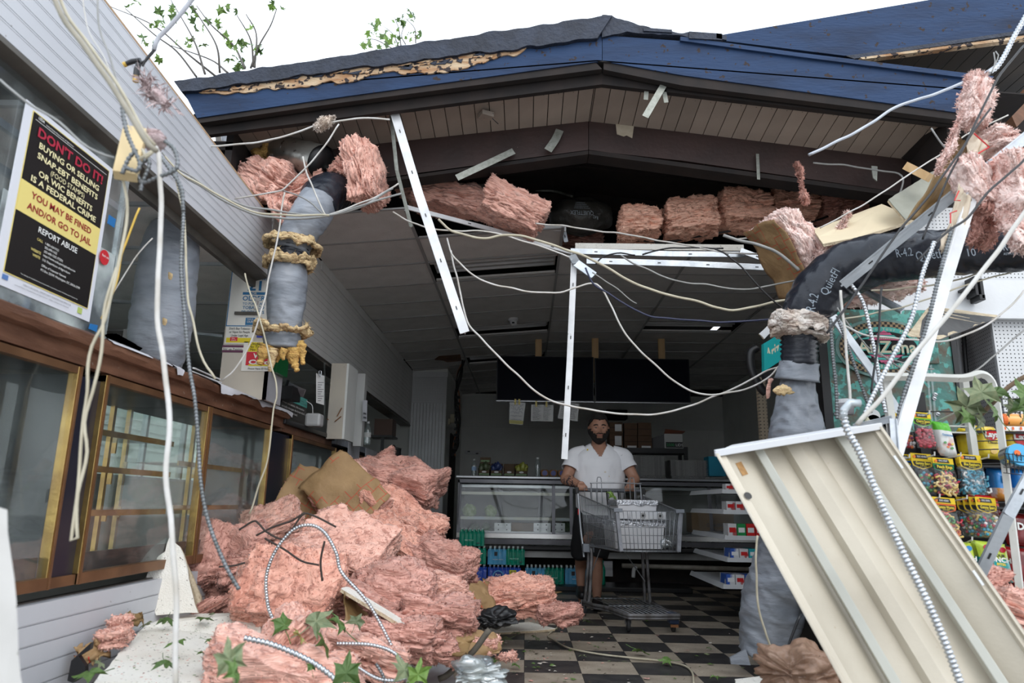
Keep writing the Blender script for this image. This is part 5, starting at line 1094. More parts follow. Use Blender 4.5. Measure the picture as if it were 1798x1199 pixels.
H(640,1075,3.9,(.42,.34,.24),(0,20,0),44,PKD,'shaded pink batt under the slanting white tile panel',fuzz=900)
H(765,1085,3.9,(.46,.34,.20),(0,5,0),45,PKD,'dirty flattened batt above the torn kraft sheet',lump=.3,fuzz=1200)
H(905,1052,5.0,(.56,.30,.24),(15,-3,6),46,PK,'long pink batt lying flat on the floor right of the heap',rnd=.3,fuzz=1500)
H(980,1080,5.0,(.28,.22,.11),(0,0,10),47,PKD,'ragged pink scrap at the right end of the floor batts',lump=.4,fuzz=1200)
H(500,1130,3.0,(.30,.24,.18),(30,-40,10),48,PKP,'pale fluffy clump below the front block, by the green leaves',lump=.3,fuzz=1200)
H(500,1180,2.85,(.60,.34,.18),(10,12,5),49,PKP,'wide pale batt along the bottom edge under the armoured cable',lump=.2,fuzz=1600)
H(640,1150,3.3,(.42,.32,.18),(0,14,0),50,PKP,'crumpled pink batt at the bottom centre by the white panels',lump=.28,fuzz=1200)
H(700,1115,3.6,(.40,.30,.18),(0,5,0),51,PKD,'grey-flecked wool under the end of the tile panel',lump=.3,fuzz=1000)
H(735,1130,3.6,(.32,.24,.12),(0,0,20),52,PKD,'loose pink tuft left of the leafy litter',lump=.35,fuzz=900)
H(840,1135,3.9,(.22,.16,.07),(0,0,0),53,PKP,'small pink tuft lying on the first dark tile',lump=.4,fuzz=700)
H(888,1153,3.85,(.10,.06,.03),(0,0,0),54,PKP,'tiny pink shred on a tan floor tile',lump=.4,fuzz=200,n=10)
H(395,1060,3.9,(.34,.16,.14),(0,-30,20),55,PKD,'thin torn pink strip trailing over the white panel',lump=.35,fuzz=900)
H(208,1100,3.2,(.13,.12,.11),(0,0,0),56,PKP,'small pink tuft against the slatted wall, upper',lump=.3,fuzz=700,n=16)
H(196,1122,3.1,(.11,.09,.07),(0,0,0),57,PKP,'grey-pink fluff under the small tuft by the slatted wall',lump=.3,fuzz=500,n=14)
H(440,1000,4.2,(.26,.2,.2),(0,0,0),58,PKD,'narrow pink wedge between the rumpled batt and the front block',lump=.3)
H(1762,1150,3.05,(.52,.3,.40),(0,20,0),62,PKD,'grey-pink batt pile at the lower right corner behind the fallen light',fuzz=1500)
H(1792,1085,3.0,(.30,.22,.18),(0,20,0),63,PKP,'upper pink batt of the pile at the lower right corner',fuzz=1000)
B(1742,1030,3.1,(.13,.10,.12),(0,0,0),64,PKD,'pink tuft caught between the hanging candy bags',None,lump=.3,fuzz=700,n=14)
B(1480,905,0,(0,0,0),(0,0,0),0)if False else None
def ks(px,Y,lab,m=KP):return sheet(px,Y,m,'kraft_sheet',wav=.035,label=lab,cat='paper',group='kraft facing scraps in the heap')
ks([(770,1120,0),(870,1105,.2),(880,1150,.1),(720,1160,-.1)],3.75,'torn kraft sheet curling up at the front right of the heap')
ks([(712,1145,0),(760,1110,.1),(828,1122,.1),(822,1150,-.1)],3.62,'dark folded kraft sheet below the dirty flattened batt',KP2)
ks([(800,1030,0),(860,1020,.4),(872,1075,.2),(815,1062,-.05)],4.5,'printed kraft flap under the speckled square batt')
ks([(845,1018,.4),(930,1028,.4),(985,1042,.3),(850,1050,.1)],5.2,'flat brown kraft edge behind the long floor batt',KP2)
ks([(600,1040,0),(640,1060,.2),(700,1150,.1),(612,1120,-.1)],3.65,'dark kraft sheet in shadow below the front block',KP2)
ks([(640,1135,0),(700,1130,.1),(712,1150,0),(650,1158,-.1)],3.5,'small kraft scrap between the bottom batts',KP2)
t=ks([(140,1135,0),(190,1118,.15),(196,1150,.1),(140,1178,0)],3.0,'brown kraft scrap with black strip against the slatted wall')
MB().prism([UY(x,y,2.93)for x,y in((118,1195),(125,1160),(160,1128),(158,1140),(138,1152),(150,1170),(150,1185),(128,1199))],(0,.02,0)).build('black_fabric',BLK,label='black fabric strip curling beside the slatted wall',cat='fabric')
ks([(225,1080,0),(250,1075,.1),(252,1092,.1),(222,1098,0)],3.35,'small brown kraft corner behind the white floor panel',KP2)
def panel(P,t,lab,m=CTW,name='ceiling_panel',edge=True,cat='panel'):
    e=empty(name,V3(np.mean([list(p)for p in P],0)),lab,cat)
    P=[V3(p)for p in P];n=(P[1]-P[0]).cross(P[-1]-P[0]).normalized();
    O=[]
    for a,b in zip(P,P[1:]+P[:1]):
        k=max(2,int((b-a).length/.04))
        for i in range(k):
            q=a.lerp(b,i/k);j=float(fbm(np.array([[q.x*9,q.y*9,q.z*9]]),2)[0])*.008;s=(b-a).normalized().cross(n);O.append(q+s*j if i else q)
    MB().prism(O,n*t*.25).build('face',m,e);MB().prism([q+n*t*.25+(V3(np.mean([list(p)for p in P],0))-q)*.006 for q in O],n*t*.75).build('core',CTWL if edge else m,e);return e
panel([UZ(150,1215,.30),UZ(272,1078,.36),UZ(455,1075,.40),UZ(470,1110,.30),UZ(400,1199,.30),UZ(390,1230,.28)],.03,'big white ceiling panel littered with leaves, lying at the lower left')
panel([UY(-30,880,1.3),UY(13,895,1.32),UY(45,1230,1.3),UY(-30,1240,1.28)],.02,'speckled white ceiling tile edge standing at the extreme left',mat('grey_white_tile',(.52,.51,.49),(.44,.43,.41),5,.9,spots=(.2,.18,.15),sscale=70,sthr=.66))
panel([UY(256,1014,3.68),UY(270,986,3.7),UY(290,968,3.72),UY(297,944,3.74),UY(316,960,3.74),UY(330,1000,3.72),UY(348,1076,3.7),UY(274,1080,3.66)],.03,'speckled broken ceiling tile leaning beside the display case')
panel([UY(312,968,3.9),UY(322,972,3.9),UY(352,1045,3.85),UY(358,1072,3.8),UY(346,1070,3.8),UY(330,1030,3.85)],.03,'narrow strip of broken tile standing edge-on by the heap',CTWL)
panel([UY(600,1032,3.62),UY(612,1030,3.75),UY(722,1096,3.65),UY(714,1100,3.5)],.02,'slanting white tile panel stuck into the front of the heap')
panel([UZ(668,1165,.10),UZ(700,1150,.12),UZ(790,1165,.06),UZ(800,1199,.05),UZ(690,1215,.05)],.015,'white board lying flat at the bottom centre',WHITE,'white_board',False,'board')
panel([UZ(680,1195,.03),UZ(760,1190,.03),UZ(960,1215,.02),UZ(700,1230,.02)],.012,'second white board at the bottom edge of the scene',WHITE,'white_board',False,'board')
panel([UZ(850,1098,.03),UZ(930,1092,.03),UZ(975,1103,.03),UZ(940,1106,.02),UZ(852,1110,.02)],.02,'white tile strip under the long floor batt',CTW,'ceiling_panel')
panel([UZ(772,1150,.03),UZ(800,1148,.05),UZ(805,1158,.03),UZ(780,1168,.02)],.01,'small broken white tile in the leafy litter')
panel([UZ(1290,1192,.03),UZ(1340,1186,.04),UZ(1400,1199,.03),UZ(1400,1230,.02),UZ(1285,1225,.02)],.03,'white tile corner at the bottom, left of the fallen light',CTW)
B(870,1085,4.3,(.26,.16,.07),(0,0,5),70,BLK,'crumpled black plastic bag in front of the long floor batt',None,fuzz=0,lump=.5,cat='bag',name='plastic_bag')
B(835,1180,3.2,(.22,.12,.10),(0,0,10),71,glass('crumpled_plastic',(.7,.75,.8),.3,.1,.35),'crumpled clear plastic wrap at the bottom, on the floor',None,fuzz=0,lump=.5,cat='plastic',name='plastic_wrap')
B(1420,1182,3.3,(.30,.2,.16),(0,0,10),72,mat('tan_carrier_bag',(.42,.27,.19),(.30,.18,.12),7,.3,alpha=.85,bump=2,bscale=14),'crumpled tan plastic carrier bag at the foot of the grey duct sleeve',None,fuzz=0,lump=.45,cat='bag',name='plastic_bag')
B(800,1140,3.9,(.3,.16,.05),(0,0,0),73,mat('navy_cloth',(.01,.015,.06),None,rough=.8),'dark navy cloth scrap in the leafy litter',None,fuzz=0,lump=.4,cat='cloth',name='cloth_scrap')
def wool_ring(c,ax,r,h,seed,m,parent,n=64,rag=.4,flare=.03,name='wool_collar'):
    """ragged tube of wool round axis ax"""
    s,u,d=frame_from(ax);vs=[];K=11
    for i in range(K):
        t=i/(K-1)
        for j in range(n):
            a=2*math.pi*j/n;q=np.array([[math.cos(a)*2+seed,math.sin(a)*2,t*2]]);q2=np.array([[math.cos(a)*5+seed,math.sin(a)*5,0.]])
            rr=r+.012+flare*t*t+.02*float(fbm(q,2)[0])+.014*float(fbm(np.array([[math.cos(a)*11+seed,math.sin(a)*11,t*6]]),3)[0]);hh=h*t*(1+rag*float(fbm(q2,2)[0])*(1 if t>.3 else 0));vs.append(V3(c)+(s*math.cos(a)+u*math.sin(a))*rr+d*hh)
    o=MB().add(vs,[(i*n+j,i*n+(j+1)%n,(i+1)*n+(j+1)%n,(i+1)*n+j)for i in range(K-1)for j in range(n)]).build(name,m,parent,smooth=True)
    sm=o.modifiers.new('thick','SOLIDIFY');sm.thickness=.02
    mb=MB();rg=random.Random(seed)
    for i in range(700):
        p=rg.choice(vs);e=(p-V3(c));e=(e-d*e.dot(d)).normalized();q=p+(e*rg.uniform(.2,1)+V3((rg.gauss(0,.6),rg.gauss(0,.6),rg.gauss(0,.6))))*.022;sd_=V3((rg.gauss(0,1),rg.gauss(0,1),rg.gauss(0,1)))*.0012;mb.add([p-sd_,p+sd_,q+sd_*.5],[(0,1,2)])
    mb.build(name+'_fibres',m,parent,kind='stuff');return o
t=empty('hanging_duct',UY(495,625,4.3),'grey taped flexible duct hanging from the attic, with torn yellow wool at its end','duct')
duct('black_elbow',[UY(607,345,4.75),UY(590,336,4.55),UY(566,345,4.4),UY(555,362,4.33)],[.12,.15,.15,.13],DUCTB,5,parent=t)
duct('upper_jacket',[UY(560,352,4.34),UY(543,380,4.3),UY(522,415,4.3),UY(513,440,4.3)],[.125,.13,.125,.115],DUCTG,6,parent=t)
duct('core',[UY(515,430,4.3),UY(506,470,4.3)],[.10,.10],DUCTB,7,parent=t,ring=.02)
duct('lower_jacket',[UY(508,462,4.3),UY(504,510,4.3),UY(499,560,4.3),UY(497,585,4.3)],[.12,.13,.12,.105],DUCTG,8,parent=t)
duct('tape_cuff',[UY(497,580,4.3),UY(495,600,4.3),UY(494,612,4.3)],[.10,.115,.105],DUCTG,9,parent=t,wrinkle=.02)
wool_ring(UY(514,420,4.3),UY(506,470,4.3)-UY(514,420,4.3),.12,.06,3,YWP,t,flare=.04);wool_ring(UY(508,470,4.3),V3((.0,0,1)),.115,.06,4,YWP,t,rag=.8)
wool_ring(UY(496,588,4.3),V3((0,0,1)),.11,.045,5,YWP,t,rag=.9,flare=.05)
for k,(a,b,c_,d_,w_)in enumerate(((468,606,455,640,.05),(480,612,474,652,.035),(500,612,498,632,.03),(515,610,522,652,.05),(526,600,532,640,.04),(490,612,486,636,.03))):
    A_,B_=UY(a,b,4.22 if k<3 else 4.3),UY(c_,d_,4.22 if k<3 else 4.3);P=resample([A_,A_.lerp(B_,.5)+V3((random.uniform(-.02,.02),0,0)),B_],.01);mb=MB();mb.tube(P,[w_*(1-.75*i/len(P))*(1+.3*float(vn(np.array([[i*.7,k,0]]))[0]))for i in range(len(P))],10)
    mb.build('wool_tatter',YWOOL if k!=1 else YWP,t,smooth=True)
t=empty('galvanised_duct',UY(500,265,4.6),'short galvanised pipe with torn tape and yellow wool under the soffit','duct')
a,b=UY(440,250,4.9),UY(566,285,4.45)
duct('pipe',[a.lerp(b,.3),b],[.118,.12],GALV,11,parent=t,wrinkle=.004,cap=False);duct('inner_dark',[a.lerp(b,.5),b.lerp(a,.02)],[.112,.114],BLK,11,parent=t,wrinkle=0)
duct('tape_wrap',[UY(425,235,5.0),a,a.lerp(b,.22)],[.16,.15,.14],DUCTG,12,parent=t);duct('tape_wrap',[a.lerp(b,.38),a.lerp(b,.62)],[.13,.125],mat('silver_tape',(.42,.42,.42),(.3,.3,.3),6,.3,metal=.6,bump=1,bscale=20),14,parent=t,wrinkle=.02)
batt(a.lerp(b,.30)+V3((0,-.05,.0)),(.13,.2,.27),(0,.3,0),15,YWOOL,name='wool_patch',parent=None,fuzz=200,n=12,lump=.3,label='yellow wool patch bulging between the tape wraps of the galvanised pipe',cat='insulation')
t=empty('black_duct',UY(1440,500,3.8),'fat black plastic flexible duct curving down from the right edge','duct')
duct('jacket',[UY(1900,425,3.3),UY(1800,434,3.4),UY(1720,440,3.5),UY(1620,447,3.6),UY(1530,458,3.7),UY(1465,487,3.8),UY(1428,530,3.85),UY(1410,575,3.9)],[.125,.125,.125,.125,.14,.155,.15,.128],DUCTB,21,parent=t,wrinkle=.012,n=56,step=.009)
cc=UY(1405,567,3.9)
def dtext(s,x,y,hpx,ang,wpx=None,bold=0):
    Y=3.9;
    c=UY(x,y,3.52);k=(UY(x+10,y,3.52)-c).length/10;a=math.radians(ang);xd=V3((math.cos(a),0,math.sin(a)));ud=V3((-math.sin(a),0,math.cos(a)))
    text(s,c,xd,ud,hpx*k,mat('grey_duct_print',(.35,.40,.44),None,rough=.6),t,wdt=wpx*k if wpx else None,name='printed_mark')
PRM=mat('grey_duct_mark',(.22,.26,.30),None,rough=.6)
for s_,x,y,Y,h,wd,an in(('R-4.2',1430,548,3.685,.05,.10,72),('QuietFlex',1452,520,3.66,.045,.22,60),('R-4.2',1575,452,3.475,.045,.085,8),('QuietFlex',1610,458,3.43,.05,.20,8),('10',1700,450,3.345,.04,.04,4),('R-4.2',1762,440,3.26,.04,.085,3),('ASTM E-96',1762,448,3.26,.012,.07,3)):
    a_=math.radians(an);text(s_,UY(x,y,Y),(math.cos(a_),0,math.sin(a_)),(-math.sin(a_),0,math.cos(a_)),h,PRM,t,wdt=wd,name='printed_mark')
wool_ring(UY(1408,560,3.9),UY(1402,590,3.9)-UY(1408,560,3.9),.125,.085,7,WWOOL,t,rag=.25,flare=.0)
batt(UY(1404,578,3.88),(.29,.22,.10),(0,.12,0),75,WWOOL,name='white_wool_cuff',label='cuff of dirty white wool around the end of the black duct',cat='insulation',fuzz=700,n=20,lump=.12,flen=.02)
duct('ribbed_core',[UY(1403,585,3.92),UY(1404,640,3.95)],[.098,.10],DUCTB,22,parent=t,ring=.022,wrinkle=.004)
duct('tape_wrap',[UY(1405,636,3.95),UY(1402,668,3.97)],[.105,.125],DUCTG,23,parent=t,wrinkle=.015)
t2=empty('grey_duct_sleeve',UZ(1345,1172,0),'long grey plastic duct sleeve sagging from the black duct to the floor','duct')
duct('sleeve',[UY(1400,664,4.0),UY(1397,700,4.0),UY(1397,780,4.05),UY(1393,880,4.15),UY(1378,980,4.3),UY(1358,1070,4.45),UY(1342,1150,4.5)],[.09,.155,.165,.165,.175,.185,.16],DUCTG,24,parent=t2,wrinkle=.02,n=56)
q=UY(1375,685,3.83);blob(q,.045,YWP,'wool_hole',5,.4,(1.1,.4,.6),10,t2)
e=UY(1300,1160,4.42);MB().prism([UY(1282,1155,4.4),UY(1310,1140,4.4),UY(1318,1168,4.4),UY(1284,1166,4.4)],(0,.02,0)).build('torn_flap',DUCTG,t2)
t=empty('duct_bag',UY(1020,400,6.0),'closed black plastic bag of flexible duct among the batts in the attic','bag')
bagm=mat('dusty_black_plastic',(.018,.018,.018),(.05,.047,.04),3,.35,bump=1.2,bscale=14)
blob(UY(1018,380,5.9),.285,bagm,'bag',3,.12,(1.0,.6,.60),26,t)
c=UY(1012,372,5.70);GP=mat('grey_duct_print',(.35,.40,.44),None,rough=.6)
text('QUIETFLEX',UY(1042,371,5.70),(-1,0,.04),(0,0,-1),.038,GP,t,wdt=.20);text('R-4.2',UY(1050,380,5.70),(-1,0,.3),(0,0,-1),.03,GP,t,wdt=.045)
for i in range(4):text('ACOUSTICAL FLEXIBLE AIR DUCT',UY(1036-3*i,365-3.2*i,5.70+.002*i),(-1,0,.04),(0,0,-1),.010,GP,t,wdt=.14-.02*i)
bx(766,322,874,350,5.9,.3,'metal_box',STRAP,label='dusty galvanised sheet metal box behind the batts in the attic',cat='box')
MB().tube(catmull([UY(940,334,6.3),UY(975,336,6.3),UY(1005,345,6.2)],6),.012,8).build('flex_pipe',STRAP,label='thin grey pipe ending at the black bag in the attic',cat='pipe',smooth=True)
ENAM=mat('cream_enamel',(.54,.49,.40),(.42,.375,.30),2.2,.42,bump=.1,spots=(.36,.28,.2),sscale=30,sthr=.76);ENW=mat('white_enamel_edge',(.60,.62,.66),(.62,.62,.62),5,.4,spots=(.3,.25,.2),sscale=60,sthr=.75)
t=empty('fallen_light_fixture',UY(1600,1320,2.3),'big cream metal ceiling light housing hanging diagonally in the right foreground','light')
TL,TR=UY(1256,796,2.50),UY(1549,748,2.62);BL,BR=UY(1556,1340,2.22),UY(1880,1335,2.36)
BR=TR+(BL-TL)*1.0
ax=(TR-TL);Wd=ax.length;ax.normalize();lx=(BL-TL);Ln=lx.length;lx.normalize();nn=ax.cross(lx).normalized()
if nn.y<0:nn=-nn
nn=(nn+V3((.22,0,.5))).normalized()
prof=[(0,0),(.018,0),(.022,.012),(.05,.014),(.06,.03),(.225,.10),(.40,.105),(.43,.075),(.50,.06),(.56,.075),(.60,.105),(.775,.10),(.94,.03),(.95,.014),(.978,.012),(.982,0),(1,0)];prof=[(u,d*1.3)for u,d in prof]
mb=MB();N=24;vs=[]
for i in range(N+1):
    for u,d in prof:vs.append(TL+ax*(Wd*u)+lx*(Ln*i/N)+nn*(d+.0015*float(vn(np.array([[i*.8,u*9,0]]))[0])))
k=len(prof);mb.add(vs,[(i*k+j,(i+1)*k+j,(i+1)*k+j+1,i*k+j+1)for i in range(N)for j in range(k-1)]);o=mb.build('reflector',ENAM,t,auto=.5);sm=o.modifiers.new('thick','SOLIDIFY');sm.thickness=.0015
for u in(.235,.735):
    p=TL+ax*(Wd*(u+.02))+nn*.085+lx*.02;q=p+lx*(Ln-.04);MB().bar(p,q,.030,.05,nn).build('tube_rail',mat('pale_green_enamel',(.44,.44,.39),(.36,.36,.32),3,.4),t,bevel=.003)
for s,e_ in((0,'end_cap'),(Ln,'end_cap')):
    A_=TL+lx*s;MB().slab([A_,A_+ax*Wd,A_+ax*Wd*.86+nn*.15,A_+ax*Wd*.14+nn*.15],lx*(-.004 if s==0 else.004)).build(e_,ENW,t);MB().bar(A_+nn*.006,A_+ax*Wd+nn*.006,.024,.012,nn).build('end_lip',ENW,t,bevel=.002)
MB().slab([TL+ax*Wd*.14+nn*.15,TL+ax*Wd*.86+nn*.15,TL+ax*Wd*.86+nn*.15+lx*Ln,TL+ax*Wd*.14+nn*.15+lx*Ln],nn*.002).build('housing_back',ENW,t)
for u0,u1 in((0,.14),(1,.86)):MB().slab([TL+ax*Wd*u0,TL+ax*Wd*u1+nn*.15,TL+ax*Wd*u1+nn*.15+lx*Ln,TL+ax*Wd*u0+lx*Ln],nn*.002).build('housing_side',ENW,t)
def fp(u,v,d):return TL+ax*(Wd*u)+lx*v+nn*d
def dint(u):
    for(a,b),(c,d)in zip(prof,prof[1:]):
        if a<=u<=c:return b+(d-b)*(u-a)/(c-a+1e-9)
MB().slab([fp(.085,.055,dint(.085)-.003),fp(.125,.055,dint(.125)-.003),fp(.125,.105,dint(.125)-.003),fp(.085,.105,dint(.085)-.003)],nn*.001).build('tan_sticker',mat('tan_sticker',(.40,.22,.08),(.28,.15,.06),60,.7),t)
MB().lathe(fp(.05,.17,.010),[(.013,0),(.013,.002)],12,Matrix((ax,lx,nn)).transposed()).build('knockout',BLK,t)
for u,v in((.955,.12),(.955,.55),(.955,.85)):MB().bar(fp(u,v,.008),fp(u,v+.05,.008),.008,.004,nn).build('edge_notch',WHITE,t)
def tee(pts,Y,wpx,lab,m=TBAR,prof='T',cat='bar',slots=True,up=None,name='grid_bar'):
    """bent metal member; pts (x,y,dY)"""
    P=[UY(x,y,Y+d)for x,y,d in pts];w_=wpx*Y/F;t=empty(name,P[0],lab,cat)
    for i,(a,b)in enumerate(zip(P,P[1:])):
        U_=up or V3((0,-1,0));MB().bar(a,b,w_,.006,U_).build('flange',m,t)
        s,u,d=frame_from(b-a,U_);MB().bar(a+u*.0-V3((0,-.018,0)),b-V3((0,-.018,0)),.008,.035,U_).build('web',m,t)
        MB().bar(a+s*w_*.42-u*-.006,b+s*w_*.42-u*-.006,w_*.12,.008,U_).build('lip',m,t)
        if slots:
            L=(b-a).length;n=max(1,int(L/.28))
            for k in range(n):
                c=a.lerp(b,(k+.5)/n)+u*.0055;MB().bar(c-d*.012,c+d*.012,.006,.003,U_).build('slot',BLK,t)
    return t
tee([(692,196,0),(735,340,-.05),(816,584,-.15)],4.35,17,'long white grid bar leaning diagonally down from the torn ceiling',TWHITE)
tee([(686,194,.1),(697,300,.1),(722,398,.2)],4.35,7,'thin rusty steel strip hanging behind the leaning white bar',STRAP,slots=False)
tee([(1008,455,0),(1000,640,0),(991,806,0)],4.7,11,'vertical grid bar hanging in front of the man, mid-picture',TWHITE)
tee([(714,364,0),(860,402,.2),(1006,444,.3)],4.95,9,'bent white grid runner sagging along the torn ceiling edge, left part',TWHITE)
tee([(1002,441,0),(1180,446,0),(1308,447,0)],5.2,11,'upper of the two parallel steel grid runners at the torn ceiling edge')
tee([(1030,458,0),(1200,463,0),(1372,471,0)],5.15,12,'lower of the two parallel steel grid runners at the torn ceiling edge')
tee([(1300,440,0),(1360,462,0),(1410,484,-.2)],5.15,11,'bent steel grid piece leading to the black duct from the parallel runners')
tee([(1372,472,0),(1400,505,-.1)],5.0,12,'short bent steel grid piece dropping behind the large draped batt')
tee([(1004,448,0),(1012,462,-.05),(1043,484,-.1)],4.72,15,'short twisted grid piece at the top of the vertical bar',slots=False)
MB().bar(UY(1010,433,5.25),UY(1305,436,5.25),.05,.03,V3((0,-1,0))).build('cream_panel_edge',CTW,label='long cream edge of a broken ceiling panel above the steel runners',cat='panel')
tee([(948,400,0),(994,402,0)],5.6,11,'short white grid piece under the black plastic bag',TWHITE);tee([(990,405,.1),(994,425,.1)],5.6,8,'short upright steel piece under the black plastic bag')
tee([(1722,292,0),(1655,510,-.1),(1572,800,-.25)],3.0,22,'long white metal bar slanting down at the right, in front of the green sign',TWHITE,name='steel_bar',cat='bar',slots=False)
tee([(1830,218,-.1),(1690,330,0),(1480,500,.4)],3.05,20,'perforated grey steel stud slanting across the black duct',TBAR,name='steel_stud',cat='stud')
tee([(1815,822,0),(1770,905,0),(1703,1045,.1)],2.75,21,'perforated grey steel stud slanting in front of the candy rack',TBAR,name='steel_stud',cat='stud')
tee([(1462,555,0),(1530,650,0),(1592,745,0)],3.55,15,'blue-grey steel channel slanting across the round logo panel',TBAR,name='steel_stud',cat='stud',slots=False)
tee([(1585,545,0),(1500,500,.2),(1440,470,.4)],3.7,10,'grey steel angle behind the black duct, upper right',TBAR,slots=False)
tee([(1572,800,0),(1567,735,0),(1500,750,.1)],2.75,12,'grey angled steel bracket standing on top of the fallen light',TBAR,slots=False)
panel([UY(1430,402,4.4),UY(1548,358,4.5),UY(1612,383,4.3),UY(1500,418,4.1),UY(1445,428,4.1)],.02,'cream ceiling panel lying across above the black duct',mat('cream_panel',(.70,.60,.42),(.62,.52,.36),3,.8))
panel([UY(1560,350,4.2),UY(1640,300,4.4),UY(1640,340,4.3),UY(1590,385,4.1)],.02,'grey-green broken panel behind the kraft sheet at the right',mat('greenish_panel',(.30,.30,.25),(.22,.22,.18),5,.8))
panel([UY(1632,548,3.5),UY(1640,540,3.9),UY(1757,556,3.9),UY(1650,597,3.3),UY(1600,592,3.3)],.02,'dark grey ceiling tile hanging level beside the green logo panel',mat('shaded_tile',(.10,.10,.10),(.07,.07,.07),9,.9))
panel([UY(1333,586,4.4),UY(1375,545,4.4),UY(1380,560,4.4),UY(1342,595,4.4)],.02,'small white panel sliver above the turquoise sign',WHITE)
MB().bar(UY(1592,292,4.2),UY(1632,312,4.1),.05,.05).build('wood_block',PINE,label='short raw wood block behind the kraft sheet at the upper right',cat='wood')
MB().bar(UY(238,230,1.72),UY(220,310,1.68),.055,.035).build('wood_block',mat('fresh_pine',(.70,.56,.33),(.62,.47,.25),3,.7),label='fresh-cut wood block hanging in the tangle of cables, upper left',cat='wood')
CW=mat('white_cable',(.60,.59,.57),(.46,.43,.38),12,.45);CY=mat('yellowed_cable',(.50,.46,.35),(.38,.34,.25),10,.5);CBK=mat('black_cable',(.012,.012,.014),None,rough=.35)
CG=mat('grey_cable',(.30,.30,.29),(.22,.22,.21),9,.45);CYE=mat('yellow_cable',(.62,.40,.07),None,rough=.4);ARM=mat('armoured_steel',(.56,.58,.60),(.40,.42,.44),30,.28,metal=.85);ARMD=mat('dark_armoured_steel',(.20,.21,.22),(.12,.13,.13),20,.35,metal=.7)
def cable(pts,Y,rpx,m,lab,arm=False,loose=0,name=None,parent=None,seed=0,pitch=None):
    """pts: (x, y[, dY])"""
    P=catmull([UY(p[0],p[1],Y+(p[2]if len(p)>2 else 0))for p in pts],8);r=rpx*Y/F
    if not arm:
        P=resample(P,.025)
        if len(P)>3:P=[q+V3((float(vn(np.array([[i*.25+seed,1.5,0]]))[0]),0,float(vn(np.array([[i*.25+seed,9.5,0]]))[0])))*.006 if 0<i<len(P)-1 else q for i,q in enumerate(P)]
        mb=MB().tube(P,r,7)
    else:
        pt=pitch or max(.0115,r*1.5);P=resample(P,pt/4);mb=MB().tube(P,[r*(.68+.40*(.5+.5*math.cos(i*math.pi/2)))for i in range(len(P))],9)
    return mb.build(name or('armoured_cable' if arm else 'cable'),m,parent,smooth=True,label=lab,cat='cable' if lab else None)
cable([(785,418),(800,455),(840,488),(890,504),(930,513),(980,513),(1010,505),(1040,498),(1056,508),(1075,540),(1100,590),(1150,640),(1200,680),(1245,693),(1300,685),(1345,665),(1372,640)],4.4,1.7,CW,'white cable winding from the ceiling edge, looping low right to the ribbed duct')
cable([(792,440),(820,560),(850,600),(900,650),(950,695),(1000,712),(1060,724),(1130,728),(1180,722),(1230,706),(1290,680),(1340,655),(1380,640)],4.45,1.8,CW,'white cable drooping lowest, passing just above the head of the man')
cable([(770,385),(800,408),(850,418),(900,412),(1000,440),(1050,462),(1110,495),(1160,515),(1220,528),(1260,540),(1290,545),(1340,535),(1400,522),(1440,515)],4.35,2.4,CY,'thick yellowed cable crossing from the left bar to the black duct')
cable([(1090,448),(1125,468),(1180,490),(1240,500),(1290,508),(1330,505),(1400,492),(1450,480)],4.5,1.6,CG,'grey-white cable sagging under the parallel steel runners')
cable([(690,372),(750,400),(860,408),(940,430),(1000,452)],4.5,1.6,CW,'white cable following the sagging grid runner at the left')
cable([(940,392),(1000,398),(1100,412),(1200,430),(1290,445),(1360,446)],4.9,1.6,CW,'straight white cable across the front of the salmon batts')
cable([(1040,478),(1060,490),(1080,505),(1105,525),(1118,533)],4.5,1.2,CG,'thin frayed grey cable hanging from the twisted grid piece')
cable([(1028,470),(1045,500),(1075,520),(1120,545),(1160,558),(1220,563),(1290,565),(1360,560),(1430,548),(1500,530),(1545,512),(1580,500)],4.1,1.7,mat('navy_cable',(.02,.025,.06),None,rough=.4),'dark navy cable running low to the black duct and beyond')
cable([(1255,437),(1275,445),(1300,468),(1340,510),(1380,545)],4.3,1.6,CBK,'black cable bending down in front of the steel runners')
cable([(1046,464),(1060,450),(1085,445),(1115,448)],4.8,1.4,CBK,'short black cable loop on the steel runners');cable([(1128,447),(1160,438),(1220,434),(1270,436)],4.9,1.5,CBK,'short black cable lying on the cream panel edge')
cable([(1085,420),(1160,424),(1230,415),(1300,402),(1380,398),(1440,385),(1510,355)],5.5,2.0,CBK,'black cable along the foot of the salmon batts')
cable([(1270,413),(1310,425),(1360,440),(1400,470),(1402,475)],4.4,3.0,CG,'grey armoured whip bending over the large draped batt')
cable([(1295,420),(1350,412),(1400,405)],4.8,1.6,CW,'short white cable in front of the cream panel at the right')
cable([(1420,272),(1450,258),(1490,238),(1530,215),(1570,190),(1620,172),(1680,150),(1725,130),(1745,118)],4.0,3.0,mat('grey_conduit',(.42,.45,.50),(.34,.36,.40),8,.35,metal=.4),'smooth grey conduit rising from the dangling shred to the upper right')
cable([(1735,128),(1750,118),(1765,95),(1780,65),(1800,30),(1820,-10)],3.6,5,ARM,'armoured steel cable at the top right corner',True)
cable([(1428,286),(1480,290),(1540,298),(1572,303),(1585,315),(1582,335),(1575,348)],4.6,1.8,CG,'grey cable clipped along the brown beam and curling down')
MB().prism([UY(1530,291,4.6),UY(1541,292,4.6),UY(1540,318,4.6),UY(1533,312,4.6)],(0,.01,0)).build('cable_clamp',STRAP,label='small steel clamp holding the cable on the brown beam',cat='clamp')
cable([(1440,400),(1500,368),(1560,330),(1640,278),(1700,235),(1770,202)],3.9,1.4,CW,'thin taut white cable rising to the upper right corner')
cable([(1635,225),(1655,252),(1675,275)],3.4,1.6,CG,'short stiff grey rod poking out of the hanging kraft sheet')
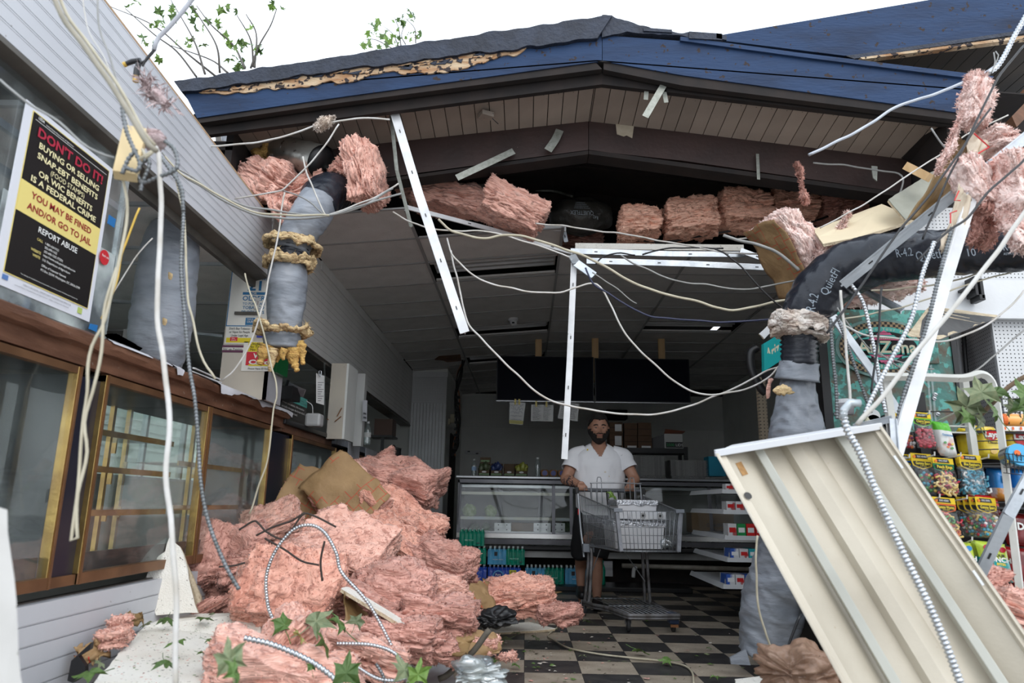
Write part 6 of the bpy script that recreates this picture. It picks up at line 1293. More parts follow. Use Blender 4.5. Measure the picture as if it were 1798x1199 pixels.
cable([(1745,92),(1748,110),(1740,130),(1752,100),(1748,90)],3.5,1.2,CG,'small steel wire loop hooked on the upper right conduit')
cable([(1798,80),(1750,140),(1720,200),(1690,260),(1640,330),(1600,380),(1560,430),(1500,520),(1452,585)],2.9,2.2,CBK,'black cable running from the top right down across the kraft sheet')
cable([(1740,190),(1700,245),(1670,300),(1640,370),(1620,420)],2.95,2.0,CBK,'second black cable alongside the kraft sheet')
cable([(1830,240),(1790,290),(1740,330),(1700,380),(1660,410),(1610,460)],2.7,2.3,CBK,'black cable arching over the pink clumps at the right')
cable([(1830,330),(1780,400),(1720,480),(1650,570),(1590,640),(1545,700),(1505,745)],2.4,4.2,mat('off_white_cable',(.58,.57,.54),(.48,.46,.42),8,.45),'thick off-white cable slanting down from the right edge to the fallen light')
cable([(1640,425),(1620,480),(1600,560),(1560,640),(1530,700),(1515,735)],2.7,4.2,ARM,'bright armoured cable slanting to the top of the fallen light',True)
cable([(1672,400),(1650,480),(1630,560),(1605,640),(1585,700),(1575,742)],2.8,4,ARMD,'dark armoured cable beside the white slanting bar',True)
cable([(1495,500),(1515,530),(1528,580),(1540,640),(1550,700),(1555,725)],3.2,3.6,ARM,'armoured cable curving down over the round logo panel',True)
cable([(1458,560),(1462,620),(1468,680),(1470,735)],3.4,3.4,ARMD,'armoured cable hanging straight beside the green panel edge',True)
cable([(1470,555),(1490,610),(1510,670),(1530,725)],3.3,3,ARMD,'thin armoured cable crossing behind the steel channel',True)
cable([(1476,510),(1482,560),(1485,620),(1492,680),(1494,712)],3.0,2.4,CW,'white cable hanging down beside the black duct to the fallen light')
cable([(1548,505),(1545,560),(1538,620),(1532,670),(1530,690)],3.1,2,CBK,'black cable hanging in front of the round logo panel')
cable([(1480,720),(1482,735),(1490,760),(1512,800),(1545,880),(1580,960),(1625,1050),(1660,1130),(1690,1210)],2.25,7,ARM,'thick armoured steel cable running down the fallen light',True,pitch=.013)
cable([(1510,708),(1495,706),(1484,716),(1480,735)],2.25,7,mat('grey_conduit_end',(.42,.46,.48),None,rough=.35,metal=.3),'smooth grey hook end of the thick armoured cable over the light')
cable([(1480,560),(1560,545),(1640,520),(1700,500),(1798,470)],3.5,1.5,CY,'yellowish cable crossing from the black duct to the white board, upper');cable([(1530,510),(1600,505),(1680,490),(1798,455)],3.6,1.6,CY,'yellowish cable crossing behind the slanting bar, topmost')
cable([(1480,570),(1530,590),(1600,595),(1660,597),(1720,578),(1760,550),(1798,510)],3.3,1.8,CW,'white cable curving under the dark hanging tile')
cable([(1545,620),(1600,655),(1640,660),(1700,655),(1745,625),(1798,580)],3.4,1.6,CG,'grey cable sagging over the white rack rail at the right')
cable([(1470,540),(1500,580),(1530,615),(1600,640),(1640,648)],3.4,1.3,CG,'thin grey wire across the lettering of the round logo')
cable([(1352,665),(1350,700),(1348,680),(1356,665)],4.4,3,PKP,'small white wool wisp on the cable end left of the ribbed duct',name='wool_wisp')
cable([(1330,940),(1328,1000),(1330,1060),(1345,1110),(1358,1150),(1360,1215)],3.6,1.8,CY,'cream cable hanging in front of the grey duct sleeve')
cable([(1405,1080),(1390,1120),(1372,1165),(1350,1199),(1330,1230)],3.6,2.2,CBK,'black cable at the foot of the grey duct sleeve')
def fcable(pts,r,m,lab,z=.012):
    P=resample(catmull([UZ(x,y,z)for x,y in pts],8),.02);return MB().tube(P,r,7).build('cable',m,smooth=True,label=lab,cat='cable')
fcable([(978,1102),(962,1115),(975,1125),(1000,1138),(1050,1148),(1110,1155),(1160,1160),(1200,1168),(1215,1180),(1218,1199)],.006,CY,'cream cable winding across the checkered floor')
cable([(85,-30),(130,60),(190,140),(240,215),(262,250),(275,265)],1.5,5.5,mat('dull_bundle',(.33,.30,.24),(.24,.22,.17),12,.5),'thick dull cable bundle slanting down from the top left corner')
cable([(95,-30),(140,60),(205,145),(250,220),(272,255)],1.52,3.5,CY,'paler cable of the bundle slanting from the top left corner')
cable([(300,285),(340,320),(400,355),(450,375),(500,385),(560,382),(590,375),(640,360),(690,330)],3.0,2.2,CG,'grey cable swagging from the tangle to the leaning bar, lower')
cable([(290,275),(330,312),(390,345),(440,368),(500,379),(560,378),(578,378)],2.8,2.0,CY,'dull cable swagging from the tangle to the duct elbow, middle')
cable([(285,268),(320,300),(380,338),(440,362),(520,376),(575,377),(620,365),(705,340)],2.9,1.8,CG,'thin grey cable swagging from the tangle, uppermost')
cable([(290,258),(350,258),(420,252),(480,245),(530,230),(560,218),(600,212),(640,208),(684,210)],3.6,1.8,CW,'white cable running from the tangle to the top of the leaning bar')
cable([(595,218),(575,250),(545,285),(510,320),(490,335),(440,345),(412,349)],3.8,1.6,CW,'white cable dropping across the galvanised duct to the white boards')
cable([(532,275),(545,320),(560,355),(572,378)],3.9,1.6,CW,'white cable hanging in front of the black duct elbow')
cable([(498,335),(530,345),(560,370),(572,378)],3.9,1.4,CG,'thin cable crossing the grey duct below the elbow')
cable([(500,338),(490,400),(478,460),(460,540),(440,600),(410,650),(390,668)],3.6,1.6,CW,'white cable hanging past the notice pillar to the counter')
cable([(575,378),(620,362),(660,345),(700,322)],4.0,1.6,CW,'white cable rising from the duct elbow behind the leaning bar')
cable([(430,480),(470,610),(485,690),(480,720),(470,800),(455,850),(438,902)],3.4,1.5,CY,'thin cream cable hanging in front of the narrow display case')
cable([(262,250),(278,262),(283,290),(282,350),(279,450),(278,540),(282,620),(295,700),(297,760),(290,830),(298,920),(306,1010),(307,1100),(309,1210)],1.7,4.6,CW,'thick white cable hanging the full height at the left foreground')
cable([(210,290),(222,330),(225,370),(205,470),(185,560),(165,600),(152,650),(150,700),(142,780),(137,850),(127,920),(122,950),(133,948),(132,920),(136,870),(150,800),(148,740),(165,680),(178,620),(183,540),(205,470)],1.7,2.8,CY,'looped cream cable dangling in front of the nearest display case')
cable([(0,140),(40,170),(100,215),(150,255),(200,277)],1.6,2.6,CG,'grey-white cable running from the left edge to the wood block')
cable([(245,365),(225,420),(212,450),(205,490),(190,530),(178,560)],2.3,2.0,CYE,'yellow cable behind the looped cream cable')
cable([(268,418),(240,450),(200,510),(180,530)],3.0,1.4,CW,'thin white cable behind the yellow cable')
cable([(305,295),(318,340),(322,380),(318,470),(325,560),(332,640),(342,700),(348,770),(352,840),(362,900),(378,950),(400,1000),(420,1035)],2.2,3.8,ARMD,'armoured cable hanging from the tangle down to the insulation heap',True)
cable([(307,300),(320,360),(328,480),(336,560),(355,630),(378,665)],2.4,2.2,CY,'cream cable hanging beside the armoured cable to the counter')
ckn='tangled armoured cable loop '
cable([(218,170),(215,190),(222,230),(235,262),(245,285),(240,300),(220,295),(215,305),(225,280),(240,262)],1.65,4.4,ARMD,ckn+'hanging from the thin white wire past the wood block',True)
cable([(290,248),(305,262),(312,285),(305,300),(275,312),(250,320),(240,300),(258,280),(262,290),(250,320),(247,335)],1.7,4.2,ARMD,ckn+'around the end of the cable bundle',True)
cable([(272,262),(300,300),(318,330),(322,370)],1.9,4,ARMD,ckn+'leading down to the long armoured cable',True)
cable([(172,-10),(176,40),(188,90),(203,140),(216,175)],1.62,2.0,CG,'thin grey wire hanging from the top edge at the left');cable([(145,-10),(160,60),(185,110),(205,160),(232,230)],1.7,1.2,CW,'thin white wire hanging from the top edge left of the grey one')
cable([(245,280),(262,270),(282,255),(275,262),(260,275),(250,262)],1.6,3,CY,'yellowed cable coil in the middle of the tangle')
cable([(345,-10),(320,22),(295,50),(275,70),(270,88)],2.1,4.6,mat('sky_grey_conduit',(.45,.46,.50),(.36,.37,.40),9,.4),'grey conduit entering from the top edge above the wire nuts')
t=empty('wire_nuts',UY(250,130,2.1),'cluster of black wires with yellow-tipped connectors hanging in the sky','connector')
for pts in([(270,88),(262,98),(255,108)],[(272,88),(258,104),(246,112)],[(268,90),(258,102),(250,116)]):MB().tube(catmull([UY(x,y,2.1)for x,y in pts],5),.004,6).build('wire',CBK,t)
MB().tube([UY(247,106,2.1),UY(232,108,2.1),UY(222,112,2.1)],[.009,.009,.008],10).build('black_sleeve',CBK,t);MB().tube([UY(222,112,2.1),UY(217,114,2.1)],.009,10).build('yellow_tip',CYE,t)
MB().tube([UY(243,112,2.1),UY(240,124,2.1),UY(239,134,2.1)],[.009,.010,.010],10).build('black_sleeve',CBK,t);MB().tube([UY(239,134,2.1),UY(238,143,2.1)],.010,10).build('yellow_tip',CYE,t)
B(258,150,2.1,(.07,.010,.010),(0,70,0),80,mat('grey_pink_wool',(.62,.52,.52),(.50,.38,.38),20,.95,bump=2,bscale=60),'grey-pink wool tuft on the wire connectors',None,fuzz=40,n=10,lump=.5,flen=.13)
B(280,172,2.1,(.12,.008,.008),(0,40,0),81,MATS['grey_pink_wool'],'thin wool wisp trailing down right from the wire connectors',None,fuzz=30,n=10,lump=.7,flen=.12)
B(265,245,1.75,(.04,.02,.018),(0,10,0),82,MATS['grey_pink_wool'],'wool tuft caught in the cable tangle',None,fuzz=60,n=10,lump=.5)
B(572,215,3.6,(.12,.025,.02),(0,-35,0),83,MATS['white_wool'],'white wool wisp on the cable left of the leaning bar',None,fuzz=500,n=12,lump=.6)
cable([(430,1120),(480,1132),(540,1158),(580,1185),(605,1210)],2.6,5,ARM,'bright armoured cable lying across the wide bottom batt',True)
cable([(480,1090),(470,1060),(468,1010),(485,965),(515,930),(545,922),(570,935),(590,970),(600,1005),(640,1050),(665,1090),(690,1140),(715,1199)],3.3,3.2,ARM,'long arching armoured cable looping over the front of the heap',True)
cable([(592,1130),(650,1132),(690,1145),(710,1170),(718,1215)],3.0,3.4,ARM,'armoured cable sweeping down at the bottom centre',True)
cable([(625,1170),(660,1190),(690,1195),(715,1190)],2.9,3.2,ARM,'short armoured cable curl at the bottom centre',True);cable([(660,1165),(672,1185),(678,1210)],2.9,3,ARMD,'small dark armoured cable piece at the bottom centre',True)
TW=mat('dark_twig',(.045,.035,.03),None,rough=.8)
for k,(pts,lab)in enumerate((([(420,930),(445,915),(455,920),(470,935),(500,945),(530,905),(550,905),(590,925)],'long dark twig lying across the front of the heap'),([(450,940),(480,925),(510,915),(535,900)],'dark twig crossing the long one on the heap'),([(465,945),(500,965),(530,985),(560,992)],'dark twig curving over the large front block'),([(385,995),(410,993),(430,988)],'short black twig on the rumpled dark batt'),([(570,950),(563,985),(566,1020)],'thin dark twig hanging over the front block'))):
    P=catmull([UY(x,y,3.45)for x,y in pts],6);MB().tube(P,.005,6).build('twig',TW,label=lab,cat='twig',smooth=True)
cable([(860,1105),(830,1145),(790,1180),(770,1192)],3.7,5,mat('grey_bark',(.12,.105,.085),(.08,.07,.055),20,.8),'grey-brown stick lying at the edge of the floor litter',name='stick')
LF=mat('green_leaf',(.065,.13,.03),(.11,.18,.05),9,.55,var=.3);LFD=mat('dull_leaf',(.13,.17,.09),(.20,.22,.12),9,.6,var=.25);LFL=mat('bright_leaf',(.13,.24,.04),(.20,.31,.07),9,.5,var=.25);LFY=mat('yellowish_leaf',(.42,.36,.14),(.3,.3,.1),9,.6)
def leaf_mesh(m,seed=0,lobes=5):
    rg=random.Random(seed);pts=[]
    R_=[.45,.9,.5,.85,.42,1.0,.42,.85,.5,.9,.45];
    A_=[-150,-125,-95,-55,-28,0,28,55,95,125,150]
    out=[(0.0,-.35)]
    for i,(r,a)in enumerate(zip(R_,A_)):
        a=math.radians(a+rg.uniform(-5,5));r*=rg.uniform(.85,1.1)
        if i%2==1:
            for da,k in((-.18,.72),(-.10,.80),(0,1),(.10,.80),(.18,.72)):out.append((math.sin(a+da)*r*k,math.cos(a+da)*r*k))
        else:out.append((math.sin(a)*r,math.cos(a)*r))
    vs=[(0,0,.0)]+[(x*.5,y*.5,.09*math.sin(x*3+seed)-.12*(x*x+y*y)+.05*math.cos(5*y))for x,y in out];n=len(out)
    fs=[(0,1+i,1+(i+1)%n)for i in range(n)]
    mb=MB().add(vs,fs);mb.tube([V3((0,-.15,0)),V3((0.05,-.4,.03)),V3((.05,-.65,.1))],.012,4)
    o=mb.build('leaf',m,None);me=o.data;bpy.data.objects.remove(o);return me
from mathutils import Euler
LM={k:[leaf_mesh(m,s)for s in range(3)]for k,m in(('g',LF),('d',LFD),('l',LFL),('y',LFY))}
def leaf(p,s,k,rot,lab=None,parent=None,group=None):
    o=bpy.data.objects.new('leaf',random.choice(LM[k]));COL.objects.link(o)
    if parent:o.parent=parent;o.location=V3(p)-parent.location
    else:o.location=p
    o.scale=(s,s,s);o.rotation_euler=rot
    if lab:tag(o,lab,'leaf',group)
    return o
for x,y,Y,s,k,rx,ry,rz,lab in((410,1168,1.75,.10,'d',70,-20,10,'big blurred green leaf at the bottom edge in the foreground'),(398,1195,1.7,.08,'g',60,30,60,'dark green part-hidden leaf beside the big blurred one'),
    (500,1115,2.9,.14,'g',40,0,30,'green leaf on the pale clump below the front block'),(520,1130,2.85,.10,'y',50,10,100,'yellow-green leaf among the green ones below the front block'),(555,1110,2.9,.15,'d',35,20,-40,'dull green leaf above the yellowish one, bottom of the heap'),(560,1140,2.8,.12,'g',60,-20,150,'green leaf drooping beside the white stick, heap bottom'),
    (590,1110,3.1,.14,'g',50,0,80,'green leaf at the right of the leaf bunch below the front block'),(620,1100,3.2,.10,'d',40,30,10,'small leaf pointing up right of the leaf bunch'),(610,1190,2.5,.13,'g',75,0,10,'dark green serrated leaf at the bottom edge, centre-left'),(700,1190,2.6,.13,'d',60,20,70,'pale dull leaf at the bottom edge beside the cable curl'),(735,1195,2.6,.11,'l',60,0,0,'lighter green leaf at the bottom edge beside the white board'),
    (700,1000,4.4,.17,'d',60,0,90,'large drooping leaf between the batts on the right slope'),(675,1005,4.35,.13,'d',60,20,40,'second drooping leaf left of the large one on the right slope'),(545,1175,2.6,.05,'g',70,0,40,'small green leaf on the wide bottom batt'),(800,1165,3.6,.07,'g',30,0,40,'green leaf by the broken white tile in the litter'),(782,1158,3.7,.06,'d',30,20,140,'dull leaf on the broken white tile')):
    leaf(UY(x,y,Y),s*1.15,k,[math.radians(a)for a in(rx,ry,rz)],lab)
PZ=lambda x,y:.355-.0*y
words_=['nearest the slatted wall','beside the crack','under the hanging white cable','near the far edge','at the right edge','at the lower corner','small, in the centre','curled, near the front','beside the strip of heap','left of the white cable','dark, next to the wall edge','at the very bottom left']
for i,(x,y,s)in enumerate(((256,1101,.05),(293,1096,.07),(360,1093,.07),(368,1085,.05),(307,1137,.07),(363,1130,.04),(415,1142,.06),(357,1154,.05),(282,1175,.07),(173,1168,.04),(215,1124,.04),(160,1196,.08))):
    p=UZ(x,y,.365);leaf(p,s*1.6,'g' if i%3 else 'd',(random.uniform(-.3,.3),random.uniform(-.3,.3),random.uniform(0,6)),'fallen green leaf on the big white panel, '+words_[i],group='leaves on the big white panel')
FLW=['by the plastic wrap','beside the navy cloth','near the white tile strip','along the cream cable','on the tan tile below the cart','between heap and cable','near the first dark tile','right of the kraft curl','on the dark tile mid-floor','under the front wheel side','near the grey sleeve','at the bottom edge','left of the cart wheel','in the litter strip','beside the pink shred','at the heap foot']
for i,(x,y,s)in enumerate(((885,1132,.13),(840,1150,.1),(905,1115,.07),(1120,1149,.11),(1030,1094,.08),(870,1165,.07),(820,1125,.09),(905,1172,.06),(1022,1155,.05),(1173,1166,.09),(1245,1140,.04),(1260,1195,.07),(940,1122,.07),(860,1118,.09),(1045,1138,.05),(790,1150,.08))):
    p=UZ(x,y,.012);leaf(p,s*1.35,'g' if i%2 else 'd',(random.uniform(-.25,.25),random.uniform(-.25,.25),random.uniform(0,6)),'fallen green leaf on the checkered floor, '+FLW[i],group='leaves on the checkered floor')
def litter(n,area,mats,name,lab,smin=.004,smax=.018,zf=None,cl=None):
    mb=MB()
    for i in range(n):
        x,y=area();z=zf(x,y)if zf else.004;s=random.uniform(smin,smax)*random.random()**.6;a=random.uniform(0,6.3);mb.cm=random.randrange(len(mats));h=s*random.uniform(.1,.6)
        q=[V3((x+s*math.cos(a+k*1.57+random.uniform(-.4,.4)),y+s*math.sin(a+k*1.57+random.uniform(-.4,.4))*.8,z+random.uniform(0,h)))for k in range(4)];mb.add(q+[V3((x,y,z+h))],[(0,1,4),(1,2,4),(2,3,4),(3,0,4)])
    return mb.build(name,mats,None,label=lab,cat='litter',kind='stuff')
def afloor():
    while True:
        x=random.uniform(-1.7,2.2);y=random.uniform(3.1,8.4);pr=math.exp(-max(0,x+.5+(y-4.2)*.1)*.9)*(1.2-.12*y)
        if random.random()<max(.05,pr):return x,y
litter(1900,afloor,[LF,LFD,mat('dirt_crumb',(.06,.045,.03),None,rough=.9),mat('pale_crumb',(.55,.50,.44),None,rough=.9),PKD],'floor_litter','crumbs of leaves, wool and tile scattered over the checkered floor',.005,.026)
pc=[UZ(150,1215,.36),UZ(272,1078,.36),UZ(455,1075,.36),UZ(400,1199,.36)]
def apanel():u,v=random.random(),random.random();p=pc[0].lerp(pc[1],u).lerp(pc[3].lerp(pc[2],u),v);return p.x,p.y
litter(420,apanel,[LF,mat('dirt_crumb',(.06,.045,.03),None),PKD],'panel_litter','dark crumbs and leaf bits on the big white ceiling panel',.003,.009,lambda x,y:.36+.0)
litter(260,lambda:(random.uniform(-1.2,-.1),random.uniform(3.2,4.6)),[LF,LFD,LFL],'leaf_litter','shredded green leaf bits along the right foot of the heap',.01,.035)
t=empty('leafy_branch',UY(1700,720,3.0),'broken leafy branch lodged in the candy rack at the right','branch')
MB().tube(catmull([UY(1840,645,3.0),UY(1798,662,3.0),UY(1770,680,3.0),UY(1745,705,3.0),UY(1720,730,3.0)],6),.010,7).build('stem',mat('brown_bark',(.16,.10,.06),(.10,.07,.04),20,.8),t,smooth=True)
for x,y,s in((1700,722,.16),(1722,700,.13),(1735,728,.11),(1712,745,.10),(1790,700,.12),(1800,730,.12),(1780,720,.08),(1748,700,.10),(1692,740,.09)):
    leaf(UY(x,y,2.98+random.uniform(-.05,.05)),s*1.35,'g' if random.random()<.6 else 'd',(math.radians(random.uniform(50,100)),random.uniform(-.5,.5),random.uniform(-1.2,1.2)),parent=t)
def tree(name,lab,base,twigs,Y,clusters,ls):
    t=empty(name,base,lab,'tree');BK=mat('grey_twig_bark',(.10,.09,.08),None,rough=.8)
    MB().tube([V3(base),V3(base)+V3((.1,0,2.2)),UY(*twigs[0][0],Y)+V3((0,.2,-.6))],[.10,.07,.04],10).build('trunk',BK,t,smooth=True)
    for tw in twigs:
        P=catmull([UY(x,y,Y+random.uniform(-.3,.3))for x,y in tw],6);n=len(P);MB().tube(P,[.015*(1-.7*i/n)for i in range(n)],6).build('branch',BK,t,smooth=True)
    for x,y,k in clusters:
        for i in range(k):leaf(UY(x+random.gauss(0,9),y+random.gauss(0,6),Y+random.uniform(-.5,.5)),ls*random.uniform(.6,1.15),'l' if random.random()<.6 else 'g',(random.uniform(0,6),random.uniform(0,6),random.uniform(0,6)),parent=t)
    return t
tree('leafy_tree','thin sparse-leaved tree rising behind the white boards at the upper left',(-3.6,8.5,0),[[(380,135),(330,95),(270,45),(190,10)],[(345,135),(310,90),(270,60),(220,15)],[(386,128),(380,80),(350,30),(330,0)],[(360,130),(340,70),(300,0)],[(445,118),(440,70),(415,25)],[(440,120),(455,80),(475,45),(486,15)],[(430,120),(410,80),(372,45),(345,10)],[(400,128),(370,105),(300,80)],[(447,118),(450,60),(432,25)]],8.0,
     [(296,12,3),(334,22,4),(405,17,4),(487,15,4),(275,45,5),(290,38,3),(384,40,3),(370,50,3),(327,78,4),(400,72,5),(425,78,6),(450,90,5),(418,108,5),(260,75,4),(278,97,3),(436,42,2),(350,75,2),(230,5,3),(412,122,2)],.17)
tree('leafy_treetop','small leafy treetop showing above the middle of the blue roof edge',(-1.2,15.0,0),[[(730,76),(728,50),(712,32)],[(700,82),(690,60),(672,45)],[(704,80),(700,50),(692,30)],[(690,86),(660,70),(640,70)],[(712,78),(705,60),(718,30)]],14.5,
     [(656,48,10),(670,60,7),(697,42,5),(705,30,4),(640,72,4),(655,80,8),(708,68,7),(682,70,4),(730,70,3),(712,28,4),(672,82,4)],.26)
pw=empty('wall_pegboard',(3.2,4.9,0),kind='structure')
def rectY(x0,y0,x1,y1,Y,th,m,name,parent,**k):
    a,b=UY(x0,y0,Y),UY(x1,y1,Y);return MB().lim(a.x,b.x,Y,Y+th,b.z,a.z).build(name,m,parent,**k)
xr1=UY(1690,600,4.9).x
MB().lim(2.35,xr1,4.9,4.92,.3,2.3).build('pegboard_panel',PEGX,pw)
xr2=UY(1746,600,4.45).x
MB().slab([(xr1,4.9,.3),(xr2,4.45,.3),(xr2,4.45,2.3),(xr1,4.9,2.3)],(.02,.01,0)).build('pegboard_return',PEGY,pw)
MB().lim(xr2,4.4,4.45,4.47,.3,2.3).build('pegboard_panel',PEGX,pw)
MB().lim(2.2,4.4,4.42,4.5,2.17,2.42).build('white_header',WHITE,pw);MB().lim(2.2,4.4,4.38,4.42,2.15,2.175).build('header_ledge',WHITE,pw)
MB().lim(2.6,4.4,4.6,4.62,2.35,3.0).build('pegboard_panel',PEGX,pw)
for x,y0,y1 in((1680,585,665),(1640,580,700)):MB().bar(UY(x,y0,4.85),UY(x+8,y1,4.85),.03,.03,V3((0,-1,0))).build('upright',WHITE,pw)
t=empty('screen_bracket',UY(1714,520,4.35),'black wall mount bracket on the white header board','bracket')
for q in(((1706,486),(1716,520)),((1716,490),(1727,526)),((1694,504),(1708,509)),((1716,518),(1728,528))):
    (a,b),(c,d)=q;p,r=UY(a,b,4.33),UY(c,d,4.33);MB().lim(p.x,r.x,4.31,4.41,r.z,p.z).build('plate',BLK,t,bevel=.004)
MB().tube([UY(1692,588,4.8),UY(1694,620,4.8),UY(1697,655,4.8)],.014,8).build('black_pole',BLK,label='thin black pole hanging on the pegboard left of the return panel',cat='pole')
PAT=mat('patina_panel',(.06,.20,.17),(.12,.085,.055),7,.45,spots=(.10,.36,.31),sscale=20,sthr=.55,bump=.4,bscale=30,mixpos=(.45,.62))
YA=4.15
t=empty('drinks_cooler',UY(1570,1100,YA),'tall drinks cooler with patina green front and oval checkered emblem','cooler')
pa,pb=UY(1447,543,YA),UY(1655,545,YA);zl=.15
MB().lim(pa.x,pb.x+.02,YA,YA+.03,zl,pa.z).build('front_panel',PAT,t);MB().lim(pa.x-.03,pb.x+.03,YA+.03,YA+.7,0.05,pa.z+.01).build('body',BLK,t)
MB().lim(pb.x+.02,pb.x+.05,YA-.01,YA+.03,zl,pa.z).build('side_bead',BLK,t);MB().lim(pa.x-.05,pa.x,YA-.0,YA+.03,zl,pa.z).build('dark_side_strip',BLK,t)
EM='ear'
oc=UY(1548,613,YA);rx,ry=.262,.165
for(x0,y0,x1,y1)in((1456,566,1648,640),):
    a,b=UY(x0,y0,YA),UY(x1,y1,YA);fr=.012
    MB().lim(a.x,b.x,YA-.02,YA-.001,b.z,a.z-.02).build('raised_frame',PAT,t,bevel=.006)
CHK=mat('brown_checker',(.30,.20,.10),None,rough=.5);n,L,bb=nodes_of(CHK)
ck=n.new('ShaderNodeTexChecker');tcn=n.new('ShaderNodeTexCoord');L(tcn.outputs['Object'],ck.inputs['Vector']);ck.inputs['Scale'].default_value=62;ck.inputs['Color1'].default_value=(.012,.010,.010,1);ck.inputs['Color2'].default_value=(.34,.24,.13,1);L(ck.outputs['Color'],bb.inputs['Base Color'])
TEALP=mat('turquoise_print',(.10,.50,.44),None,rough=.4);PNK=mat('pink_print',(.75,.16,.30),None,rough=.4);CRM=mat('cream_letters',(.72,.68,.50),None,rough=.4)
def oval(c,a,b,d,m,nm,k=48):return MB().prism([V3(c)+V3((a*math.cos(2*math.pi*i/k),-d,b*math.sin(2*math.pi*i/k)))for i in range(k)],(0,.006,0)).build(nm,m,t)
oval(oc,rx*1.08,ry*1.10,.024,mat('verdigris_rim',(.20,.34,.31),(.10,.2,.18),12,.4),'oval_rim');oval(oc,rx,ry,.030,CHK,'checkered_ring');oval(oc,rx*.86,ry*.78,.036,TEALP,'turquoise_ring');oval(oc,rx*.73,ry*.60,.042,BLK,'black_oval')
def tri(pts,m,nm,d=.047):return MB().prism([oc+V3((x,-d,z))for x,z in pts],(0,.004,0)).build(nm,m,t)
for s in(1,-1):
    for i,w_ in enumerate((.10,.075,.045)):z=s*(.045+.016*i);tri([(-w_,z),(w_,z),(w_*.75,z+s*.014),(-w_*.75,z+s*.014)],PNK if i!=1 else TEALP,'zigzag_band')
    tri([(-.028,s*.088),(.028,s*.088),(0,s*.104)],PNK,'zigzag_tip')
    for sx_ in(-1,1):tri([(sx_*.09,s*.05),(sx_*.15,s*.048),(sx_*.09,s*.066)],TEALP,'zigzag_wing')
    for i in range(7):tri([(-.036+.012*i,s*.052),(-.028+.012*i,s*.052),(-.032+.012*i,s*.060)],CRM,'dot',.051)
text('AriZona',oc+V3((.006,-.055,-.040)),(1,0,0),(0,0,1),.07,TEALP,t,wdt=.345,align='C',bold=.03);text('AriZona',oc+V3((0,-.062,-.034)),(1,0,0),(0,0,1),.07,CRM,t,wdt=.345,align='C',bold=.02)
def arc_text(s,r1,r2,a0,a1,h):
    for i,ch in enumerate(s):
        if ch==' ':continue
        a=math.radians(a0+(a1-a0)*i/(len(s)-1));p=oc+V3((r1*math.cos(a),-.044,r2*math.sin(a)));tx=V3((-r1*math.sin(a),0,r2*math.cos(a))).normalized()*(1 if a1>a0 else-1);ux=V3((-tx.z,0,tx.x));text(ch,p-ux*h*.5,tx,ux,h,CRM,t,align='C')
arc_text("Here's To Your HEALTH",rx*.79,ry*.69,150,30,.019);arc_text('ARIZONA BEVERAGE CO.',rx*.79,ry*.69,215,325,.019)
for(x,y)in((1464,625),(1466,660),(1470,692),(1636,628),(1640,658),(1642,693),(1646,727),(1640,700),(1468,727)):
    c=UY(x,y,YA-.002);MB().lathe(c,[(.0135,.0),(.012,.006),(0.0001,.008)],14,Matrix.Rotation(math.pi/2,3,'X')).build('screw',STEEL,t);MB().bar(c+V3((-.009,-.008,.005)),c+V3((.009,-.008,-.005)),.003,.003).build('screw_slot',BLK,t)
for x in(1628,1635):MB().bar(UY(x-8,560,YA-.004),UY(x+8,740,YA-.004),.012,.004,V3((0,-1,0))).build('clear_strip',GLASSC,t)
for c_,r_,m_ in(((1560,745),.06,BLK),((1560,742),.045,TEALP),((1533,742),.05,CRM),((1533,730),.04,PAPER)):c=UY(*c_,YA-.002);MB().lathe(c,[(r_,0),(r_*.9,.012)],20,Matrix.Rotation(math.pi/2,3,'X')).build('printed_shape',m_,t)
t=empty('white_cup',UY(1487,725,3.5),'white cup-like plastic cap standing above the fallen light','cup');c=UY(1486,728,3.5);MB().lathe(c,[(.035,0),(.04,.05),(.042,.06)],18).build('body',mat('grey_plastic',(.3,.3,.32),None),t,smooth=True);MB().lathe(c,[(.043,.055),(.043,.075),(.0001,.076)],18).build('lid',WHITE,t)
t=empty('turquoise_sign',UY(1362,650,4.7),'small turquoise sign with gold lettering left of the ribbed duct','sign');q=[UY(1342,652,4.75),UY(1376,630,4.6),UY(1376,582,4.6),UY(1341,603,4.75)]
MB().slab(q,(0,.05,0)).build('panel',mat('bright_turquoise',(.015,.38,.38),None,rough=.35),t);MB().slab([q[0]+V3((0,.01,-.05)),q[1]+V3((0,.01,-.05)),q[1]+V3((0,0.01,0)),q[0]+V3((0,.01,0))],(0,.05,0)).build('base',BLK,t)
xd=(q[1]-q[0]).normalized();text('Ariz',q[0]+V3((.02,-.01,.06)),xd,(0,0,1),.085,BLK,t,wdt=.125,bold=.04);text('Ariz',q[0]+V3((.015,-.014,.066)),xd,(0,0,1),.085,CRM,t,wdt=.125,bold=.02)
MB().tube(catmull([UY(1330,610,4.9),UY(1318,620,4.9),UY(1320,650,4.9),UY(1335,680,4.9),UY(1345,690,4.9)],6),.03,10).build('black_hose',BLK,label='fat black hose bent behind the turquoise sign',cat='hose',smooth=True)
MB().lim(UY(1336,760,5.2).x,UY(1350,760,5.2).x,5.2,5.25,.2,1.9).build('pegboard_post',pegmat('tan_pegboard',(.26,.21,.15)),label='narrow pegboard post left of the grey duct sleeve',cat='post')
RK=mat('white_rack_paint',(.62,.62,.58),(.50,.50,.46),6,.4,spots=(.2,.15,.1),sscale=40,sthr=.74)
t=empty('candy_rack',(2.0,3.4,0),'white square-tube display rack hung with bags of candy','rack');rack=t
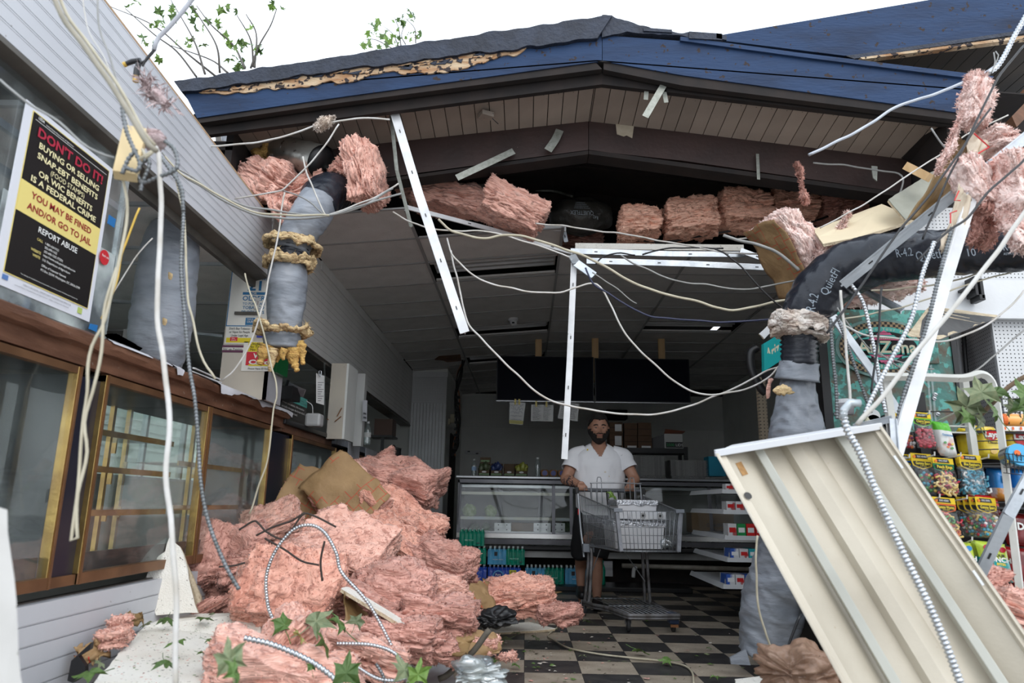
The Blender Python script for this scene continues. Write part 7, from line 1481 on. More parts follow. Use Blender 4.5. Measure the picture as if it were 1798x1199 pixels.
def sq(pts,Y,w_,nm='frame_tube'):
    P=[UY(p[0],p[1],Y+(p[2]if len(p)>2 else 0))for p in pts]
    for a,b in zip(P,P[1:]):MB().bar(a,b,w_,w_,V3((0,-1,0))).build(nm,RK,t)
P=catmull([UY(1545,661,3.3),UY(1620,662,3.3),UY(1690,664,3.3),UY(1722,657,3.3),UY(1740,668,3.3),UY(1748,695,3.3),UY(1760,780,3.3),UY(1777,920,3.3),UY(1797,1090,3.3),UY(1815,1240,3.3)],6);MB().tube(P,.019,4,ref=V3((0,1,0.0))).build('frame_tube',RK,t)
sq([(1692,664,.05),(1702,740,.05),(1712,812,.05)],3.35,.03);sq([(1552,655),(1562,720),(1570,800)],3.35,.032)
MB().slab([UY(1746,685,3.27),UY(1754,685,3.27),UY(1754,694,3.27),UY(1747,694,3.27)],(0,-.002,0)).build('number_sticker',mat('navy_sticker',(.02,.03,.12),None),t);text('E',UY(1748,693,3.262),(1,0,0),(0,0,1),.016,INKW,t,wdt=.010)
for y in(722,765,800,870,905,950,1000,1040):
    a,b=UY(1560,y,3.62),UY(1790,y+2,3.62);MB().tube([a,b],.003,5).build('grid_wire',BLK,t)
MB().lim(UY(1622,900,3.7).x,UY(1640,900,3.7).x,3.66,3.70,.3,1.55).build('black_standard',BLK,t)
MB().lim(1.7,3.0,3.72,3.74,.2,1.35).build('dark_back',DARK,t)
def hook(x0,y0,x1,y1,Y=3.35):MB().tube([UY(x0,y0,Y+.12),UY(x1,y1,Y-.06),UY(x1,y1-6,Y-.06)],.0035,6).build('peg_hook',RK,rack)
for q in((1613,735,1632,726),(1638,743,1678,724),(1680,750,1726,724),(1615,806,1641,799),(1650,806,1687,800),(1702,811,1736,803),(1630,880,1650,873),(1660,882,1698,875),(1690,955,1707,948),(1745,1040,1768,1035),(1560,812,1597,803)):hook(*q)
for y in(748,759):MB().tube([UY(1660,y,3.4),UY(1707,y+1,3.4)],.004,6).build('cross_wire',RK,t)
CLEARB=glass('bag_film',(.96,.96,.97),.06,.12,.04)
def mk(c):return mat('candy_%02d%02d%02d'%tuple(int(q*99)for q in c),c,None,rough=.25,coat=.5)
def pegbag(x0,y0,x1,y1,Y,card,cands,title,lab,sub='3.5 OZ',seed=0,tilt=4,nc=42,worm=False):
    a,b=UY(x0,y0,Y),UY(x1,y1,Y);W,H=b.x-a.x,a.z-b.z;cx=(a.x+b.x)/2;t=empty('candy_bag',(cx,Y,b.z),lab,'candy bag','peg bags of gummy candy');rg=random.Random(seed)
    ty=math.radians(tilt)
    def q(u,v,d=0):x=(u-.5)*W;z=-v*H;return V3((cx+x*math.cos(ty)-z*math.sin(ty)*-1*-1*0+x*0-(-z)*math.sin(ty)*-1,Y-d,a.z+z+x*-math.sin(ty)))
    hc=.40
    MB().prism([q(0,0),q(1,0),q(1,hc*.3),q(1.0,hc*.55),q(.96,hc*.8),q(.5,hc),q(.04,hc*.8),q(0,hc*.55)],(0,.002,0)).build('header_card',card,t)
    MB().prism([q(.08,.20,.003),q(.92,.20,.003),q(.94,hc*.58,.003),q(.88,hc*.76,.003),q(.5,hc*.92,.003),q(.12,hc*.76,.003),q(.06,hc*.58,.003)],(0,.002,0)).build('title_field',NBK,t)
    MB().prism([q(0,.0,.002),q(1,0,.002),q(1,.16,.002),q(0,.16,.002)],(0,.002,0)).build('brand_band',mat('bag_yellow',(.78,.55,.02),None),t)
    MB().prism([q(.2,.03,.004),q(.75,.03,.004),q(.8,.13,.004),q(.2,.13,.004)],(0,.002,0)).build('brand_field',NBK,t);text('KING HENRY',q(.27,.105,.006),q(1,0)-q(0,0),(0,0,1),.009,INKW,t,wdt=W*.42)
    MB().lathe(q(.14,.09,.006),[(W*.07,-.001),(W*.07,.001)],10,Matrix.Rotation(math.pi/2,3,'X')).build('brand_emblem',mat('emblem_orange',(.75,.20,.03),None),t)
    if title:text(title,q(.5,.285,.006),q(1,0)-q(0,0),(0,0,1),.013,mat('title_yellow',(.85,.68,.05),None),t,wdt=W*.72,align='C',bold=.02);text(sub,q(.5,.335,.006),q(1,0)-q(0,0),(0,0,1),.007,mat('title_yellow',(.85,.68,.05),None),t,wdt=W*.3,align='C')
    n=12;vs=[];fs=[]
    for s in(1,-1):
        for i in range(n+1):
            for j in range(n+1):
                u,v=i/n,j/n;th=(max(0,(1-(2*u-1)**4)*(1-(2*v-1)**4)))**.5*.022*s+.002*rg.uniform(-1,1);vs.append(q(u*1.04-.02,hc*.75+v*(1-hc*.75),th+.001))
    k=(n+1)**2
    for o_ in(0,k):
        for i in range(n):
            for j in range(n):f=(o_+i*(n+1)+j,o_+(i+1)*(n+1)+j,o_+(i+1)*(n+1)+j+1,o_+i*(n+1)+j+1);fs.append(f)
    MB().add(vs,fs).build('clear_film',CLEARB,t,smooth=True)
    mb=MB();ms=[mk(c)for c in cands]
    for i in range(nc):
        u,v=rg.uniform(.08,.92),rg.uniform(hc+.06,.95);c=q(u,v,rg.uniform(-.008,.012));mb.cm=rg.randrange(len(ms));r=.0085
        if worm:
            ang=rg.uniform(0,6.3);pts=[c+V3((math.cos(ang+k*.9)*.011*k*.8,rg.uniform(-.003,.003),math.sin(ang+k*.9)*.009*k*.8))for k in range(4)];mb.tube(pts,.005,6)
        else:mb.lathe(c,[(0.0005,-r),(r*.8,-r*.6),(r,0),(r*.8,r*.6),(0.0005,r)],7,Matrix.Rotation(rg.uniform(0,3),3,'X'))
    mb.build('candies',ms,t,smooth=True,kind='stuff');return t
YEL=mat('bag_yellow',(.78,.55,.02),None);GR=mat('bag_lime',(.14,.50,.03),None);DG=mat('bag_green',(.01,.20,.07),None);BL2=mat('bag_blue',(.02,.16,.55),None);OR=mat('bag_orange',(.75,.14,.02),None);RD2=mat('bag_red',(.5,.02,.03),None)
R1,W1,Y1,G1,O1,B1_,T1,P1=(.42,.01,.03),(.75,.75,.72),(.75,.52,.12),(.05,.25,.05),(.65,.16,.03),(.02,.10,.35),(.04,.30,.42),(.25,.02,.12)
pegbag(1570,726,1603,788,3.42,RD2,[R1,W1,O1,P1],'Berries','red-topped candy bag at the far left of the top candy row',seed=1)
pegbag(1600,724,1640,788,3.36,GR,[R1,R1,(.5,.02,.06)],'Cherry Sours','bag of dark red cherry sours with lime card, top row',seed=2,nc=90)
pegbag(1572,797,1606,865,3.44,BL2,[G1,W1,Y1],'Bears','blue-edged candy card half hidden by the fallen light, second row',seed=3)
pegbag(1598,796,1642,866,3.40,YEL,[G1,R1,T1,Y1],'Gummy Bears','bag of clear green gummy bears with yellow card, second row',seed=4)
pegbag(1636,804,1680,868,3.36,DG,[Y1,R1,Y1,(.8,.62,.3)],'Peach Rings','bag of yellow and red peach rings with green card, second row',seed=5,worm=True,nc=46)
for k in range(3):pegbag(1676+k*3,800-k,1722+k*4,868,3.42-.03*k,YEL,[T1,W1,T1,(.3,.55,.65)],'Blue Raspberry' if k==2 else '',['rearmost','middle','front'][k]+' of three blue raspberry ring bags hanging together, second row','Rings',seed=6+k,worm=True,nc=46)
pegbag(1606,872,1640,945,3.42,OR,[R1,O1,Y1],'Worms','orange-carded gummy worms bag partly behind the fallen light, third row',seed=10,worm=True)
pegbag(1636,873,1684,943,3.36,OR,[R1,G1,O1,Y1],'Gummy Worms','front bag of red and green gummy worms with orange card, third row',seed=11,worm=True,nc=50)
for k in range(4):pegbag(1678+k*11,873,1717+k*13,944,3.44-.03*k,YEL,[G1,R1,Y1,T1,W1],'Gummy Bears' if k==3 else '',['rearmost','second','third','front'][k]+' of four gummy bear bags fanned on one hook, third row',seed=12+k)
def pouch(x0,y0,x1,y1,Y,m1,m2,lines,lab,seed=0,tilt=4,split=.4,cat='bag',blobs=None,grp='printed snack pouches',bul=.03):
    a,b=UY(x0,y0,Y),UY(x1,y1,Y);W,H=b.x-a.x,a.z-b.z;cx=(a.x+b.x)/2;t=empty('snack_pouch',(cx,Y,b.z),lab,cat,grp);ty=math.radians(tilt);rg=random.Random(seed)
    def q(u,v,d=0):x=(u-.5)*W;z=-v*H;return V3((cx+x+(-z)*math.sin(ty),Y-d,a.z+z-x*math.sin(ty)))
    def th(u,v):return max(0,(1-(2*u-1)**4)*(1-(2*v-1)**6))**.6*bul
    n=16
    for nm,v0,v1,m in(('upper_print',0,split,m1),('lower_print',split,1,m2)):
        vs=[];
        for s in(1,-1):
            for i in range(n+1):
                for j in range(n//2+1):u,v=i/n,v0+(v1-v0)*j/(n//2);vs.append(q(u+.012*math.sin(v*9+seed)*(1 if i in(0,n)else 0),v,s*(th(u,v)+.0022*math.sin(u*17+v*9+seed)*th(u,v)/bul)))
        kk=(n+1)*(n//2+1);fs=[]
        for o_ in(0,kk):
            for i in range(n):
                for j in range(n//2):k1=n//2+1;fs.append((o_+i*k1+j,o_+(i+1)*k1+j,o_+(i+1)*k1+j+1,o_+i*k1+j+1))
        MB().add(vs,fs).build(nm,m,t,smooth=True)
    MB().slab([q(0,0,.003),q(1,0,.003),q(1,.03,.003),q(0,.03,.003)],(0,.006,0)).build('crimped_seal',m1,t)
    xd=q(1,0)-q(0,0)
    for(s,u,v,h,wd,m)in lines:text(s,q(u,v,th(u,v)+.006),xd,(0,0,1),h*H,m,t,wdt=wd*W,align='C',bold=.04)
    for(u,v,r,m)in(blobs or[]):MB().lathe(q(u,v,th(u,v)+.003),[(r*W,-.001),(r*W,.001)],12,Matrix.Rotation(math.pi/2,3,'X')@Matrix.Diagonal((1,.85,1))).build('printed_shape',m,t)
    return t
LIME=mat('pouch_lime',(.42,.56,.04),(.5,.6,.08),9,.3,coat=.4);BLP=mat('pouch_blue',(.02,.30,.62),(.03,.4,.7),8,.3,coat=.4);TLP=mat('pouch_teal',(.01,.36,.38),(.02,.42,.4),8,.3,coat=.4);MGP=mat('pouch_magenta',(.42,.02,.17),(.3,.02,.12),8,.3,coat=.4)
pouch(1634,741,1672,802,3.40,mat('pouch_green',(.10,.45,.03),None,rough=.3),mat('pouch_white',(.70,.72,.70),(.6,.3,.2),14,.3,mixpos=(.55,.7)),[('Gummies',.5,.42,.06,.6,NB)],'white stand-up pouch with bright green top and bottom',1,8,.26,blobs=[(.3,.62,.08,mk(G1)),(.5,.66,.09,mk(R1)),(.7,.64,.08,mk(Y1)),(.4,.74,.08,mk(O1)),(.62,.76,.08,mk(G1))])
def sp(x0,y0,x1,y1,Y,m2,flav,lab,seed,fc):pouch(x0,y0,x1,y1,Y,LIME,m2,[('SOUR',.55,.36,.075,.40,NBK),('PUNCH',.5,.49,.12,.82,PAPER),('BITES',.55,.58,.06,.30,YEL)]+([(flav,.55,.70,.04,.5,PAPER)]if flav else[]),lab,seed,6,.42,blobs=[(.22,.14,.11,mk(fc)),(.75,.16,.11,mk(fc)),(.25,.82,.10,mk(fc)),(.72,.86,.12,mk(Y1 if fc!=B1_ else(.02,.2,.5))),(.8,.74,.08,mk(fc))])
sp(1655,950,1712,1014,3.38,BLP,'BLUE RASPBERRY','blue and lime sour candy pouch, fourth row',2,(.02,.22,.55));sp(1704,950,1765,1018,3.42,TLP,'','rear teal and lime sour candy pouch behind the slanting stud',3,R1);sp(1712,952,1772,1020,3.36,TLP,'TROPICAL BLENDS','front teal and lime sour candy pouch with tropical print',4,R1)
sp(1734,1036,1780,1098,3.30,MGP,'','magenta and lime sour candy pouch low by the wool pile',5,(.45,.02,.15));sp(1722,1040,1760,1100,3.36,MGP,'','second magenta pouch behind the lowest sour candy pouch',6,(.45,.02,.15))
pouch(1700,1050,1735,1110,3.34,BL2,mat('peppermint_bag',(.45,.03,.07),(.7,.5,.5),40,.2,mixpos=(.5,.55)),[],'blue-topped bag of red and white sweets at the lower right',7,4,.12)
LAY=mat('chip_yellow',(.80,.55,.02),(.85,.66,.05),5,.25,coat=.5,bump=.6,bscale=18);LOG=mat('chip_red',(.55,.015,.02),None,rough=.3)
def chips(x0,y0,x1,y1,Y,seed,lab,s='Lays'):
    return pouch(x0,y0,x1,y1,Y,LAY,LAY,[(s,.5,.36,.16,.6,INKW),('Classic',.5,.56,.06,.5,NBK)],lab,seed,3,.5,blobs=[(.5,.30,.30,LOG),(.5,.78,.16,mat('chip_print',(.80,.60,.25),(.7,.45,.12),30,.5)),(.85,.52,.13,mat('chip_print',(.8,.6,.25),None))],grp='bags of potato chips',cat='chips',bul=.05)
chips(1706,748,1752,806,3.50,1,'yellow chip bag with red emblem behind the rack frame');chips(1752,752,1815,812,3.55,2,'yellow chip bag right of the rack frame');chips(1682,752,1706,800,3.58,3,'yellow chip bag mostly hidden at the left of the chip shelf',' ')
RUF=mat('ruffle_blue',(.02,.14,.42),(.03,.22,.55),6,.25,coat=.5);DOR=mat('dark_red_chip',(.30,.012,.015),(.12,.01,.01),6,.25,coat=.4)
for k,(x0,x1,s)in enumerate(((1730,1772,'R'),(1768,1815,'RU'))):pouch(x0,822,x1,880,3.52,RUF,mat('ruffle_white',(.55,.6,.65),(.6,.25,.05),12,.3,mixpos=(.45,.55)),[(s,.55,.45,.22,.38,LOG)],['blue ridged-chip bag with red letter, left of the rack frame','blue ridged-chip bag right of the rack frame'][k],20+k,4,.62,grp='bags of ridged chips',cat='chips',bul=.05)
for k,(x0,y0,x1,y1,lab)in enumerate(((1700,868,1752,905,'red chip bag tucked under the blue ridged-chip bag'),(1755,900,1815,960,'dark red chip bag at the right edge, upper'),(1752,960,1815,1022,'dark red chip bag at the right edge, lower'),(1776,1015,1820,1060,'red and yellow snack bag low behind the rack post'))):pouch(x0,y0,x1,y1,3.55,DOR if k else LOG,DOR,[('DO',.5,.5,.2,.5,PAPER)]if k in(1,)else[],lab,30+k,5,.5,cat='chips',bul=.045,grp='red snack bags')
t=empty('wire_shelf',UY(1740,900,3.5),'black wire shelf unit behind the white rack frame holding chips and a drink','shelf')
for y in(702,716,757,775,790,815,884):MB().tube([UY(1700,y,3.42),UY(1820,y-3,3.42)],.0028,5).build('wire',BLK,t)
for x in(1752,1770,1790):MB().tube([UY(x,690,3.42),UY(x+2,745,3.42)],.0028,5).build('wire',BLK,t)
for y in(752,812,885):a=UY(1700,y+4,3.45);MB().lim(a.x,a.x+.6,3.45,3.75,a.z-.01,a.z).build('shelf_tray',BLK,t)
MB().slab([UY(1758,748,3.38),UY(1820,749,3.38),UY(1820,757,3.38),UY(1759,756,3.38)],(0,.004,0)).build('price_strip',PAPER,t)
for i in range(3):c=UY(1765+i*14,752,3.375);MB().box(c,(.008,.002,.014)).build('price_mark',OR,t)
t=empty('orange_bottle',UY(1780,745,3.45),'orange sports drink bottle lying on its side on the wire shelf','bottle');Rl=Matrix.Rotation(math.pi/2,3,'Y');c=UY(1760,738,3.45)
MB().lathe(c,[(.030,0),(.034,.01),(.034,.10),(.030,.12),(.034,.14),(.03,.2)],18,Rl).build('body',mat('orange_drink',(.80,.30,.03),(.85,.4,.1),5,.15,coat=.6),t,smooth=True);MB().lathe(c,[(.032,-.012),(.033,.012)],18,Rl).build('cap',mat('orange_cap',(.65,.13,.02),None),t);text('os',c+V3((.10,-.036,-.012)),(1,0,0),(0,0,1),.03,INK,t,wdt=.035,bold=.04)
t=empty('dip_can',UY(1788,800,3.2),'round pale blue dip can held in the small black wire basket','can');c=UY(1786,800,3.22);Rm=Matrix.Rotation(math.pi/2.3,3,'X')
MB().lathe(c,[(.05,0),(.05,.02)],24,Rm).build('lid',mat('sky_lid',(.05,.35,.62),None,rough=.3),t);MB().lathe(c+V3((0,.03,0)),[(.046,-.03),(.046,.02)],24,Rm).build('tin',STEEL,t);MB().lathe(c+V3((-.012,-.021,.01)),[(.014,0),(.014,.002)],12,Rm).build('emblem',OR,t)
t=empty('small_wire_basket',UY(1775,815,3.2),'small black wire basket clipped on the rack frame at the right edge','basket')
for i in range(6):MB().tube([UY(1764+i*7,796,3.18),UY(1768+i*7,830,3.22)],.002,5).build('wire',BLK,t)
for y in(796,808,820,830):MB().tube([UY(1762,y,3.18),UY(1815,y+6,3.2)],.002,5).build('wire',BLK,t)
text('3',UY(1768,812,3.17),(1,0,0),(0,0,1),.012,YEL,t)
MB().lim(1.85,3.0,3.3,3.75,0,.25).build('rack_base',BLK,rack)
CM=mat('grey_cart_wire',(.34,.36,.38),(.24,.25,.27),14,.35,metal=.5);CP=mat('cart_grey_plastic',(.20,.22,.25),None,rough=.45);CD=mat('dirty_cart_tube',(.22,.22,.23),(.10,.09,.085),12,.5,metal=.4)
t=empty('shopping_cart',(.95,6.2,0),'grey wire shopping cart with foil-covered tubs, pushed by the man','shopping cart',rz=0)
O=V3((.80,6.62,0));hd=V3((.22,-.97,0)).normalized();sd=V3((-hd.y,hd.x,0));sd=V3((.985,.12,0))
def C(l,s,z):return O+hd*l+sd*s+V3((0,0,z))
ZT_,ZBk,ZBf=.97,.60,.56
def top(l):return 1.04-.13*l/.85
def bot(l):return.60-.0*l
def half(l,u):return(.30-.035*l/.85)*(.88+.12*u)
LB=.85
def rod(a,b,r=.0028,nm='wire',m=CM):MB().tube([a,b],r,5).build(nm,m,t)
def rods(lst,nm,r=.0028,m=CM):
    mb=MB()
    for P in lst:mb.tube(P,r,5)
    return mb.build(nm,m,t,smooth=True)
for s in(-1,1):
    L_=[]
    for i in range(30):
        l=LB*(i+.5)/30;L_.append([C(l,s*half(l,1),top(l)),C(l*.97+.01,s*half(l,0),bot(l))])
    for u in(0,.22,.45,.68,1):L_.append([C(0,s*half(0,u),bot(0)+(top(0)-bot(0))*u),C(LB,s*half(LB,u),bot(LB)+(top(LB)-bot(LB))*u)])
    rods(L_,'side_grille')
    MB().tube([C(-.02,s*half(0,1),top(0)),C(LB,s*half(LB,1),top(LB))],.006,8).build('top_rim',CM,t);MB().tube([C(-.03,s*half(0,0),bot(0)),C(LB,s*half(LB,0),bot(LB))],.006,8).build('bottom_rim',CM,t)
    MB().bar(C(LB,s*half(LB,1),top(LB)+.01),C(LB,s*half(LB,0),bot(LB)),.030,.03,hd).build('corner_guard',mat('cart_pale_plastic',(.30,.31,.34),(.22,.23,.25),20,.4),t,bevel=.004)
    MB().box(C(LB,s*(half(LB,1)-.01),top(LB)+.005),(.07,.05,.03)).build('corner_block',CP,t,bevel=.004)
    MB().tube(catmull([C(-.05,s*.31,1.09),C(-.03,s*.31,1.0),C(.0,s*.30,.75),C(.03,s*.29,.60),C(.06,s*.29,.5)],6),.010,8).build('rear_upright',CM,t)
L_=[]
for i in range(15):
    u=-1+2*(i+.5)/15;L_.append([C(LB,u*half(LB,1),top(LB)),C(LB,u*half(LB,0),bot(LB))])
for v in(0,.2,.4,.6,.8,1):L_.append([C(LB,-half(LB,v),bot(LB)+(top(LB)-bot(LB))*v),C(LB,half(LB,v),bot(LB)+(top(LB)-bot(LB))*v)])
rods(L_,'front_grille',.003)
L_=[[C(l,-half(l,0),bot(l)),C(l,half(l,0),bot(l))]for l in np.linspace(0,LB,26)]+[[C(0,s,bot(0)),C(LB,s,bot(LB))]for s in np.linspace(-.2,.2,6)];rods(L_,'basket_floor')
L_=[]
for i in range(11):
    u=-.27+.54*i/10;L_.append([C(.02,u,1.10),C(.10,u*.95,.64)])
for z in(1.10,.95,.80,.66):L_.append([C(.02+(1.1-z)*.17,-.27,z),C(.02+(1.1-z)*.17,.27,z)])
rods(L_,'rear_gate',.003)
MB().tube(catmull([C(.05,-.21,1.0),C(.04,-.21,1.13),C(.05,-.18,1.15),C(.05,.22,1.15),C(.04,.25,1.13),C(.06,.25,.95)],6),.006,8).build('seat_frame',CM,t)
for s in(-.14,.17):MB().tube(catmull([C(.06,s-.02,.95),C(.05,s-.02,1.17),C(.05,s,1.20),C(.05,s+.02,1.17),C(.06,s+.02,.95)],6),.004,6).build('seat_loop',CM,t)
MB().tube([C(-.07,-.31,1.085),C(-.07,.31,1.085)],.016,12).build('handle',mat('cart_handle_plastic',(.14,.15,.17),None,rough=.35),t)
for s in(-1,1):MB().box(C(-.06,s*.315,1.08),(.03,.06,.06)).build('handle_bracket',BLK,t,bevel=.006)
MB().box(C(-.02,-.315,.99-.1),(.008,.02,.05)).build('red_tag',mat('red_plastic',(.6,.02,.02),None),t)
for s,z in((-.05,1.05),(.06,1.05)):MB().bar(C(.0,s,1.08),C(.04,s+.01,.82),.025,.004,hd).build('black_strap',BLK,t)
for s in(-1,1):
    MB().tube(catmull([C(.05,s*.25,.60),C(.06,s*.25,.45),C(.03,s*.27,.16),C(.02,s*.27,.12)],5),.014,10).build('leg_tube',CD,t,smooth=True)
    MB().tube(catmull([C(.14,s*.25,.59),C(.155,s*.25,.5),C(.145,s*.27,.17),C(.12,s*.28,.12)],5),.014,10).build('leg_tube',CD,t,smooth=True)
MB().box(C(.06,-.25,.58),(.1,.12,.07)).build('hinge_block',CP,t,bevel=.005)
MB().tube([C(.1,-.25,.33),C(.30,-.22,.58)],.005,6).build('brace',CM,t);MB().tube([C(.1,.25,.30),C(.0,.1,.55)],.005,6).build('brace',CM,t)
P=catmull([C(-.02,-.28,.12),C(.25,-.27,.125),C(.45,-.22,.13),C(.75,-.21,.135),C(.86,-.20,.135),C(.90,-.15,.135),C(.90,.15,.135),C(.86,.21,.135),C(.6,.22,.13),C(.3,.28,.125),C(-.02,.29,.12)],6)
MB().tube(P,.015,10).build('base_frame',CD,t,smooth=True);MB().tube([q+V3((0,0,-.022))for q in P],.010,8).build('base_frame_lower',CD,t,smooth=True)
L_=[[C(.86,s,.14),C(.45,s*1.03,.145),C(.02,s*1.15,.15)]for s in np.linspace(-.17,.17,10)]+[[C(.02,-.26,.15),C(.02,.26,.15)],[C(.46,-.21,.145),C(.46,.22,.145)]];rods(L_,'bottom_rack',.0042)
for l,s,cv in((.80,-.17,0),(.80,.19,1),(.02,-.28,0),(.02,.28,0)):
    c=C(l,s,.058);R_=Matrix.Rotation(math.pi/2,3,'Y')
    w_=MB().lathe(c-V3((.014,0,0)),[(.010,0),(.05,.001),(.058,.006),(.058,.022),(.05,.027),(.010,.028)],24,R_).build('caster_wheel',mat('black_rubber',(.025,.025,.027),None,rough=.6),t,smooth=True)
    MB().lathe(c-V3((.017,0,0)),[(.022,0),(.022,.034)],16,R_).build('wheel_hub',STEELD,t)
    if cv:MB().box(c+V3((0,-.005,.045)),(.075,.12,.08)).build('blue_wheel_cover',mat('dark_blue_plastic',(.02,.035,.08),None,rough=.4),t,bevel=.012);MB().box(c+V3((0,-.06,-.005)),(.06,.01,.02)).build('rust_band',mat('rust',(.22,.09,.03),None),t)
    else:
        for e_ in(-.022,.022):MB().bar(c+V3((e_,0,0)),c+V3((e_,.01,.08)),.004,.03).build('fork',CD,t)
TUB=mat('white_plastic_tub',(.72,.73,.76),(.66,.66,.68),3,.4);FO=mat('bright_foil',(.80,.82,.86),(.5,.52,.56),25,.22,metal=.9,bump=1.5,bscale=60)
def tub(c,w_,d,h,lab):
    tt=empty('foil_covered_tub',c,lab,'tub','tubs in the cart');a=math.atan2(hd.x,-hd.y)*.6;R_=Matrix.Rotation(a,3,'Z')
    b=MB();pts=[]
    for z,k in((0,.93),(h*.8,1),(h*.8,1.03),(h,1.04)):
        pts+=[R_@V3((sx_*w_/2*k,sy_*d/2*k,z))+V3(c)for sx_,sy_ in((-1,-1),(1,-1),(1,1),(-1,1))]
    fs=[(i*4+j,i*4+(j+1)%4,i*4+4+(j+1)%4,i*4+4+j)for i in range(3)for j in range(4)]+[(0,3,2,1),(12,13,14,15)];b.add(pts,fs).build('tub',TUB,tt,bevel=.006)
    n=40;mb=MB();vs=[]
    for i in range(n):
        u=i/n*4;k=int(u);f=u-k;cs=((-1,-1),(1,-1),(1,1),(-1,1));x0,x1=cs[k%4],cs[(k+1)%4];x,y=x0[0]+(x1[0]-x0[0])*f,x0[1]+(x1[1]-x0[1])*f
        for sc_,z in((1.06,h-.028+random.uniform(-.012,.006)),(1.07,h-.004),(1.03,h+.008),(.5,h+.012+random.uniform(-.004,.004))):vs.append(R_@V3((x*w_/2*sc_,y*d/2*sc_,z))+V3(c))
    fs=[(i*4+j,((i+1)%n)*4+j,((i+1)%n)*4+j+1,i*4+j+1)for i in range(n)for j in range(3)]+[tuple(i*4+3 for i in range(n))];mb.add(vs,fs).build('foil_lid',FO,tt);return tt
cb=C(.50,.0,.61);tub(cb,.42,.36,.215,'large white tub with foil lid on the floor of the cart')
tub(cb+V3((.0,.0,.235)),.33,.28,.145,'smaller white tub with foil lid on top of the large one')
tt=tag(empty('switch_plate',C(.72,.04,.86)),'white metal strip with two round sockets leaning on the small tub','plate');c=C(.71,.05,.875);MB().box(c,(.30,.012,.07),rotz(.1)).build('plate',ENW,tt,bevel=.002)
for s in(-.045,.095):MB().lathe(c+V3((s,-.010,0)),[(.025,-.003),(.025,.003)],18,Matrix.Rotation(math.pi/2,3,'X')).build('socket_ring',mat('socket_grey',(.35,.35,.35),None),tt);MB().lathe(c+V3((s,-.016,0)),[(.010,-.002),(.010,.002)],12,Matrix.Rotation(math.pi/2,3,'X')).build('socket_hole',BLK,tt)
leaf(C(.25,-.10,1.0),.16,'l',(.9,.2,.5),'fresh green leaf lying at the back of the cart above the tubs');blob(C(.66,.23,.66),.05,glass('crumpled_plastic'),'plastic_scrap',4,.5,(1.2,.8,.8),12,label='crumpled clear plastic in the front right corner of the cart',cat='plastic')
SK=mat('warm_skin',(.40,.215,.145),(.34,.175,.115),9,.5,bump=.12,bscale=120);HAIRM=mat('black_hair',(.010,.008,.007),(.022,.016,.013),60,.65,bump=2,bscale=120)
TEE=mat('white_cotton',(.80,.81,.84),(.74,.75,.78),4,.85,spots=(.62,.55,.45),sscale=14,sthr=.73);SHRT=mat('black_shorts',(.010,.010,.012),None,rough=.8)
mo=V3((.72,7.0,0));man=empty('person',mo,'bearded man in a white V-neck T-shirt and dark shorts pushing the cart','person')
def rings(specs,n=24):
    """specs: (center, rx, ry[, tilt normal])"""
    vs=[];K=len(specs)
    for i,s in enumerate(specs):
        c=V3(s[0]);rx_,ry_=s[1],s[2];sq_=s[3]if len(s)>3 else 2.0
        for j in range(n):
            a=2*math.pi*j/n;ca,sa=math.cos(a),math.sin(a);x=math.copysign(abs(ca)**(2/sq_),ca)*rx_;y=math.copysign(abs(sa)**(2/sq_),sa)*ry_;vs.append(c+V3((x,y,0)))
    return vs,[(i*n+j,i*n+(j+1)%n,(i+1)*n+(j+1)%n,(i+1)*n+j)for i in range(K-1)for j in range(n)]+[tuple(range(n))[::-1],tuple((K-1)*n+j for j in range(n))]
def M(x,y,z):return mo+V3((x,y,z))
def MH(x,y,z):return mo+V3((x*1.17,y*1.12,1.688+(z-1.70)*1.15))
def limb(mb,pts,rs,n=14):
    P=catmull(pts,8);K=len(P);R_=np.interp(np.linspace(0,len(pts)-1,K),range(len(pts)),rs);mb.tube(P,list(R_),n)
hL,hR=C(-.07,-.27,1.10),C(-.07,.20,1.10)
shL,shR=M(-.225,0,1.42),M(.225,.0,1.42)
elL,elR=M(-.335,-.10,1.19),M(.33,-.10,1.20)
wL,wR=hL+V3((-.0,.09,.035)),hR+V3((.0,.09,.035))
body=MB()
tv,tf=rings([(M(0,.02,.90),.19,.13,2.3),(M(0,.02,1.0),.20,.145,2.3),(M(0,.0,1.1),.205,.155,2.3),(M(0,.0,1.25),.215,.15,2.4),(M(0,.01,1.36),.235,.14,2.5),(M(0,.02,1.44),.225,.115,2.4),(M(0,.03,1.50),.13,.085),(M(0,.03,1.53),.075,.072),(M(0,.015,1.58),.066,.068),(M(0,.0,1.64),.066,.07)],28);body.add(tv,tf)
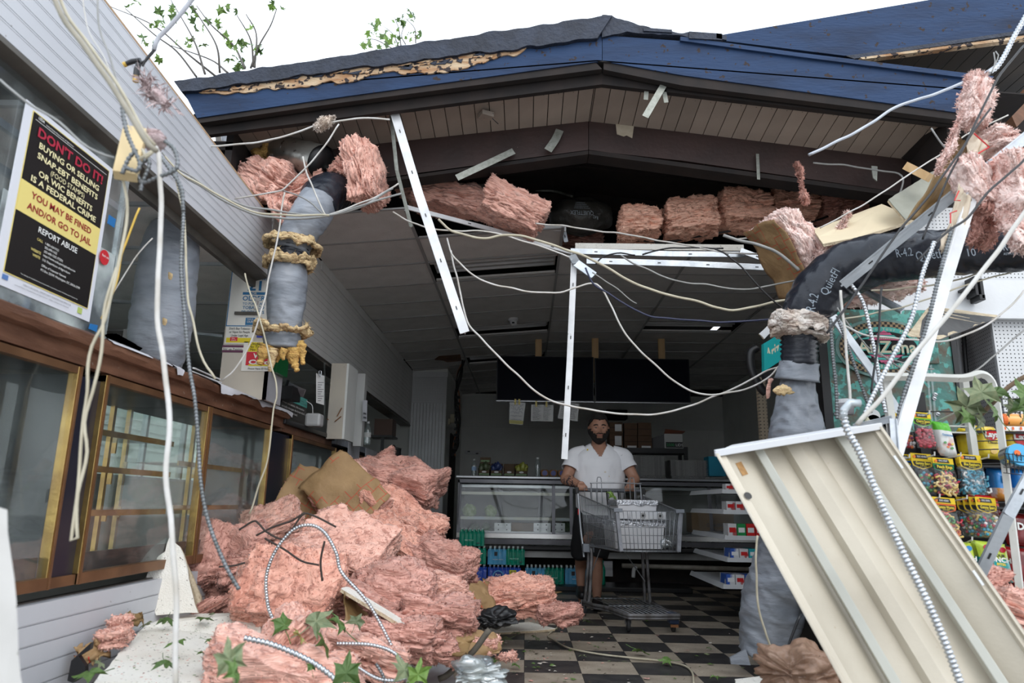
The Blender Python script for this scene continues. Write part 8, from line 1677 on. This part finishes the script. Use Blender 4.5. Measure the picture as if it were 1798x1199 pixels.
def head(mb):
    n=40;K=34;cz=1.70;vs=[]
    for i in range(K+1):
        th=math.pi*i/K;zz_=math.cos(th);r=math.sin(th)
        for j in range(n):
            a=2*math.pi*j/n;x,y=r*math.cos(a),r*math.sin(a)
            X=x*.082;Y=y*.100;Z=zz_*.125
            if Z<0:k=1-.26*(-Z/.125)**1.4;X*=k;Y*=(1-.10*(-Z/.125));
            f=max(0,-y)
            if f>0:
                def g(cx_,cz_,sx_,sz_):return math.exp(-((X-cx_)/sx_)**2-((Z-cz_)/sz_)**2)
                d=.0
                d+=-.010*(g(-.031,.000,.017,.012)+g(.031,.000,.017,.012));d+=.006*(g(-.030,.022,.022,.008)+g(.030,.022,.022,.008))
                d+=.020*g(0,-.028,.012,.016)+.013*g(0,-.008,.008,.020)+.006*(g(-.012,-.034,.007,.007)+g(.012,-.034,.007,.007))
                d+=.006*g(0,-.058,.022,.006)+.005*g(0,-.070,.018,.006)-.004*g(0,-.064,.026,.0025);d+=.010*g(0,-.100,.028,.018);d+=.004*(g(-.045,-.025,.02,.02)+g(.045,-.025,.02,.02))
                Y-=d*min(1,f*2)
            vs.append(MH(X,Y-.012,cz+Z))
    mb.add(vs,[(i*n+j,(i+1)*n+j,(i+1)*n+(j+1)%n,i*n+(j+1)%n)for i in range(K)for j in range(n)])
head(body)
for s in(-1,1):body.lathe(MH(s*.083,.002,1.695),[(.001,-.034),(.012,-.028),(.014,0),(.017,.02),(.001,.034)],10,Matrix.Rotation(s*.15,3,'Y')@Matrix.Diagonal((.6,1,1)))
for sh,el,wr,hd_,s in((shL,elL,wL,hL,-1),(shR,elR,wR,hR,1)):
    limb(body,[M(s*.16,.01,1.45),sh,sh.lerp(el,.45),el],[.06,.075,.062,.050]);limb(body,[sh.lerp(el,.8),el,el.lerp(wr,.3),el.lerp(wr,.7),wr,wr+(hd_-wr)*.3],[.052,.050,.052,.040,.029,.028])
    pc_=hd_+V3((0,.02,.030));limb(body,[wr,wr.lerp(pc_,.5),pc_,pc_+V3((0,-.02,0))],[.028,.036,.038,.034])
    for i in range(4):
        o_=(-.030+.020*i)*1.0;ln=(.85,1,.95,.75)[i if s>0 else 3-i]
        b=hd_+V3((o_,-.0,.028));limb(body,[b+V3((0,.02,.004)),b+V3((0,-.014,.004)),b+V3((0,-.031*ln,-.012)),b+V3((0,-.030*ln,-.036)),b+V3((0,-.014,-.047))],[.011,.0105,.010,.009,.0075],8)
    limb(body,[pc_+V3((-s*.028,.012,-.004)),pc_+V3((-s*.045,-.004,-.014)),hd_+V3((-s*.050,-.016,-.006)),hd_+V3((-s*.046,-.020,-.022))],[.014,.0125,.0105,.008],8)
for s,fx in((-1,-.16),(1,-.03)):
    fy=.28 if s<0 else-.02;fz=.07 if s<0 else 0
    limb(body,[M(s*.09,.02,.92),M((s*.10+fx)/2,.0,.70),M(fx,.02+fy*.5,.50),M(fx,.05+fy,.30+fz),M(fx,.06+fy,.10+fz)],[.105,.095,.062,.058,.040]);limb(body,[M(fx,.08+fy,.05+fz),M(fx,.0+fy,.045+fz),M(fx,-.12+fy,.035+fz*.4)],[.04,.045,.035])
bo=body.build('body',SK,man)
rm=bo.modifiers.new('remesh','REMESH');rm.mode='VOXEL';rm.voxel_size=.0058;sm=bo.modifiers.new('smooth','SMOOTH');sm.factor=.5;sm.iterations=3
dg=bpy.context.evaluated_depsgraph_get();me=bpy.data.meshes.new_from_object(bo.evaluated_get(dg));bo.modifiers.clear();old=bo.data;bo.data=me;me.name='body';me.polygons.foreach_set('use_smooth',[True]*len(me.polygons))
if not me.materials:me.materials.append(SK)
def wrinkle(P,amp,sc):
    P=np.array([list(p)for p in P]);ctr=np.array([mo.x,mo.y]);d=P[:,:2]-ctr;d/=np.linalg.norm(d,axis=1,keepdims=True)+1e-6;k=fbm(np.stack([P[:,0]*sc,P[:,1]*sc,P[:,2]*sc*.45],1)+3,3)*amp;P[:,:2]+=d*k[:,None];return P.tolist()
n=140;spec=[(.86,.215,.155,.02),(.90,.222,.163,.02),(.96,.228,.170,.015),(1.03,.232,.175,.01),(1.10,.236,.178,.005),(1.18,.240,.176,.0),(1.26,.245,.172,.0),(1.33,.250,.164,.0),(1.38,.248,.155,.005),(1.42,.235,.138,.012),(1.46,.20,.118,.02),(1.49,.158,.102,.025),(1.525,.115,.090,.028),(1.545,.085,.080,.028)]
from bisect import bisect
zs_=[s[0]for s in spec];rows=110;vs=[];mask=[]
for i in range(rows+1):
    z=.86+(1.545-.86)*i/rows;rx_,ry_,oy=(float(np.interp(z,zs_,[s[k]for s in spec]))for k in(1,2,3))
    for j in range(n):
        a=2*math.pi*j/n;ca,sa=math.cos(a),math.sin(a);x=math.copysign(abs(ca)**.86,ca)*rx_;y=math.copysign(abs(sa)**.86,sa)*ry_;belly=.02*math.exp(-((z-1.05)/.12)**2)*max(0,-sa);vs.append(M(x,y+oy-belly,z));
        vdepth=1.535-.125*(1-min(1,abs(x)/.085));mask.append(sa<0 and z>vdepth+.0 and abs(x)<.085 or z>1.537 and abs(x)<.07)
vs=wrinkle(vs,.013,9);fs=[(i*n+j,i*n+(j+1)%n,(i+1)*n+(j+1)%n,(i+1)*n+j)for i in range(rows)for j in range(n)if not any(mask[q]for q in(i*n+j,i*n+(j+1)%n,(i+1)*n+(j+1)%n,(i+1)*n+j))]
so_=MB().add(vs,fs).build('t_shirt',TEE,man,smooth=True);q=so_.modifiers.new('thick','SOLIDIFY');q.thickness=.004;q.offset=1
for s,sh,el in((-1,shL,elL),(1,shR,elR)):
    a=M(s*.13,.015,1.455);mid=sh.lerp(el,.28);hem=sh.lerp(el,.60);P=catmull([a,sh+V3((s*.01,0,-.005)),mid,hem],8);K=len(P);R_=np.interp(np.linspace(0,1,K),[0,.35,.7,1],[.076,.086,.084,.086]);mb=MB().tube(P,list(R_),28,cap=False);mb.v=[tuple(q)for q in(np.array(mb.v)+(fbm(np.array(mb.v)*14,2)*.007)[:,None]*np.array([1,1,.3]))]
    so_=mb.build('sleeve',TEE,man,smooth=True);q=so_.modifiers.new('thick','SOLIDIFY');q.thickness=.004
MB().lathe(M(-.12,-.10,1.475),[(.008,-.002),(.007,.002)],8,Matrix.Rotation(math.pi/2,3,'X')).build('yellow_speck',YEL,man)
for s,fx in((-1,-.16),(1,-.03)):
    P=catmull([M(s*.09,.02,.93),M((s*.115+fx)/2,.01,.75),M(fx*1.0,.02+(.14 if s<0 else 0),.48)],8);mb=MB().tube(P,list(np.linspace(.135,.108,len(P))),24);mb.v=[tuple(q)for q in(np.array(mb.v)+(fbm(np.array(mb.v)*12,2)*.008)[:,None])];mb.build('shorts_leg',SHRT,man,smooth=True)
vs,fs=rings([(M(0,.02,.82),.215,.15,2.3),(M(0,.02,.90),.205,.15,2.3),(M(0,.02,.97),.20,.145,2.3)]);MB().add(vs,fs).build('shorts',SHRT,man,smooth=True)
for s,fx in((-1,-.16),(1,-.03)):
    fy=.28 if s<0 else-.02;fz=.06 if s<0 else 0
    vs=[];mb=MB();P=[(.11,.035,.06),(.08,.05,.085),(.02,.05,.08),(-.05,.05,.065),(-.11,.048,.052),(-.16,.04,.04),(-.18,.02,.03)];
    n_=16;vv=[]
    for y,rx_,rz_ in P:
        for j in range(n_):a=2*math.pi*j/n_;vv.append(M(fx+rx_*math.cos(a),y+fy,max(.002,.045+rz_*math.sin(a)*.9)+fz))
    K=len(P);mb.add(vv,[(i*n_+j,i*n_+(j+1)%n_,(i+1)*n_+(j+1)%n_,(i+1)*n_+j)for i in range(K-1)for j in range(n_)]+[tuple(range(n_))[::-1],tuple((K-1)*n_+j for j in range(n_))]);mb.build('shoe',BLK,man,smooth=True)
def shell(zf,off,name,m,parent=man,amp=.006,sc=60,n=72,K=60):
    """head-surface shell over (ang from front, z) where zf(angle, Z) true"""
    cz=1.70;vs=[];ok=[]
    for i in range(K+1):
        th=math.pi*i/K;zz_=math.cos(th);r=math.sin(th)
        for j in range(n):
            a=2*math.pi*j/n;x,y=r*math.cos(a),r*math.sin(a);Z=zz_*.125;X=x*.082;Y=y*.100
            if Z<0:k=1-.26*(-Z/.125)**1.4;X*=k;Y*=(1-.10*(-Z/.125))
            if y<0 and Z<-.08:Y-=.012*math.exp(-(X/.03)**2)
            N_=V3((X/.08,Y/.1,Z/.125)).normalized();keep,o_=zf(X,y,Z);o_=o_+amp*float(vn(np.array([[X*sc,Y*sc,Z*sc]]))[0]);vs.append(MH(X,Y-.012,cz+Z)+N_*(off*o_));ok.append(keep)
    fs=[(i*n+j,(i+1)*n+j,(i+1)*n+(j+1)%n,i*n+(j+1)%n)for i in range(K)for j in range(n)if all(ok[q]for q in(i*n+j,(i+1)*n+j,(i+1)*n+(j+1)%n,i*n+(j+1)%n))]
    o=MB().add(vs,fs).build(name,m,parent,smooth=True);q=o.modifiers.new('thick','SOLIDIFY');q.thickness=.010;q.offset=-1;return o
def hairf(X,y,Z):
    hl=.062+.010*math.sin(X*90)-.25*abs(X)**1.2 if y<-.2 else(.02 if y<.1 else-.05)
    if y<-.2:hl=.066-.004*math.cos(X*60)-max(0,abs(X)-.045)*1.2
    return Z>hl,1+(.9 if Z>.085 else 0)*.6
shell(hairf,.013,'hair',HAIRM,amp=.35,sc=70)
def beardf(X,y,Z):
    if y>.15 or Z<-.124:return False,1
    side=-.005-.02*0
    zl=-.052 if abs(X)<.034 else(-.040 if abs(X)<.05 else(.000 if abs(X)>.066 else-.022))
    mouth=abs(X)<.021 and-.074<Z<-.057
    return(Z<zl and not mouth),1.0+.9*math.exp(-((Z+.11)/.03)**2)*max(0,-y)
shell(beardf,.013,'beard',HAIRM,amp=.30,sc=80)
MB().tube(catmull([MH(-.030,-.113,1.646),MH(-.014,-.124,1.652),MH(0,-.125,1.649),MH(.014,-.124,1.652),MH(.030,-.113,1.646)],5),[.004]*21,8).build('moustache',HAIRM,man,smooth=True)
MB().tube([MH(-.020,-.114,1.634),MH(0,-.122,1.637),MH(.020,-.114,1.634)],[.003,.0048,.003],8).build('lips',mat('lip_pink',(.45,.17,.14),None,rough=.4),man,smooth=True)
for s in(-1,1):
    MB().tube(catmull([MH(s*.014,-.107,1.720),MH(s*.030,-.107,1.726),MH(s*.050,-.094,1.720)],5),.0058,8).build('eyebrow',HAIRM,man,smooth=True)
    c=MH(s*.030,-.0935,1.701);MB().lathe(c,[(0.0005,-.010),(.008,-.006),(.0105,0),(.008,.006),(.0005,.010)],14).build('eyeball',mat('eye_white',(.20,.17,.15),None,rough=.25),man,smooth=True);MB().lathe(c+V3((0,-.0095,-.001)),[(.0062,-.001),(.0062,.0015)],12,Matrix.Rotation(math.pi/2,3,'X')).build('iris',BLK,man)
    MB().tube(catmull([c+V3((-.013,-.004,.002)),c+V3((0,-.011,.006)),c+V3((.013,-.004,.002))],4),.0028,6).build('eyelid',SK,man,smooth=True)
TAT=mat('blue_black_tattoo',(.04,.04,.05),None,rough=.6);random.seed(5)
ax_=(wL-elL);
mb=MB()
for i in range(22):
    u=random.uniform(.12,.9);c=elL.lerp(wL,u);r=float(np.interp(u,[0,.3,.7,1],[.051,.053,.042,.031]))-.001;a=random.uniform(-2.6,.3);s_,u_,d_=frame_from(ax_);pts=[]
    for k in range(6):b_=a+.22*k*random.choice((-1,1));cc_=c+ax_.normalized()*(.008*k*random.uniform(-1,1));pts.append(cc_+(s_*math.cos(b_)+u_*math.sin(b_))*(r+.001))
    mb.tube(catmull(pts,3),.0028,5)
mb.build('tattoo',TAT,man)
